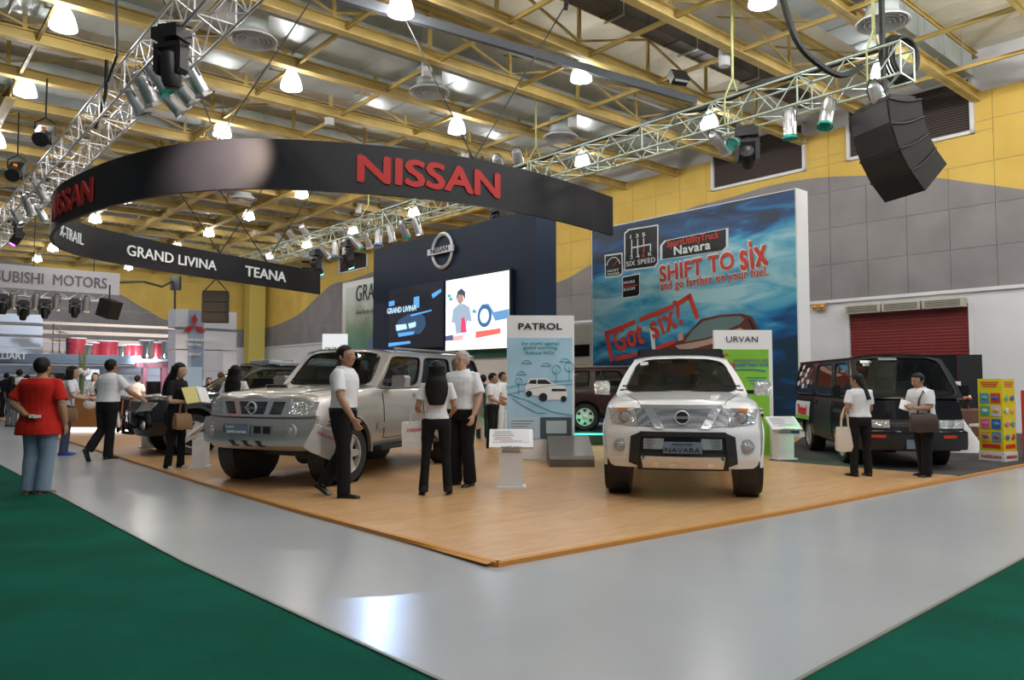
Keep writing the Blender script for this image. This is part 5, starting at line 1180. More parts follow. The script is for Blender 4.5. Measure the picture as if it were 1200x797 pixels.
# ------------------------------------------------------------------ vehicles
M['silver_paint'] = carpaint('silver_beige_paint', (.47, .45, .43), .7, .34)
M['white_car'] = carpaint('white_pearl_paint', (.86, .86, .87), 0, .3)
M['black_car'] = carpaint('black_paint', (.004, .004, .005), 0, .25, .7)
M['maroon'] = carpaint('maroon_paint', (.022, .003, .003), .1, .3, .5)
M['pale_car'] = carpaint('pale_blue_paint', (.6, .7, .85), .1, .3)
M['dark_clad'] = mat('dark_cladding', (.015, .015, .016), .5)
M['plate'] = mat('blue_grey_plate', (.16, .21, .28), .4)
M['seat'] = mat('seat_cloth', (.10, .10, .10), .9)
PROF = [(0, .90), (.05, .955), (.2, .99), (.45, 1.0), (.7, .99), (.88, .965), (.96, .94), (1.0, .90)]
HP = [0, .02, .05, .12, .2, .32, .45, .58, .7, .8, .88, .96, 1.0]
def vehicle(name, label, cat, loc, rz, P, extra=None):
    root = thing(name, label, cat, loc, rz)
    yf, yr, W = P['yf'], P['yr'], P['W']
    zbf = lambda y: interp(y, P['zb']); ztf = lambda y: interp(y, P['zt']); hw = lambda y: interp(y, P['hw'])
    sweep, nose = P.get('sweep', .22), P.get('nose', [(0, 0), (2, 0)]); tail = P.get('tail', .10)
    def D(p):
        x, y, z = p; kf = max(0, 1 - (y - yf) / .75); kr = max(0, 1 - (yr - y) / .5); ax = min(1, abs(x) / W)
        y2 = y + kf * (sweep * ax ** 3 + interp(z, nose)) - kr * (tail * ax ** 4)
        return Vector((x, y2, z))
    def front(x, z): return yf + sweep * min(1, abs(x) / W) ** 3 + interp(z, nose)
    def sx(y, z):
        a, b = zbf(y), ztf(y); return hw(y) * interp((z - a) / (b - a), PROF)
    cr = P.get('crown', .04)
    def half(y):
        a, b = zbf(y), ztf(y); w_ = hw(y)
        pts = [(0, a), (w_ * .6, a)] + [(w_ * interp(t, PROF), a + t * (b - a)) for t in HP] + [(w_ * .82, b + cr * .35), (w_ * .6, b + cr * .75), (w_ * .3, b + cr * .95), (0, b + cr)]
        return pts
    c = MB(); n = P.get('n', 46); ys = [yf + (yr - yf) * i / n for i in range(n + 1)]
    rr = []
    for y in ys:
        h_ = half(y); rr.append([D((x, y, z)) for x, z in h_] + [D((-x, y, z)) for x, z in h_[-2:0:-1]])
    c.rings(rr, True, False)
    for y in (ys[0], ys[-1]):
        h_ = half(y); rows = [[D((x * (1 - 2 * j / 12), y, z)) for j in range(13)] for x, z in h_]
        ids = [[c.addv(q) for q in r_] for r_ in rows]
        for a_, b_ in zip(ids, ids[1:]):
            for j in range(12): c.face((a_[j], a_[j + 1], b_[j + 1], b_[j]))
    body = c.build('body', P['paint'], root, clean=True)
    # wheel arches
    Rt, Ra, tw, track = P['Rt'], P['Ra'], P['tw'], P['track']
    cut = []
    for y in (0, P['wb']):
        for s in (-1, 1):
            k = MB(); k.tube((s * (track - tw - .06), y, Rt + .02), (s * (W + .3), y, Rt + .02), Ra, 28); k.box((s * (track + .1), y, .1), (2 * (tw + .16), Ra * 2 * .93, .5)); 
            k2 = MB(); k2.tube((s * (track - tw - .06), y, Rt + .02), (s * (W + .3), y, Rt + .02), Ra, 28); cut.append(k2.build('cut', P['paint'], None, clean=True)); cut[-1].parent = root
    boolcut(body, cut)
    me = body.data; me.polygons.foreach_set('use_smooth', [True] * len(me.polygons)); me.set_sharp_from_angle(angle=R(38))
    for y in (0, P['wb']):
        for s in (-1, 1):
            k = MB(); k.rings([[(s * x_, y + r_ * math.cos(t), Rt + .02 + r_ * math.sin(t)) for t in [2 * math.pi * i / 24 for i in range(24)]] for x_, r_ in ((track - tw - .10, .02), (track - tw - .05, Ra - .005), (W - .06, Ra - .005))], True, False); k.build('wheel_liner', 'black', body)
            if P.get('flare'):
                k = MB(); rr = []
                for i in range(19):
                    t = math.pi * (-.02 + 1.04 * i / 18); cy, cz = y + Ra * math.cos(t), Rt + .02 + Ra * math.sin(t)
                    yy = min(max(cy, yf + .05), yr - .05); xw = sx(yy, max(zbf(yy) + .12, min(cz, ztf(yy) - .05)))
                    o_ = Vector((0, math.cos(t), math.sin(t)))
                    base = D((s * xw, cy, cz)) 
                    rr.append([base + Vector((-s * .05, 0, 0)), base + Vector((s * .016, 0, 0)), base + Vector((s * .012, 0, 0)) + o_ * .04, base + Vector((-s * .06, 0, 0)) + o_ * .10])
                k.rings(rr, True, True); k.build('wheel_arch', P['flare'], body, smooth=True)
    # wheels
    def wheel(y, s, first={}):
        k = MB(); pr = [(Rt * .66, -tw / 2 + .01), (Rt * .93, -tw / 2), (Rt * .985, -tw / 2 + .03), (Rt, -tw / 2 + .06), (Rt, tw / 2 - .06), (Rt * .985, tw / 2 - .03), (Rt * .93, tw / 2), (Rt * .66, tw / 2 - .01)]
        k.lathe(pr + [pr[0]], 32, ax='X', caps=False); w_ = thing_part('wheel', root, k, 'rubber', smooth=True); w_.location = (s * (track - tw / 2), y, Rt)
        k = MB(); k.lathe([(Rt * .67, -s * tw * .4), (Rt * .67, s * tw * .46), (Rt * .62, s * tw * .46), (Rt * .58, s * tw * .2)], 28, ax='X', caps=False)
        k.lathe([(Rt * .2, s * tw * .12), (Rt * .2, s * tw * .42), (Rt * .12, s * tw * .46)], 14, ax='X')
        ns = P.get('spokes', 6)
        for i in range(ns):
            a = 2 * math.pi * i / ns; d_ = Vector((0, math.cos(a), math.sin(a))); p_ = Vector((0, -math.sin(a), math.cos(a)))
            A = d_ * Rt * .15 + Vector((s * tw * .40, 0, 0)); B = d_ * Rt * .62 + Vector((s * tw * .38, 0, 0)); h0, h1 = .055, .04; dx = Vector((s * .03, 0, 0))
            k.rings([[A + p_ * h0, A - p_ * h0, A - p_ * h0 - dx, A + p_ * h0 - dx], [B + p_ * h1, B - p_ * h1, B - p_ * h1 - dx, B + p_ * h1 - dx]])
        k.build('rim', P.get('rim', 'alu'), w_, smooth=True, ang=30)
        k = MB(); k.lathe([(.02, s * tw * .05), (Rt * .6, s * tw * .05)], 20, ax='X'); k.build('brake_disc', 'duct_dark', w_)
    def thing_part(nm, par, mb, mt, smooth=False): return mb.build(nm, mt, par, smooth=smooth)
    for y in (0, P['wb']):
        for s in (-1, 1): wheel(y, s)
    # greenhouse
    zb_, zr, yA0, yA1, yD0, yD1, wb_, wr_ = P['zbelt'], P['zroof'], P['yA0'], P['yA1'], P['yD0'], P['yD1'], P['wbelt'], P['wroof']
    zc = P.get('zcowl', zb_); bow = P.get('bow', .10); rc_ = P.get('rcrown', .05)
    def S(s): 
        def f(u, v):
            x = lerp(wb_, wr_, v) + .025 * math.sin(v * math.pi); y = lerp(lerp(yA0, yA1, v), lerp(yD0, yD1, v), u); z = lerp(lerp(zc, zb_, min(1, u * 3)), zr, v)
            return Vector((s * x, y, z))
        return f
    def F(u, v):   # u 0..1 across
        q = 2 * u - 1; return Vector((q * lerp(wb_, wr_, v), lerp(yA0, yA1, v) - bow * (1 - q * q), lerp(zc, zr, v) + rc_ * (1 - abs(q) ** 3) * v))
    def B(u, v):
        q = 2 * u - 1; return Vector((q * lerp(wb_, wr_, v), lerp(yD0, yD1, v) + .04 * (1 - q * q), lerp(zb_, zr, v) + rc_ * (1 - abs(q) ** 3) * v))
    def pane(fn, u0, u1, v0, v1, mg, inw, nm='window', fmt=None, gmt=None, trim=True):
        ml, mr, mb_, mt_ = mg; iu0, iu1, iv0, iv1 = u0 + ml, u1 - mr, v0 + mb_, v1 - mt_
        th = [math.pi / 4 + 2 * math.pi * i / 32 for i in range(32)]
        inner, outer = [], []
        for t in th:
            c_, s_ = math.cos(t), math.sin(t); e = 2 / 7.; ix = math.copysign(abs(c_) ** e, c_); iz = math.copysign(abs(s_) ** e, s_); m_ = max(abs(c_), abs(s_)); ox, oz = c_ / m_, s_ / m_
            inner.append(((iu0 + iu1) / 2 + ix * (iu1 - iu0) / 2, (iv0 + iv1) / 2 + iz * (iv1 - iv0) / 2)); outer.append(((u0 + u1) / 2 + ox * (u1 - u0) / 2, (v0 + v1) / 2 + oz * (v1 - v0) / 2))
        inw = Vector(inw); k = MB()
        o_ = [fn(*q) for q in outer]; i_ = [fn(*q) for q in inner]; i2 = [q + inw * .05 for q in i_]; o2 = [q + inw * .05 for q in o_]
        k.rings([o2, o_, i_, i2, o2], True, False); fr = k.build('pillar_frame', fmt or P['paint'], root, smooth=True, ang=35)
        k = MB(); k.path([q + inw * .004 for q in i_ + [i_[0]]], .012, 4); k.build('window_seal', 'black', fr)
        k = MB(); k.grid(lambda a, b: fn(lerp(iu0 - .004, iu1 + .004, a), lerp(iv0 - .004, iv1 + .004, b)) + inw * .02, 8, 5); k.build('glass_pane', gmt or 'glass_dark', fr, smooth=True, label='dark tinted window glass')
        return fr
    us = P['us']
    for s in (-1, 1):
        for a, b in zip(us, us[1:]): pane(S(s), a, b, 0, 1, P.get('smg', (.025, .02, .05, .14)), (-s, 0, 0))
    ws_ = pane(F, 0, 1, 0, 1, P.get('fmg', (.07, .07, .06, .09)), (0, 1, -.2), gmt='glass_clear')
    pane(B, 0, 1, 0, 1, (.08, .08, .08, .12), (0, -1, 0))
    for s in (-1, 1):
        k = MB(); k.tube(F(.5 - s * .02, .04) + Vector((0, -.02, .0)), F(.5 + s * .40, .10 + .02) + Vector((0, -.03, .01)), .011, 4); k.box(F(.5 + s * .2, .09) + Vector((0, -.03, .0)), (.5, .015, .02), rot=Matrix.Rotation(-s * R(4), 3, 'Y')); k.build('wiper', 'black', ws_)
    k = MB(); k.grid(lambda a, b: ((2 * a - 1) * (wr_ + .012), lerp(yA1 - bow * (1 - (2 * a - 1) ** 2) - .01, yD1 + .03, b), zr - .005 + rc_ * (1 - abs(2 * a - 1) ** 3) * (1 if b < .99 else .9) + .012), 16, 12, thick=(0, 0, -.035)); k.build('roof', P['paint'], root, smooth=True, ang=50)
    # gutters/cabin floor/interior
    it = MB(); it.grid(lambda a, b: ((2 * a - 1) * (wb_ - .05), lerp(yA0 + .06, yD0 - .05, b), max(zb_, 0) + cr + .012), 6, 6, thick=(0, 0, -.02)); itn = it.build('interior', 'interior', root)
    k = MB(); k.box((0, yA0 + .34, zb_ + .06), (2 * wb_ - .16, .4, .12)); k.build('dashboard', 'interior', itn)
    k = MB(); ring = [Vector((.38 + .17 * math.cos(t), yA0 + .62 + .05 * math.sin(t), zb_ + .10 + .15 * math.sin(t))) for t in [2 * math.pi * i / 20 for i in range(21)]]; k.path(ring, .014, 5); k.tube((.38, yA0 + .4, zb_ + .05), (.38, yA0 + .62, zb_ + .1), .03); k.build('steering_wheel', 'black', itn)
    ysr = P.get('seats', [yA0 + 1.15, yA0 + 2.0])
    for yy in ysr:
        if yy > yD0 - .3: continue
        for x in (-.38, .38):
            k = MB(); k.box((x, yy, zb_ + .12), (.46, .14, .30), rot=Matrix.Rotation(R(-12), 3, 'X'), taper=.85); k.ball((x, yy + .05, zb_ + .36), (.13, .06, .09), 10, 6); k.build('seat', 'seat', itn, smooth=True)
    k = MB(); k.box(F(.5, .86) + Vector((0, .12, 0)), (.22, .03, .06)); k.build('mirror', 'interior', itn)
    # doors on the sides
    for s in (-1, 1):
        for (y0_, y1_) in P['doors']:
            def dp(a, b, off):
                y = lerp(y0_, y1_, a); z0_ = max(zbf(y) + .06, P.get('doorz', .45)); z1_ = ztf(y) - .015; z = lerp(z0_, z1_, b)
                cut_ = 0
                if P['wb'] - Ra < y < P['wb'] + Ra + .1: zz = Rt + .02 + math.sqrt(max(0, (Ra + .07) ** 2 - (y - P['wb']) ** 2)); z = max(z, min(zz, z1_)) if b < 1 else z
                return Vector((s * (sx(y, z) + off), y, z))
            k = MB(); k.grid(lambda a, b: dp(a, b, .003) + Vector((0, 0, 0)), 8, 8); d_ = k.build('door', P['paint'], root, smooth=True)
            for v in d_.data.vertices: pass
            k = MB(); pts = [dp(0, t / 8, .003) for t in range(9)] + [dp(t / 8, 1, .003) for t in range(9)] + [dp(1, 1 - t / 8, .003) for t in range(9)] + [dp(1 - t / 8, 0, .003) for t in range(9)]; k.path(pts, .006, 4); k.build('shut_line', 'black', d_)
            k = MB(); yh = lerp(y0_, y1_, .86); zh = lerp(P.get('doorz', .45), ztf(yh), .84); q = Vector((s * (sx(yh, zh) + .02), yh, zh)); k.box(q, (.03, .17, .03)); k.box(q - Vector((s * .01, 0, 0)), (.02, .20, .07)); k.build('handle', P.get('handle', 'chrome'), d_)
    # mirrors
    mz = P.get('mirz', zb_ + .09); my = P.get('miry', yA0 + .38); ms = P.get('mirs', (.20, .16)); mx = wb_ + .05
    for s in (-1, 1):
        k = MB(); k.box((s * (mx + .02), my, mz - .05), (.12, .05, .05)); mr_ = k.build('mirror_arm', 'black', root)
        k = MB(); k.rings([[(s * (mx + .06 + w__ * ms[0]), my + d__, mz + h__ * ms[1] - .0) for w__, h__ in ((0, -.5), (1, -.45), (1.05, .3), (.9, .5), (.1, .5), (0, .3))] for d__ in (-.09, -.05, .05)]); k.build('door_mirror', P.get('mirror', P['paint']), mr_, smooth=True, ang=35)
    def fp(c4, off, mt, nm, par=None, n_=6, m_=4, th=.04, smooth=True, label=None):
        a, b, c__, d = [Vector((q[0], 0, q[1])) for q in c4]
        def g(u, v):
            p_ = a.lerp(b, u).lerp(d.lerp(c__, u), v); return Vector((p_.x, front(p_.x, p_.z) - off, p_.z))
        k = MB(); k.grid(g, n_, m_, thick=(0, th, 0)); return k.build(nm, mt, par or root, smooth=smooth, ang=40, label=label)
    def fring(x, z, r, off, mt, nm, par=None, rin=None, dep=.03):
        k = MB(); yy = front(x, z) - off
        if rin: k.lathe([(rin, 0), (r, 0), (r, dep), (rin, dep), (rin, 0)], 22, O=(x, yy, z), ax='Y', caps=False)
        else: k.lathe([(r, 0), (r * .9, -.02), (r * .5, -.035), (.01, -.04)], 20, O=(x, yy, z), ax='Y')
        return k.build(nm, mt, par or root, smooth=True, ang=50)
    api = dict(root=root, body=body, front=front, sx=sx, fp=fp, fring=fring, F=F, S=S, P=P, D=D)
    if extra: extra(api)
    return api
def mirror4(c4): return [(-q[0], q[1]) for q in (c4[1], c4[0], c4[3], c4[2])]
def both(c4): return (c4, mirror4(c4))

# ---- white pickup (front, head on)
def nav_extra(A, kind='white'):
    fp, fring, root, front = A['fp'], A['fring'], A['root'], A['front']
    mesh = 'honey' if kind == 'white' else 'blackmesh'
    fp([(-.31, .84), (.31, .84), (.40, 1.06), (-.40, 1.06)], .012, mesh, 'grille', n_=8)
    g = fp([(-.46, 1.055), (.46, 1.055), (.47, 1.095), (-.47, 1.095)], .03, 'chrome_soft', 'grille_bar')
    for c4 in both([(.20, .83), (.30, .83), (.44, 1.07), (.33, 1.07)]): fp(c4, .028, 'chrome_soft', 'grille_strut')
    for c4 in both([(.30, .845), (.50, .86), (.54, 1.05), (.41, 1.06)]): fp(c4, .014, mesh, 'side_grille')
    for c4 in both([(.50, .85), (.80, .885), (.85, 1.05), (.53, 1.06)]): h = fp(c4, .016, 'sparkle', 'headlamp', n_=8, label='clear faceted headlamp')
    for c4 in both([(.60, .99), (.72, .995), (.73, 1.05), (.61, 1.05)]): fp(c4, .022, 'amber', 'indicator')
    for s in (-1, 1):
        fring(s * .645, .955, .075, .03, 'chrome', 'lamp_bezel', rin=.06)
        fring(s * .645, .955, .058, .026, 'lens', 'lamp_lens')
    # black lower frame, openings, skid plate
    blk = [[(-.62, .40), (-.50, .36), (-.50, .79), (-.60, .76)]]
    for c4 in both([(.49, .40), (.60, .44), (.575, .74), (.46, .79)]): fp(c4, .035, 'dark_clad', 'bumper_frame')
    fp([(-.50, .74), (.50, .74), (.47, .795), (-.47, .795)], .036, 'dark_clad', 'bumper_frame')
    fp([(-.50, .36), (.50, .36), (.52, .56), (-.52, .56)], .02, 'dark_clad', 'bumper_frame')
    fp([(-.50, .54), (.50, .54), (.48, .76), (-.48, .76)], .004, 'black', 'lower_opening')
    for c4 in both([(.22, .60), (.43, .60), (.43, .72), (.20, .72)]): fp(c4, .02, mesh, 'lower_mesh')
    fp([(-.44, .385), (.44, .385), (.46, .52), (-.46, .52)], .06, 'alu', 'skid_plate')
    for x in (-.3, -.1, .1, .3): fp([(x - .05, .41), (x + .05, .41), (x + .03, .45), (x - .03, .45)], .064, 'duct_dark' if 0 else 'chrome', 'skid_recess')
    for s in (-1, 1): fring(s * .43, .5, .02, .07, 'chrome', 'bolt')
    for s in (-1, 1):
        fring(s * .70, .63, .085, .02, 'alu', 'fog_bezel', rin=.065); fring(s * .70, .63, .066, .012, 'lens', 'fog_lamp')
    k = MB(); k.box((0, front(0, .62) - .09, .625), (.42, .02, .125)); pl_ = k.build('number_plate', 'plate', root)
    k = MB(); yy = front(0, .62) - .102; k.text('NAVARA', (0, yy, .575), .072, 1.35, depth=.003, bold=.01); k.build('lettering', 'black_text', pl_); k = MB(); k.text('FRONTIER', (0, yy, .648), .036, 1.35, depth=.003); k.build('lettering', 'black_text', pl_)
    fring(0, .955, .078, .02, 'black', 'emblem_backing')
    emblem(root, (0, front(0, .95) - .045, .955), .08, y=-.02, text='NISSAN', rx=1.05, mt='emblem_silver')
    A['body']
def hood_lines(A, x0, x1, ya, yb):
    P = A['P']
    for s in (-1, 1):
        k = MB(); pts = []
        for i in range(9):
            t = i / 8; x = lerp(x0, x1, t); y = lerp(ya, yb, t); z = interp(y, P['zt']); w_ = interp(y, P['hw']); f = x / w_
            zz = z + P.get('crown', .04) * interp(f, [(0, 1), (.3, .95), (.6, .75), (.82, .35), (.9, 0)]); p_ = A['D']((s * x, y, zz)); pts.append(p_ + Vector((0, 0, .001)))
        k.path(pts, .005, 4); k.build('hood_line', 'black', A['body'])
NAV = dict(yf=-.90, yr=4.2, W=.935, zb=[(-.9, .38), (-.4, .40), (4.2, .45)], zt=[(-.9, .98), (-.84, 1.05), (-.70, 1.09), (-.3, 1.12), (.5, 1.19), (.9, 1.2), (4.2, 1.2)],
           hw=[(-.9, .86), (-.6, .915), (-.3, .935), (4.0, .935), (4.2, .92)], sweep=.26, nose=[(.38, .06), (.5, .0), (.80, .0), (.86, .045), (1.1, .10)], crown=.055, Rt=.375, Ra=.47, tw=.25, track=.925, wb=3.15, paint='white_car', flare='white_car',
           zbelt=1.19, zcowl=1.19, zroof=1.655, yA0=.40, yA1=1.12, yD0=2.75, yD1=2.55, wbelt=.83, wroof=.62, us=[0, .52, 1.0], doors=[(.62, 1.62), (1.66, 2.6)], mirror='sparkle', mirz=1.27, mirs=(.20, .19), fmg=(.055, .055, .05, .08), seats=[1.5, 2.3])
qn = (G(722, 577) + G(880, 582)) / 2
def white_extra(A):
    nav_extra(A); hood_lines(A, .48, .74, -.82, .5)
    root = A['root']
    c = MB(); c.box((0, 1.3, 1.755), (1.12, .12, .11)); c.box((0, 1.9, 1.75), (1.1, 1.0, .03))
    for s in (-1, 1): c.tube((s * .58, 1.15, 1.70), (s * .58, 2.5, 1.70), .022, 6); c.tube((s * .57, 1.3, 1.68), (s * .57, 1.3, 1.80), .02)
    c.build('roof_rack', 'dark_clad', root)
    c = MB(); c.path([(-.62, 1.5, 1.72), (-.82, 1.4, 1.78)], .008, 4); c.build('aerial', 'black', root)
    q = A['F'](.10, .84); c = MB(); c.box(q + Vector((.04, -.012, 0)), (.11, .004, .05), rot=Matrix.Rotation(R(-20), 3, 'X')); c.build('windscreen_sticker', 'white_matt', root)
vehicle('pickup_truck', 'white double-cab pickup with chrome mesh grille facing the camera', 'truck', (qn.x, qn.y, .03), R(-12), NAV, white_extra)

# ---- silver wagon
PAT = dict(yf=-.84, yr=4.05, W=.965, zb=[(-.84, .48), (-.5, .46), (.5, .42), (4.05, .50)], zt=[(-.84, 1.10), (-.78, 1.17), (-.6, 1.19), (.0, 1.235), (.6, 1.27), (1.0, 1.27), (4.05, 1.27)],
           hw=[(-.84, .90), (-.6, .95), (-.3, .965), (3.9, .965), (4.05, .94)], sweep=.20, nose=[(.48, .10), (.55, .02), (.62, 0), (.87, .0), (.90, .07), (1.15, .10)], crown=.045, Rt=.40, Ra=.48, tw=.27, track=.955, wb=2.95, paint='silver_paint', flare='silver_paint',
           zbelt=1.27, zcowl=1.27, zroof=1.80, yA0=.72, yA1=1.22, yD0=3.98, yD1=3.86, wbelt=.875, wroof=.76, us=[0, .335, .66, 1.0], doors=[(.78, 1.82), (1.86, 2.72)], doorz=.56, mirz=1.36, mirs=(.22, .17), miry=1.02, smg=(.022, .014, .04, .13), seats=[1.9, 2.9])
def pat_extra(A):
    fp, fring, root, front, sx = A['fp'], A['fring'], A['root'], A['front'], A['sx']
    fp([(-.52, .925), (.52, .925), (.56, 1.12), (-.56, 1.12)], .010, 'blackmesh', 'grille', n_=10)
    fp([(-.58, 1.10), (.58, 1.10), (.58, 1.135), (-.58, 1.135)], .03, 'chrome_soft', 'grille_surround'); fp([(-.50, .905), (.50, .905), (.52, .935), (-.52, .935)], .03, 'chrome_soft', 'grille_surround')
    for c4 in both([(.19, .92), (.265, .92), (.34, 1.12), (.25, 1.12)]): fp(c4, .028, 'chrome_soft', 'grille_strut')
    for c4 in both([(.455, .92), (.52, .92), (.585, 1.12), (.52, 1.12)]): fp(c4, .028, 'chrome_soft', 'grille_strut')
    for c4 in both([(.53, .925), (.87, .935), (.90, 1.10), (.58, 1.115)]): fp(c4, .02, 'sparkle', 'headlamp', n_=8, label='large clear headlamp')
    for c4 in both([(.515, .905), (.90, .92), (.90, .935), (.525, .925)]): fp(c4, .025, 'chrome_soft', 'headlamp_trim')
    emblem(root, (0, front(0, 1.0) - .02, 1.02), .082, y=-.03, rx=1.0, mt='emblem_silver')
    # bumper mass standing proud
    for c4 in [[(-.93, .55), (.93, .55), (.93, .885), (-.93, .885)]]: b_ = fp(c4, .05, 'silver_paint', 'bumper', n_=22, m_=4, th=.08)
    fp([(-.90, .884), (.90, .884), (.90, .90), (-.90, .90)], .0, 'black', 'bumper_gap', n_=22, m_=1, th=.02)  # shade between bumper and grille drawn as a black strip
    fp([(-.40, .69), (.40, .69), (.42, .80), (-.42, .80)], .056, 'silver_paint', 'bumper_recess', par=b_)
    for x in (-.33, .02, .19, .335): fp([(x - .055, .70), (x + .055, .70), (x + .055, .79), (x - .055, .79)], .062, 'black', 'bumper_slot', par=b_)
    for x in (-.22, 0, .22): fp([(x - .02, .53), (x + .04, .53), (x + .0, .605), (x - .085, .605)], .056, 'black', 'lower_slot', par=b_)
    for s in (-1, 1): fring(s * .66, .735, .095, .065, 'alu', 'fog_bezel', rin=.06); fring(s * .66, .735, .062, .055, 'lens', 'fog_lamp')
    k = MB(); k.box((-.13, front(0, .74) - .075, .745), (.40, .02, .15)); p_ = k.build('number_plate', 'plate', root)
    k = MB(); yy = front(0, .74) - .087; k.text('SUPER SAFARI', (-.13, yy, .70), .045, 1.15, depth=.003, bold=.02); k.build('lettering', 'white_text', p_); k = MB(); k.text('PATROL', (-.24, yy, .765), .035, 1.2, depth=.003); k.build('lettering', 'white_text', p_)
    k = MB(); k.box((0, .05, .40), (.8, .25, .12)); k.tube((-.75, 0, .38), (.75, 0, .38), .05, 8); k.ball((.2, 0, .36), .13, 10, 8); k.tube((-.7, 2.95, .38), (.7, 2.95, .38), .05, 8); k.build('axle', 'duct_dark', root)
    hood_lines(A, .62, .78, -.76, .70)
    k = MB(); k.rings([[(-.36 + x, y, 1.262 + z) for x, z in ((-.22, 0), (-.19, .055 * h), (.19, .055 * h), (.22, 0))] for y, h in ((.05, 1), (.6, .5))], True, True); k.build('bonnet_scoop', 'silver_paint', root, smooth=True, ang=30)
    k = MB(); k.box((-.36, .045, 1.288), (.34, .01, .035)); k.build('scoop_mouth', 'black', root)
    for s in (-1, 1):
        k = MB(); k.box((s * .93, 1.48, .43), (.20, 1.7, .05)); k.build('side_step', 'dark_clad', root)
        k = MB(); k.grid(lambda a, b: (s * (sx(lerp(.55, 2.4, a), lerp(.70, .78, b)) + .012), lerp(.6, 2.4, a), lerp(.70, .78, b)), 10, 2); k.build('side_moulding', 'silver_paint', root)
        k = MB(); k.tube((s * .70, 1.4, 1.86), (s * .70, 3.7, 1.86), .016, 6); k.tube((s * .70, 1.45, 1.82), (s * .70, 1.45, 1.86), .02); k.tube((s * .70, 3.6, 1.82), (s * .70, 3.6, 1.86), .02); k.build('roof_rail', 'silver_paint', root)
    q = A['F'](.93, .86); k = MB(); k.box(q + Vector((-.03, -.012, 0)), (.08, .004, .04), rot=Matrix.Rotation(R(-20), 3, 'X')); k.build('windscreen_sticker', 'white_matt', root)
PAT_POS = (-3.02, 10.55)
vehicle('station_wagon', 'large silver four-wheel-drive wagon with black mesh grille', 'car', (PAT_POS[0], PAT_POS[1], .03), R(-24.8), PAT, pat_extra)

# ---- black van
VAN = dict(yf=-.98, yr=3.35, W=.83, zb=[(-.98, .28), (-.6, .26), (3.35, .32)], zt=[(-.98, 1.05), (-.9, 1.09), (3.35, 1.09)],
           hw=[(-.98, .79), (-.7, .82), (-.4, .83), (3.2, .83), (3.35, .81)], sweep=.16, nose=[(.28, .04), (.34, 0), (.58, 0), (.62, .03), (1.1, .09)], crown=.01, Rt=.31, Ra=.37, tw=.19, track=.80, wb=2.25, paint='black_car', flare=None,
           zbelt=1.09, zcowl=1.09, zroof=1.74, yA0=-.80, yA1=-.22, yD0=3.30, yD1=3.18, wbelt=.805, wroof=.70, us=[0, .27, .60, 1.0], doors=[(-.55, .42), (.46, 1.75)], doorz=.34, mirz=1.2, mirs=(.12, .18), miry=-.35, smg=(.02, .015, .03, .12), fmg=(.04, .04, .03, .06), rim='alu', spokes=8, seats=[.3, 1.3, 2.2], bow=.12, handle='black')
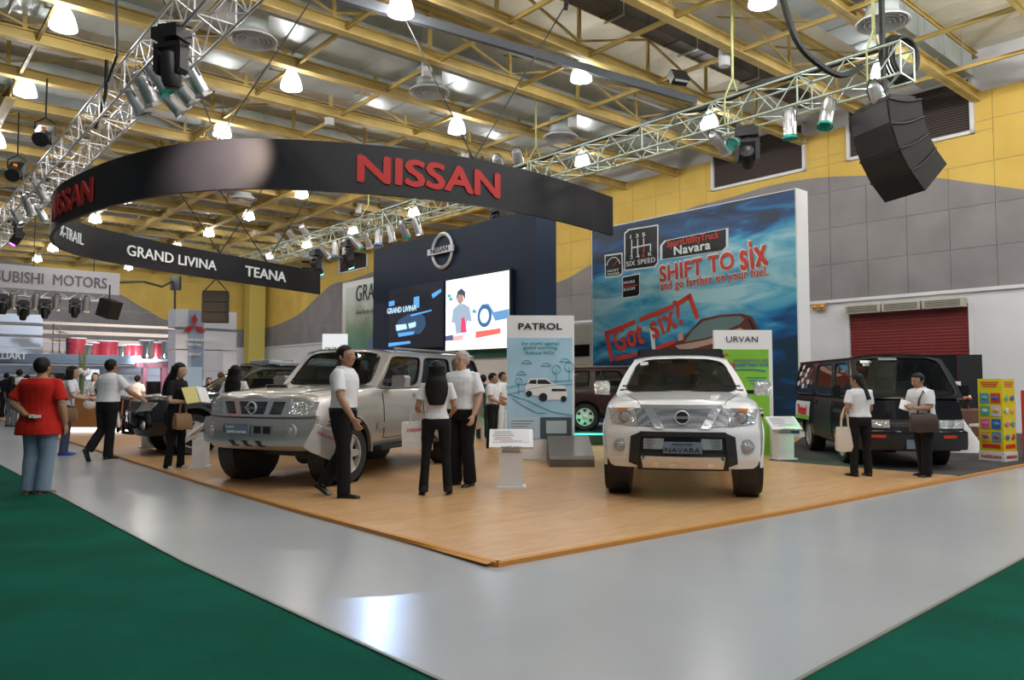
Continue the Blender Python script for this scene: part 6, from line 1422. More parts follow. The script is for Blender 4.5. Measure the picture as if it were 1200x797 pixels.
def van_extra(A):
    fp, fring, root, front, sx = A['fp'], A['fring'], A['root'], A['front'], A['sx']
    fp([(-.78, .62), (.78, .62), (.78, .765), (-.78, .765)], .008, 'dark_clad', 'grille_panel', n_=14)
    for c4 in both([(.34, .635), (.60, .635), (.60, .755), (.34, .755)]): fp(c4, .02, 'sparkle', 'headlamp', label='rectangular headlamp')
    for c4 in both([(.61, .635), (.79, .635), (.79, .755), (.61, .755)]): fp(c4, .02, 'lens', 'corner_lamp')
    fp([(-.33, .66), (.33, .66), (.33, .73), (-.33, .73)], .018, 'blackmesh', 'grille', n_=8); emblem(root, (0, front(0, .7) - .02, .70), .06, y=-.02)
    b_ = fp([(-.82, .30), (.82, .30), (.82, .58), (-.82, .58)], .05, 'dark_clad', 'bumper', n_=18, m_=3, th=.08)
    fp([(-.80, .56), (.80, .56), (.79, .60), (-.79, .60)], .055, 'black_gloss', 'bumper_top', n_=14, par=b_)
    for c4 in both([(.42, .485), (.62, .485), (.62, .53), (.42, .53)]): fp(c4, .058, 'redlens', 'indicator', par=b_)
    k = MB(); k.box((.02, front(0, .4) - .06, .39), (.30, .015, .14)); k.build('number_plate', 'plate', root)
    q = A['F'](.10, .87); k = MB(); k.box(q + Vector((.08, -.012, 0)), (.17, .004, .055), rot=Matrix.Rotation(R(-40), 3, 'X')); k.box(q + Vector((.08, -.035, -.05)), (.1, .004, .05), rot=Matrix.Rotation(R(-40), 3, 'X')); k.build('windscreen_sticker', 'white_matt', root)
    k = MB(); k.box(A['F'](.38, .9) + Vector((0, -.01, 0)), (.28, .004, .05), rot=Matrix.Rotation(R(-40), 3, 'X')); k.build('visor_label', 'grey_text', root)
    # big side decal behind the sliding door
    k = MB(); k.grid(lambda a, b: (-(sx(2.4, lerp(.62, .98, b)) + .008), lerp(2.0, 3.15, a), lerp(.66, .96, b)), 6, 3); dc = k.build('side_decal', 'white_matt', root)
    k = MB(); k.grid(lambda a, b: (-(sx(2.4, lerp(.60, .7, b)) + .012), lerp(2.0, 3.15, a), lerp(.60, .68, b)), 6, 2); k.build('decal_stripe', 'sign_green', dc)
    k = MB(); k.text('Theater!', (0, 0, 0), .27, .82, depth=.004, bold=.03, fn=lambda q: Vector((-(sx(2.4, .78) + .014 - q.y), 2.58 - q.x, .70 + q.z))); k.build('lettering', 'red_text', dc)
    k = MB(); k.grid(lambda a, b: (-(sx(1, lerp(.36, 1.06, b)) + .008), lerp(.50, 1.70, a), lerp(.36, 1.06, b)), 4, 6); k.build('dark_opening_sheet', 'black', root)  # dark inside of an open sliding door, put in as a black sheet
    k = MB(); S_ = A['S'](-1)
    for i, (u, v) in enumerate(((.70, .35), (.76, .55), (.82, .4), (.88, .6), (.73, .7), (.80, .22), (.9, .3), (.85, .8))):
        k.grid(lambda a, b: S_(u + a * .05, v + b * .13 - .04 * a) + Vector((-.012, 0, 0)), 2, 2)
    k.build('window_lettering', 'white_matt', root)
qv = (G(991, 544) + G(1105, 547)) / 2
vehicle('minivan', 'black boxy minivan with decals, two people standing at its front', 'van', (qv.x + .03, qv.y + .1, .03), R(-8), VAN, van_extra)

# ---- black car with bull bar on the left
BLK = dict(NAV); BLK.update(yr=3.8, wb=2.70, paint='black_car', flare='dark_clad', zt=[(-.9, .93), (-.84, 1.0), (-.70, 1.04), (-.3, 1.07), (.5, 1.13), (.9, 1.15), (3.8, 1.15)], zb=[(-.9, .36), (3.8, .4)], zbelt=1.14, zcowl=1.13, zroof=1.66, yA0=.45, yA1=1.32, yD0=3.7, yD1=3.5, wroof=.66, us=[0, .36, .7, 1], doors=[(.7, 1.6), (1.64, 2.4)], mirror='black_car', mirs=(.18, .14), seats=[1.6, 2.5], nose=[(.36, .06), (.5, 0), (.8, 0), (.86, .04), (1.05, .09)], spokes=5)
def blk_extra(A):
    fp, fring, root, front, sx = A['fp'], A['fring'], A['root'], A['front'], A['sx']
    fp([(-.45, .80), (.45, .80), (.46, .98), (-.46, .98)], .012, 'blackmesh', 'grille', n_=8)
    for c4 in both([(.46, .79), (.80, .83), (.86, .97), (.50, .99)]): fp(c4, .018, 'sparkle', 'headlamp', n_=8, label='clear headlamp')
    for s in (-1, 1): fring(s * .68, .56, .08, .02, 'alu', 'fog_bezel', rin=.06); fring(s * .68, .56, .06, .012, 'lens', 'fog_lamp')
    b = MB(); y0 = front(0, .6) - .16
    b.path(catmull([(-.62, y0 + .10, .42), (-.60, y0, .60), (-.52, y0, .92), (-.42, y0 + .03, 1.04), (.42, y0 + .03, 1.04), (.52, y0, .92), (.60, y0, .60), (.62, y0 + .10, .42)], 5), .038, 8)
    b.tube((-.58, y0, .70), (.58, y0, .70), .032, 8)
    for s in (-1, 1): b.tube((s * .25, y0, .42), (s * .25, y0 + .03, 1.04), .03, 8); b.tube((s * .25, y0, .5), (s * .25, y0 + .2, .5), .03, 6); b.tube((s * .62, y0 + .1, .42), (s * .25, y0, .42), .03)
    b.build('bull_bar', 'black_gloss', root, smooth=True)
    c = MB(); c.box((-.05, y0 - .04, .74), (.34, .02, .11)); c.build('number_plate', 'plate', root)
    c = MB()
    for s in (-1, 1): c.tube((s * .55, 1.5, 1.74), (s * .55, 3.2, 1.74), .02)
    for y in (1.55, 2.0, 2.5, 3.0): c.tube((-.62, y, 1.78), (.62, y, 1.78), .018)
    c.box((0, 1.62, 1.76), (1.2, .25, .05)); c.build('roof_rack', 'pale_panel', root)
    hood_lines(A, .48, .74, -.82, .5)
q = G(232, 541)
vehicle('suv', 'black four-wheel-drive car with a bull bar left of the silver wagon', 'car', (-6.42, 14.80, .03), R(-53), BLK, blk_extra)

# ---- maroon car on the platform (side on)
RED = dict(yf=-.85, yr=3.45, W=.86, zb=[(-.85, .26), (3.45, .28)], zt=[(-.85, .70), (-.75, .80), (.3, .93), (3.2, .98), (3.45, .92)], hw=[(-.85, .76), (-.5, .84), (-.2, .86), (3.2, .86), (3.45, .80)], sweep=.25, crown=.04, Rt=.30, Ra=.36, tw=.2, track=.84, wb=2.6, paint='maroon', flare=None,
           zbelt=.95, zcowl=.95, zroof=1.42, yA0=.35, yA1=1.15, yD0=3.3, yD1=2.95, wbelt=.79, wroof=.60, us=[0, .36, .70, 1.0], doors=[(.5, 1.45), (1.49, 2.3)], doorz=.34, seats=[1.2, 2.2])
def red_extra(A):
    for c4 in both([(.40, .60), (.74, .62), (.76, .74), (.45, .72)]): A['fp'](c4, .018, 'sparkle', 'headlamp')
    A['fp']([(-.35, .56), (.35, .56), (.38, .68), (-.38, .68)], .012, 'blackmesh', 'grille')
vehicle('estate_car', 'dark maroon estate car side-on on the green-lit platform, mostly hidden by the white pickup', 'car', (4.3, 17.9, .276), R(86), RED, red_extra)
PAL = dict(RED); PAL.update(paint='pale_car')
qp = G(2, 482)
vehicle('parked_car', 'pale blue-white car at the far left edge of the picture', 'car', (-20.3, 29.0, .0), R(30), PAL, red_extra)
# ------------------------------------------------------------------ people
M['skin'] = mat('skin', (.36, .19, .115), .5, var=.06, vscale=6); M['skin_light'] = mat('light_skin', (.50, .30, .20), .5, var=.05, vscale=6)
M['hair'] = mat('black_hair', (.006, .005, .005), .55, spec=.25, bump=.15, bscale=90); M['hair_grey'] = mat('grey_hair', (.38, .37, .36), .5, bump=.5, bscale=90); M['hair_brown'] = mat('brown_hair', (.10, .04, .02), .5, bump=.5, bscale=90)
def cloth(name, col, r=.85, bs=14, b=.45): return mat(name, col, r, bump=b, bscale=bs, spec=.2)
M['c_white'] = cloth('white_shirt', (.74, .75, .79)); M['c_red'] = cloth('red_tshirt', (.46, .018, .012)); M['c_black'] = cloth('black_cloth', (.010, .010, .012)); M['c_navy'] = cloth('dark_navy_cloth', (.012, .014, .022))
M['c_jean'] = cloth('blue_jeans', (.20, .27, .36)); M['c_grey'] = cloth('grey_trousers', (.13, .16, .20)); M['c_pink'] = cloth('pale_pink_cloth', (.72, .62, .66)); M['c_dkjean'] = cloth('dark_jeans', (.06, .09, .15)); M['c_green'] = cloth('dark_green_vest', (.01, .05, .04))
M['shoe_black'] = mat('black_leather', (.01, .01, .01), .3); M['shoe_brown'] = mat('brown_suede', (.16, .09, .04), .7); M['shoe_blue'] = mat('blue_shoe', (.02, .06, .4), .5); M['shoe_silver'] = mat('silver_shoe', (.5, .5, .52), .3)
M['lanyard'] = mat('dark_lanyard', (.01, .05, .05), .6); M['leather'] = mat('dark_brown_leather', (.05, .025, .018), .45); M['tan_leather'] = mat('tan_leather', (.24, .13, .06), .5)
M['eyes'] = mat('dark_eyes', (.015, .01, .01), .3); M['lips'] = mat('lips', (.35, .12, .09), .5); M['eyewhite'] = mat('eye_white', (.7, .68, .66), .3)
def vox(mb, name, m, parent, voxel, it=3, s=.5):
    me = bpy.data.meshes.new(name); me.from_pydata([tuple(v) for v in mb.v], [], mb.f); me.materials.append(M[m])
    o = bpy.data.objects.new(name, me); COL.objects.link(o)
    o.parent = parent; VOX.append([o, m, 0, 26, voxel, it, s]); return o
VOX = []
def wrinkle(o, amp, k=26):
    for q in VOX:
        if q[0] == o: q[2], q[3] = amp, k
def wrinkle_now(o, amp, k):
    me = o.data; n = len(me.vertices); co = np.empty(n * 3); nr = np.empty(n * 3)
    me.vertices.foreach_get('co', co); me.vertex_normals.foreach_get('vector', nr); c = co.reshape(-1, 3); x, y, z = c.T
    d = np.sin(k * z + 9 * x + 3 * np.sin(14 * y)) * np.sin(17 * x - 11 * y + 6 * z)
    me.vertices.foreach_set('co', (c + nr.reshape(-1, 3) * (amp * d)[:, None]).ravel()); me.update()
DEF = dict(hL=(.10, 0, .925), hR=(-.10, 0, .925), kL=(.105, -.015, .50), kR=(-.105, -.015, .50), aL=(.11, .03, .085), aR=(-.11, .03, .085), fL=8, fR=-8, pL=0, pR=0,
           eL=(.245, .03, 1.12), wL=(.255, -.04, .86), eR=(-.245, .03, 1.12), wR=(-.255, -.04, .86), dL=None, dR=None, cL=.5, cR=.5, lean=(0, 0), head=(0, 0))
def person(label, pos, rz, H, pose={}, sex='m', bulk=1.0, top='c_white', bottom='c_black', shoe='shoe_black', hair='short', hairm='hair', skin='skin', hem=.96, sleeve=.75, belt=False, collar=True, face=False, vx=.011, lany=False, heels=False, feet=True, cap=None):
    bulk = bulk * 1.08; P = dict(DEF); P.update(pose); k = H / 1.70; W = (1.0 if sex == 'm' else .88) * bulk
    root = thing('person', label, 'person', pos, rz); root.scale = (k, k, k)
    V = Vector; lx, ly = P['lean']
    def tw_(z): t = max(0, min(1, (z - .93) / .5)); return V((lx * t, ly * t, 0))
    def T(p): p = V(p); return p + tw_(p.z)
    shw = .175 * (1.0 if sex == 'm' else .90) * (1 + (bulk - 1) * .6)
    sh = {1: T((shw, .01, 1.375)), -1: T((-shw, .01, 1.375))}
    TR0 = [(.84, .135, .105, 0), (.90, .160, .118, 0), (.96, .162, .120, 0), (1.04, .148, .108, -.003), (1.12, .145, .105, -.004), (1.22, .160, .113, -.004), (1.31, .172, .118, .0), (1.37, .168, .108, .008), (1.415, .125, .085, .012), (1.45, .075, .066, .012)]
    if hem < .9 and sex == 'm': TR0 = [(.70, .20, .150, 0), (.80, .192, .145, 0), (.88, .182, .136, 0)] + TR0[2:]
    if sex == 'f': TR0 = [(.84, .145, .110, 0), (.90, .168, .122, 0), (.96, .160, .116, 0), (1.04, .132, .098, -.003), (1.10, .126, .094, -.004), (1.20, .145, .112, -.012), (1.27, .156, .124, -.016), (1.35, .158, .104, .0), (1.41, .118, .080, .012), (1.45, .066, .060, .012)]
    def tring(z0, z1, infl, n=20, src=TR0, sq=1.0):
        out = []
        zs = [z0] + [q[0] for q in src if z0 < q[0] < z1] + [z1]
        for z in zs:
            rx = interp(z, [(q[0], q[1]) for q in src]) * W + infl; ry = interp(z, [(q[0], q[2]) for q in src]) * (W * (1 + (bulk - 1) * .7)) + infl; yo = interp(z, [(q[0], q[3]) for q in src]); o_ = tw_(z)
            ring = []
            for i in range(n):
                t = 2 * math.pi * i / n; c_, s_ = math.cos(t), math.sin(t); e = .82
                ring.append(V((math.copysign(abs(c_) ** e, c_) * rx, yo + math.copysign(abs(s_) ** e, s_) * ry, z)) + o_)
            out.append(ring)
        return out
    b = MB(); b.rings(tring(.86, 1.45, -.012))
    nk = T((0, .015, 1.42)); hp = T((0, -.0, 1.475)); b.path([nk, hp, hp + V((0, -.01, .05))], [.056 * W ** .5, .052 * W ** .5, .05], 12)
    # head in its own frame
    hy, hpz = R(P['head'][0]), R(P['head'][1]); HM = Matrix.Translation(hp) @ Matrix.Rotation(hy, 4, 'Z') @ Matrix.Rotation(hpz, 4, 'X') @ Matrix.Scale(1.12, 4)
    def hv(x, y, z): return HM @ V((x, y, z))
    def hball(mb, c, r, n=14, m=10, sub=None):
        t = MB(); t.ball(c, r, n, m); base = len(mb.v)
        for v in t.v: mb.v.append(HM @ (sub(v) if sub else v))
        for f_ in t.f: mb.f.append(tuple(i + base for i in f_)); mb.mi.append(0)
    hball(b, (0, -.005, .105), (.073, .092, .095), 18, 12); hball(b, (0, -.035, .045), (.055, .058, .062)); hball(b, (0, -.062, .018), (.028, .03, .026)); hball(b, (0, -.078, .075), (.05, .024, .05))
    t = MB(); t.path([(0, -.092, .10), (0, -.112, .068), (0, -.104, .056)], [.009, .015, .011], 8); base = len(b.v); b.v += [HM @ v for v in t.v]; b.f += [tuple(i + base for i in f_) for f_ in t.f]; b.mi += [0] * len(t.f)
    for s in (-1, 1): hball(b, (s * .077, .008, .082), (.010, .018, .030), 8, 6)
    wr = {}
    for s, e_, w_, d_, c_ in ((1, P['eL'], P['wL'], P['dL'], P['cL']), (-1, P['eR'], P['wR'], P['dR'], P['cR'])):
        e_, w_ = T(e_), T(w_); a = sh[s]
        b.path([a + V((-s * .03, 0, .0)), a, a.lerp(e_, .5), e_], [.04 * W, .042 * W, .043 * W, .040 * W], 10)
        f1 = e_.lerp(w_, .3); b.path([e_, f1, e_.lerp(w_, .75), w_], [.038 * W, .041 * W, .031 * W, .026 * W], 10)
        d = V(d_).normalized() if d_ else (w_ - e_).normalized()
        side = V((0, -1, 0)) - d * V((0, -1, 0)).dot(d)
        if side.length < .2: side = V((0, 0, 1)) - d * d.z
        side.normalize(); pn = d.cross(side) * s       # palm direction
        if pn.x * s > 0: pn = -pn
        pc = [w_ - d * .01, w_ + d * .03, w_ + d * .065, w_ + d * .092]
        for off, r_ in ((-.026, .014), (-.009, .015), (.009, .015), (.026, .014)): b.path([p_ + side * off * (.6 + .4 * min(1, i / 2)) for i, p_ in enumerate(pc)], r_, 6)
        for j, (off, L) in enumerate(((-.031, .055), (-.010, .070), (.011, .075), (.031, .066))):
            q0 = w_ + d * .088 + side * off; a1 = c_ * .7; d1 = (d * math.cos(a1) + pn * math.sin(a1)); a2 = c_ * 1.7; d2 = (d * math.cos(a2) + pn * math.sin(a2)); a3 = c_ * 2.5; d3 = (d * math.cos(a3) + pn * math.sin(a3))
            q1 = q0 + d1 * L * .45 + side * off * .10; q2 = q1 + d2 * L * .33; q3 = q2 + d3 * L * .25
            b.path([q0 - d * .02, q0, q1, q2, q3], [.0105, .0105, .0098, .0090, .0075], 6)
        th0 = w_ + d * .018 + side * .022; b.path([th0, th0 + (d * .6 + side * .7 + pn * .25).normalized() * .04, th0 + (d * .6 + side * .7 + pn * .25).normalized() * .04 + (d * .9 + side * .25 + pn * .4).normalized() * .035], [.015, .0115, .009], 6)
        wr[s] = (w_ + d * .09 + pn * .02)
    for s, h_, k_, a_ in ((1, P['hL'], P['kL'], P['aL']), (-1, P['hR'], P['kR'], P['aR'])):
        h_, k_, a_ = V(h_), V(k_), V(a_)
        b.path([h_ + V((0, 0, .02)), h_.lerp(k_, .4), k_], [.085 * W, .078 * W, .052 * W], 12); b.path([k_, k_.lerp(a_, .35), a_], [.050 * W, .052 * W, .034 * W], 12)
        b.path([a_, a_ + V((0, 0, -.03))], [.034, .03], 8)
    body = vox(b, 'body', skin, root, min(vx, .0095) if vx < .013 else vx, 2, .5)
    # top
    c = MB(); c.rings(tring(hem, 1.44, .014 + (.012 if bulk > 1.1 else 0), sq=1))
    for s, e_, w_ in ((1, P['eL'], P['wL']), (-1, P['eR'], P['wR'])):
        e_ = T(e_); a = sh[s]; w_ = T(w_)
        if sleeve <= 1: m_ = a.lerp(e_, sleeve); c.path([a + V((-s * .07, 0, .0)), a + V((-s * .005, 0, .004)), a.lerp(m_, .5), m_], [.05 * W, .060 * W, .063 * W, .069 * W], 12)
        else: m_ = e_.lerp(w_, sleeve - 1); c.path([a + V((-s * .07, 0, 0)), a, a.lerp(e_, .5), e_, m_], [.055 * W, .063 * W, .058 * W, .052 * W, .042 * W], 12)
    tp = vox(c, 'shirt' if top != 'c_red' else 't_shirt', top, root, vx, 2, .5); wrinkle(tp, .0035)
    if collar:
        c = MB(); rr = []
        for i in range(17):
            t = 2 * math.pi * (i / 16) + math.pi / 2 * 3; r0 = .070 * W ** .5; cc = T((0, .014, 1.44)); o_ = V((math.cos(t), math.sin(t), 0))
            dz = -.03 * max(0, -math.sin(t)) ** 2
            rr.append([cc + o_ * r0 + V((0, 0, .022 + dz)), cc + o_ * (r0 + .012) + V((0, 0, .028 + dz)), cc + o_ * (r0 + .026) + V((0, 0, -.014 + dz)), cc + o_ * (r0 + .012) + V((0, 0, -.016 + dz))])
        c.rings(rr, True, True); c.build('collar', top, tp, smooth=True)
    if lany:
        c = MB(); f_ = lambda x, z: T((x, -(interp(z, [(q[0], q[2]) for q in TR0]) * W + .028) * math.sqrt(max(.05, 1 - (x / (.19 * W)) ** 2)), z))
        for s in (-1, 1): c.path([T((s * .062, .03, 1.46)), T((s * .07, -.05, 1.43)), f_(s * .06, 1.36), f_(s * .045, 1.26), f_(s * .008, 1.12)], .007, 4)
        c.build('lanyard', 'lanyard', tp); c = MB(); q = f_(0, 1.08); c.box(q, (.06, .008, .085)); c.build('name_badge', 'white_matt', tp)
    # trousers
    c = MB(); c.rings(tring(.83, 1.0, .008 if hem > .9 else .002)); 
    for s, h_, k_, a_ in ((1, P['hL'], P['kL'], P['aL']), (-1, P['hR'], P['kR'], P['aR'])):
        h_, k_, a_ = V(h_), V(k_), V(a_); wl = (.072 if sex == 'm' else .064) * W
        c.path([h_ + V((0, 0, .03)), h_ + V((0, 0, -.08)), h_.lerp(k_, .5), k_, k_.lerp(a_, .5), a_ + V((0, .0, -.045 if P['pL' if s == 1 else 'pR'] == 0 else 0))], [.094 * W, .096 * W, .086 * W, wl, wl * .98, wl * 1.0], 14)
    tr_ = vox(c, 'trousers', bottom, root, vx, 2, .5); wrinkle(tr_, .003, 18)
    if belt: c = MB(); c.rings(tring(.965, 1.0, .019), True, False); c.build('belt', 'shoe_black', tr_, smooth=True); c = MB(); c.box(T((0, -.125 * W - .022, .982)), (.05, .012, .035)); c.build('buckle', 'chrome', tr_)
    # shoes
    if feet:
        for s, a_, fy, pi_ in ((1, P['aL'], P['fL'], P['pL']), (-1, P['aR'], P['fR'], P['pR'])):
            c = MB(); c.M = Matrix.Translation(V(a_)) @ Matrix.Rotation(R(fy), 4, 'Z') @ Matrix.Rotation(R(pi_), 4, 'X'); z0 = -.083
            hl = .055 if heels else 0
            secs = [(.075, .025, .0), (.06, .036, .06), (.02, .038, .075), (-.04, .036, .062), (-.09, .042, .042), (-.15, .044, .034), (-.19, .032, .026), (-.205, .012, .015)]
            rr = []
            for y, w2, hh in secs:
                lift = hl * max(0, min(1, (y + .10) / .14)); rr.append([(x * w2, y, z0 + .0 + lift + z * max(.012, hh)) for x, z in ((-1, 0), (1, 0), (1.02, .5), (.6, .95), (0, 1.08), (-.6, .95), (-1.02, .5))])
            c.rings(rr)
            if heels: c.box((0, .06, z0 + hl / 2), (.014, .014, hl))
            c.build('shoe', shoe, root, smooth=True, ang=50)
    # hair
    def sub(v):
        if v.y < -.035 and v.z < .135: return V((v.x * .82, v.y * .6 + .0, v.z))
        if v.z < .055 and v.y < .02: return V((v.x * .8, v.y * .6, max(v.z, .05)))
        return v
    c = MB(); hball(c, (0, .008, .112), (.084, .100, .098) if hair != 'bald' else (.078, .097, .09), 20, 14, sub)
    if hair in ('long', 'bob', 'pony'):
        L = {'long': -.30, 'bob': -.03, 'pony': -.22}[hair]; rr = []
        zz = [.14, .08, .03, -.03] + ([-.10, -.18, -.25, L] if L < -.05 else [L - .015])
        for z in zz:
            wl_ = interp(z, [(-.3, .085), (-.2, .125), (-.1, .135), (0, .115), (.08, .095)])
            wd = wl_ if hair == 'long' else {'long': .088, 'bob': .096, 'pony': .05}[hair] * (1 if z > 0 else (1.0 - (.35 if hair != 'bob' else 0) * (z / min(-.1, L)) ** 2)); dp = .05 if hair != 'pony' else .032
            if hair == 'pony' and z > .02: wd, dp = .07, .05
            cy = .055 + (.02 if z < 0 else 0) + max(0, -z) * .12
            rr.append([HM @ V((wd * math.cos(t_), cy + dp * math.sin(t_), z)) for t_ in [2 * math.pi * i / 16 for i in range(16)]])
        c.rings(rr[::-1])
        if hair != 'pony':
            for s in (-1, 1):
                rr = []
                for z in (.12, .06, .0, -.05 if hair == 'bob' else -.12): rr.append([HM @ V((s * .076 + .018 * math.cos(t_), .01 + .045 * math.sin(t_), z)) for t_ in [2 * math.pi * i / 10 for i in range(10)]])
                c.rings(rr[::-1])
    hr = vox(c, 'hair', hairm, root, .009, 1, .4)
    if cap: c = MB(); hball(c, (0, .0, .14), (.09, .105, .085), 16, 10); t = MB(); hr2 = c.build('cap', cap, root, smooth=True)
    if face:
        c = MB(); 
        for s in (-1, 1): hball(c, (s * .031, -.087, .092), (.013, .008, .007), 8, 6)
        c.build('eye_whites', 'eyewhite', body, smooth=True)
        c = MB()
        for s in (-1, 1):
            hball(c, (s * .031, -.0925, .092), (.0065, .005, .0065), 8, 6)
            t = MB(); t.path([(s * .014, -.094, .108), (s * .03, -.096, .113), (s * .047, -.084, .108)], .0035, 5); base = len(c.v); c.v += [HM @ v for v in t.v]; c.f += [tuple(i + base for i in f_) for f_ in t.f]; c.mi += [0] * len(t.f)
        c.build('eyes_and_brows', 'eyes', body, smooth=True)
        c = MB(); hball(c, (0, -.089, .035), (.021, .010, .0055), 10, 6); c.build('mouth', 'lips', body, smooth=True)
    if face == 'glasses':
        c = MB()
        for s in (-1, 1): t = MB(); t.path([(s * .033 + .021 * math.cos(a_), -.106, .090 + .015 * math.sin(a_)) for a_ in [2 * math.pi * i / 14 for i in range(15)]], .0022, 4); t.tube((s * .054, -.106, .095), (s * .08, .01, .098), .002, 4); t.tube((0, -.108, .093), (s * .013, -.107, .093), .002, 4); base = len(c.v); c.v += [HM @ v for v in t.v]; c.f += [tuple(i + base for i in f_) for f_ in t.f]; c.mi += [0] * len(t.f)
        c.build('glasses', 'grey_text', root)
    mw = Matrix.Translation(V(pos)) @ Matrix.Rotation(rz, 4, 'Z') @ Matrix.Scale(k, 4)
    return root, {s: mw @ p_ for s, p_ in wr.items()}, mw
def place(px, foot, topy, z=.03):
    q = onz(px, foot, z); H = at(px, topy, q.y).z - z; return (q.x, q.y, z), H
def tote(name, label, hand, w_, h_, rz, mt='bag_white', tilt=0, handle=.22, text=None, cat='bag', d=.07):
    t_ = thing(name, label, cat, (hand.x, hand.y, hand.z), rz); t_.rotation_euler = (0, tilt, rz)
    c = MB(); top = -handle
    def g(sx_, sz_): return 0
    rr = []
    for z, dd, ww in ((top, .35, .94), (top - h_ * .3, .8, .99), (top - h_ * .8, 1.0, 1.02), (top - h_, .75, 1.0)):
        rr.append([(x * w_ / 2 * ww, y * d / 2 * dd, z + .012 * math.sin(x * 5) * 1) for x, y in ((-1, -1), (-.4, -1.15), (.4, -1.15), (1, -1), (1, 1), (.4, 1.15), (-.4, 1.15), (-1, 1))])
    c.rings(rr[::-1]); c.build('bag_body', mt, t_, smooth=True, ang=60)
    for y in (-.012, .012):
        c = MB(); c.path([(-w_ * .22, y, top - .02), (-w_ * .16, y, top + handle * .6), (0, y * .5, top + handle + .005), (w_ * .16, y, top + handle * .6), (w_ * .22, y, top - .02)], .010, 5); c.build('handle', mt, t_)
    if text:
        c = MB(); c.text(text, (0, -d * .58, top - h_ * .32), .055, 1.2, depth=.002, bold=.015); c.text('CLUB', (0, -d * .6, top - h_ * .45), .04, 1.2, depth=.002) if False else None; c.build('lettering', 'red_text', t_)
    return t_
M['bag_white'] = cloth('white_bag_cloth', (.70, .68, .66)); M['bag_cream'] = cloth('cream_bag_cloth', (.62, .55, .46))

# 1 man in the red T-shirt
ps_, H = place(45, 579, 419, 0.0)
r_, wr_, mw = person('man in a red T-shirt and jeans, one hand behind his back', ps_, R(176), H, dict(eL=(.31, .10, 1.14), wL=(.02, .235, .985), dL=(-1, .05, .05), cL=.8, eR=(-.29, .03, 1.12), wR=(-.30, -.03, .87), kL=(.10, .0, .49), kR=(-.09, -.02, .49), aL=(.115, .03, .085), aR=(-.06, .02, .085), lean=(0, .0)), bulk=1.17, top='c_red', bottom='c_jean', shoe='shoe_brown', hem=.74, sleeve=.85, collar=False, vx=.011)
p_ = mw @ Vector((-.11, .26, .975)); t_ = thing('folded_paper', 'small white folded paper held behind the back of the man in red', 'paper', p_, R(10)); c = MB(); c.box((0, 0, 0), (.13, .02, .035)); c.build('sheet', 'white_matt', t_)
# 2 woman with the shoulder bag
ps_, H = place(76, 533, 429, 0.0)
r_, wr_, mw = person('woman with black bobbed hair, white blouse and jeans leaning toward the reception counter', ps_, R(112), H, dict(lean=(0, -.08), eL=(.20, -.14, 1.12), wL=(.15, -.38, 1.08), eR=(-.22, -.10, 1.12), wR=(-.14, -.36, 1.06), head=(0, 5)), sex='f', top='c_white', bottom='c_dkjean', shoe='shoe_blue', hair='bob', skin='skin_light', hem=.93, face=True)
tote('shoulder_bag', 'tan leather shoulder bag of the woman with bobbed hair at the counter', mw @ Vector((-.26, -.06, 1.32)), .32, .24, R(20), 'tan_leather', handle=.42, d=.14)
# 3 man in white with a bag
ps_, H = place(124, 538, 421, 0.03)
r_, wr_, mw = person('man in white shirt with a white bag, leaning toward the black car', ps_, R(163), H, dict(eL=(.29, -.02, 1.15), wL=(.20, -.17, .95), dL=(-.3, -.3, -1), eR=(-.33, -.10, 1.15), wR=(-.40, -.33, 1.02), aL=(.15, .22, .16), kL=(.10, .0, .50), pL=62, kR=(-.07, -.01, .5), aR=(-.07, .03, .085), lean=(-.03, -.03), cL=1.0), bulk=1.02, belt=True, hem=.97)
tote('paper_bag', 'white printed bag in the left hand of the man walking toward the counter', wr_[1], .34, .30, R(-12), tilt=R(-8), handle=.07, text='NISSAN')
# 4 woman in black
ps_, H = place(206, 551, 425, 0.0)
r_, wr_, mw = person('woman all in black with long black hair reading a yellow folder', ps_, R(78), H, dict(eL=(.20, -.03, 1.10), wL=(.10, -.27, 1.14), eR=(-.22, -.02, 1.09), wR=(-.12, -.26, 1.08), head=(0, 14), kL=(.08, -.03, .5), kR=(-.09, .02, .5), aL=(.07, -.03, .085), aR=(-.09, .09, .085)), sex='f', top='c_black', bottom='c_black', shoe='shoe_silver', hair='long', skin='skin_light', hem=.92, sleeve=.7, collar=False, heels=True, face=True)
q = mw @ Vector((-.02, -.36, 1.19)); t_ = thing('folder', 'yellow folder with papers held open by the woman in black', 'folder', q, R(78) - R(20)); t_.rotation_euler = (R(-30), 0, R(58))
for s in (-1, 1): c = MB(); c.box((s * .11, 0, 0), (.21, .01, .28), rz=s * R(14)); c.build('cover', mat('folder_yellow', (.62, .55, .20), .5) if s == -1 else 'white_matt', t_)
tote('handbag', 'brown handbag with blue trim hanging from the arm of the woman in black', mw @ Vector((-.14, -.20, 1.10)), .28, .24, R(60), 'tan_leather', handle=.20, d=.12)
# 5 long-haired woman behind the wagon bonnet
ps_, H = place(274, 543, 428, 0.03)
person('woman with long black hair seen from behind over the silver wagon  bonnet', ps_, R(175), H, {}, sex='f', top='c_white', bottom='c_black', hair='long', vx=.013)
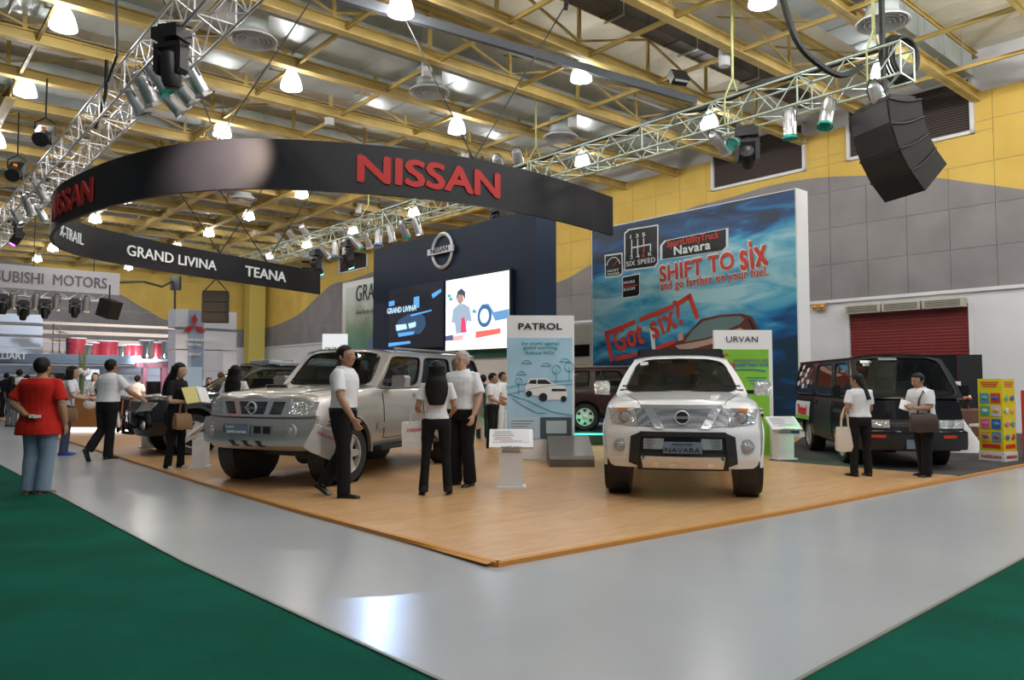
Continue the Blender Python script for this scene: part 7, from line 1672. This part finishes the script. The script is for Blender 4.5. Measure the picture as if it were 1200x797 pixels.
# 6 man beside the wagon
ps_, H = place(401, 582, 405, 0.03)
r_, wr_, mw = person('man in a white polo shirt and black trousers walking right past the silver wagon', ps_, R(80), H, dict(eR=(-.25, -.06, 1.12), wR=(-.25, -.22, .88), eL=(.24, .10, 1.12), wL=(.22, .20, .88), aR=(-.08, -.05, .085), kR=(-.09, -.05, .50), aL=(.08, .26, .13), kL=(.09, .04, .49), pL=35, head=(-12, 0), lean=(0, -.02), cL=1.0), belt=True, hem=.985, face=True)
tote('paper_bag', 'white bag swinging behind the man walking past the silver wagon', wr_[1], .34, .32, R(25), tilt=R(24), handle=.07, text='NISSAN')
# 7 woman with tote
ps_, H = place(511, 580, 423, 0.03)
r_, wr_, mw = person('woman with very long black hair carrying a tote beside the older man', ps_, R(186), H, dict(eL=(.24, .03, 1.10), wL=(.21, -.14, 1.02), eR=(-.23, .02, 1.10), wR=(-.20, -.18, 1.02), kL=(.13, -.02, .5), kR=(-.12, -.02, .5), aL=(.16, .02, .085), aR=(-.15, .02, .085)), sex='f', hair='long', hem=.96, sleeve=.62, collar=False, heels=True)
tote('tote_bag', 'white tote bag with red print on the arm of the long-haired woman', mw @ Vector((.27, -.02, 1.08)), .36, .34, R(8), handle=.15, tilt=R(-4), text='NISSAN')
# 8 older man
ps_, H = place(541, 569, 411, 0.03)
r_, wr_, mw = person('older grey-haired man with glasses and lanyard, facing left', ps_, R(-32), H, dict(eL=(.27, .0, 1.13), wL=(.25, -.10, .89), eR=(-.24, .0, 1.12), wR=(-.22, -.15, .92), kL=(.09, -.01, .5), kR=(-.09, -.01, .5)), bulk=1.08, hair='short', hairm='hair_grey', skin='skin_light', face='glasses', lany=True, hem=.96, sleeve=.9)
# 9-11 people behind the older man
ps_, H = place(577, 525, 437, 0.03)
person('young man in white shirt facing right behind the older man', ps_, R(70), H, dict(eR=(-.24, -.04, 1.12), wR=(-.16, -.26, 1.02), eL=(.22, -.05, 1.12), wL=(.12, -.28, 1.02), head=(0, 8)), belt=True, vx=.013, face=True)
ps_, H = place(589, 518, 436, 0.03)
person('second young man in white with a lanyard, mostly hidden by the PATROL sign', ps_, R(60), H, dict(eR=(-.24, -.04, 1.12), wR=(-.16, -.26, 1.02)), bottom='c_white', lany=True, vx=.013, face=True)
ps_, H = place(566, 514, 439, 0.03)
person('person in a dark green vest standing at a white table, seen from behind', ps_, R(180), H, {}, top='c_green', bottom='c_green', vx=.014, collar=False)
q = G(563, 514); t_ = thing('side_table', 'small white side table beside the person in the dark green vest', 'table', (q.x - .2, q.y - .8, .03)); 
c = MB(); c.box((0, 0, .70), (.6, .5, .04)); c.build('tabletop', 'white_matt', t_)
for x in (-.26, .26):
    for y in (-.2, .2): c = MB(); c.tube((x, y, 0), (x, y, .69), .02, 6); c.build('leg', 'alu', t_)
# 12 woman at the van
ps_, H = place(1009, 558, 437, 0.03)
r_, wr_, mw = person('woman in white blouse with dark ponytail at the front of the black van', ps_, R(-172), H, dict(eL=(.24, .02, 1.10), wL=(.20, -.12, 1.02), eR=(-.23, -.05, 1.08), wR=(-.16, -.25, 1.10), head=(25, 15), kL=(.11, -.0, .5), kR=(-.11, 0, .5), aL=(.13, .02, .085), aR=(-.12, .02, .085)), sex='f', bulk=1.08, hair='pony', hem=.97, sleeve=.65, collar=False, heels=False)
tote('tote_bag', 'cream tote bag hanging at the left side of the woman at the van', mw @ Vector((.27, .0, 1.12)), .26, .34, R(5), 'bag_cream', handle=.28)
# 13 man at the van
ps_, H = place(1084, 558, 437, 0.03)
r_, wr_, mw = person('man in white shirt with brown shoulder bag reading at the van', ps_, R(-72), H, dict(eL=(.22, -.06, 1.13), wL=(.12, -.26, 1.12), eR=(-.24, -.04, 1.10), wR=(-.06, -.24, 1.16), head=(0, 18), lean=(0, -.06), kL=(.09, -.04, .5), aL=(.09, -.05, .085), kR=(-.09, .02, .5), aR=(-.09, .08, .085)), bulk=1.06, hem=.93, sleeve=.8, collar=True, face=True)
tote('shoulder_bag', 'dark brown leather shoulder bag carried by the man at the van', mw @ Vector((.16, -.16, 1.40)), .36, .26, R(-10), 'leather', handle=.32, d=.12)
q = mw @ Vector((-.02, -.36, 1.17)); t_ = thing('leaflet', 'white leaflet in the hands of the man at the van', 'paper', q, R(-50)); t_.rotation_euler = (R(-40), R(20), R(-20)); c = MB(); c.box((0, 0, 0), (.13, .006, .18)); c.build('sheet', 'white_matt', t_)
# 14-16 counter staff and visitor
ps_, H = place(97, 501, 438, 0.0); ps_ = (ps_[0], rc.location.y + .95, 0)
person('man with a lanyard standing behind the reception counter beside the flowers', ps_, R(8), 1.62, dict(eL=(.2, -.1, 1.12), wL=(.12, -.28, 1.06), eR=(-.2, -.1, 1.12), wR=(-.12, -.28, 1.06)), lany=True, face=True, vx=.014)
q = at(111.5, 446, rc.location.y + .95)
person('woman with short dark hair and a lanyard behind the reception counter', (q.x, q.y, 0), R(12), 1.62, dict(eL=(.2, -.1, 1.12), wL=(.12, -.28, 1.06), eR=(-.2, -.1, 1.12), wR=(-.12, -.28, 1.06)), sex='f', hair='bob', lany=True, face=True, vx=.014, skin='skin_light')
ps_, H = place(127, 511, 435, 0.0)
r_, wr_, mw = person('visitor in pale pink top and white trousers with a dark cap at the counter', ps_, R(-70), H, dict(eL=(.2, -.12, 1.12), wL=(.14, -.36, 1.06), eR=(-.22, -.06, 1.10), wR=(-.2, -.25, .98)), sex='f', top='c_pink', bottom='c_pink', hair='short', cap='c_grey', vx=.014, face=True)
c = MB(); c.ball((0, 0, 0), (.17, .15, .12), 14, 10); t_ = thing('white_parcel', 'round white parcel held low by the visitor in pale pink at the counter', 'parcel', wr_[-1] + Vector((-.10, -.1, -.10))); c.build('wrapping', 'white_matt', t_, smooth=True)
ps_, H = place(160, 503, 440, 0.03)
person('person in white with short dark hair behind the black car bonnet, back to the camera', ps_, R(170), H, {}, vx=.015, skin='skin')
# heads beyond the black car
q = at(245, 446, 20.5); person('dark-haired man in a navy shirt standing beyond the black car windscreen', (q.x, q.y, .03), R(40), 1.45, {}, top='c_navy', vx=.015, face=True)
q = at(259, 446, 23); person('person with brown hair far behind the black car', (q.x, q.y, .03), R(150), 1.62, {}, top='c_pink', hairm='hair_brown', vx=.015)
# far left group
ps_, H = place(12, 500, 441, 0.0); person('woman in a black top and grey trousers at the far left, long dark hair', ps_, R(165), H, {}, sex='f', top='c_black', bottom='c_grey', hair='long', vx=.014)
ps_, H = place(21, 498, 433, 0.0); person('tall man in white shirt and grey trousers right of the woman in the black top', ps_, R(190), H, {}, bottom='c_grey', vx=.014)
ps_, H = place(6, 490, 437, 0.0); person('man in dark clothes farther back at the far left edge', ps_, R(200), H, {}, top='c_navy', bottom='c_black', vx=.015)
q = at(32, 446, 26); person('dark-haired man in white, the farthest visitor left of the man in red', (q.x, q.y, 0), R(185), 1.60, {}, vx=.015)

for q in VOX:
    o = q[0]; r = o.modifiers.new('r', 'REMESH'); r.mode = 'VOXEL'; r.voxel_size = q[4]; r.use_smooth_shade = True
    if q[5]: sm = o.modifiers.new('s', 'SMOOTH'); sm.iterations = q[5]; sm.factor = q[6]
dg = bpy.context.evaluated_depsgraph_get(); dg.update()
news = [bpy.data.meshes.new_from_object(q[0].evaluated_get(dg), depsgraph=dg) for q in VOX]
for q, new in zip(VOX, news):
    o = q[0]; o.modifiers.clear(); old = o.data; nm = old.name; o.data = new; bpy.data.meshes.remove(old); new.name = nm
    if not new.materials: new.materials.append(M[q[1]])
    if q[2]: wrinkle_now(o, q[2], q[3])
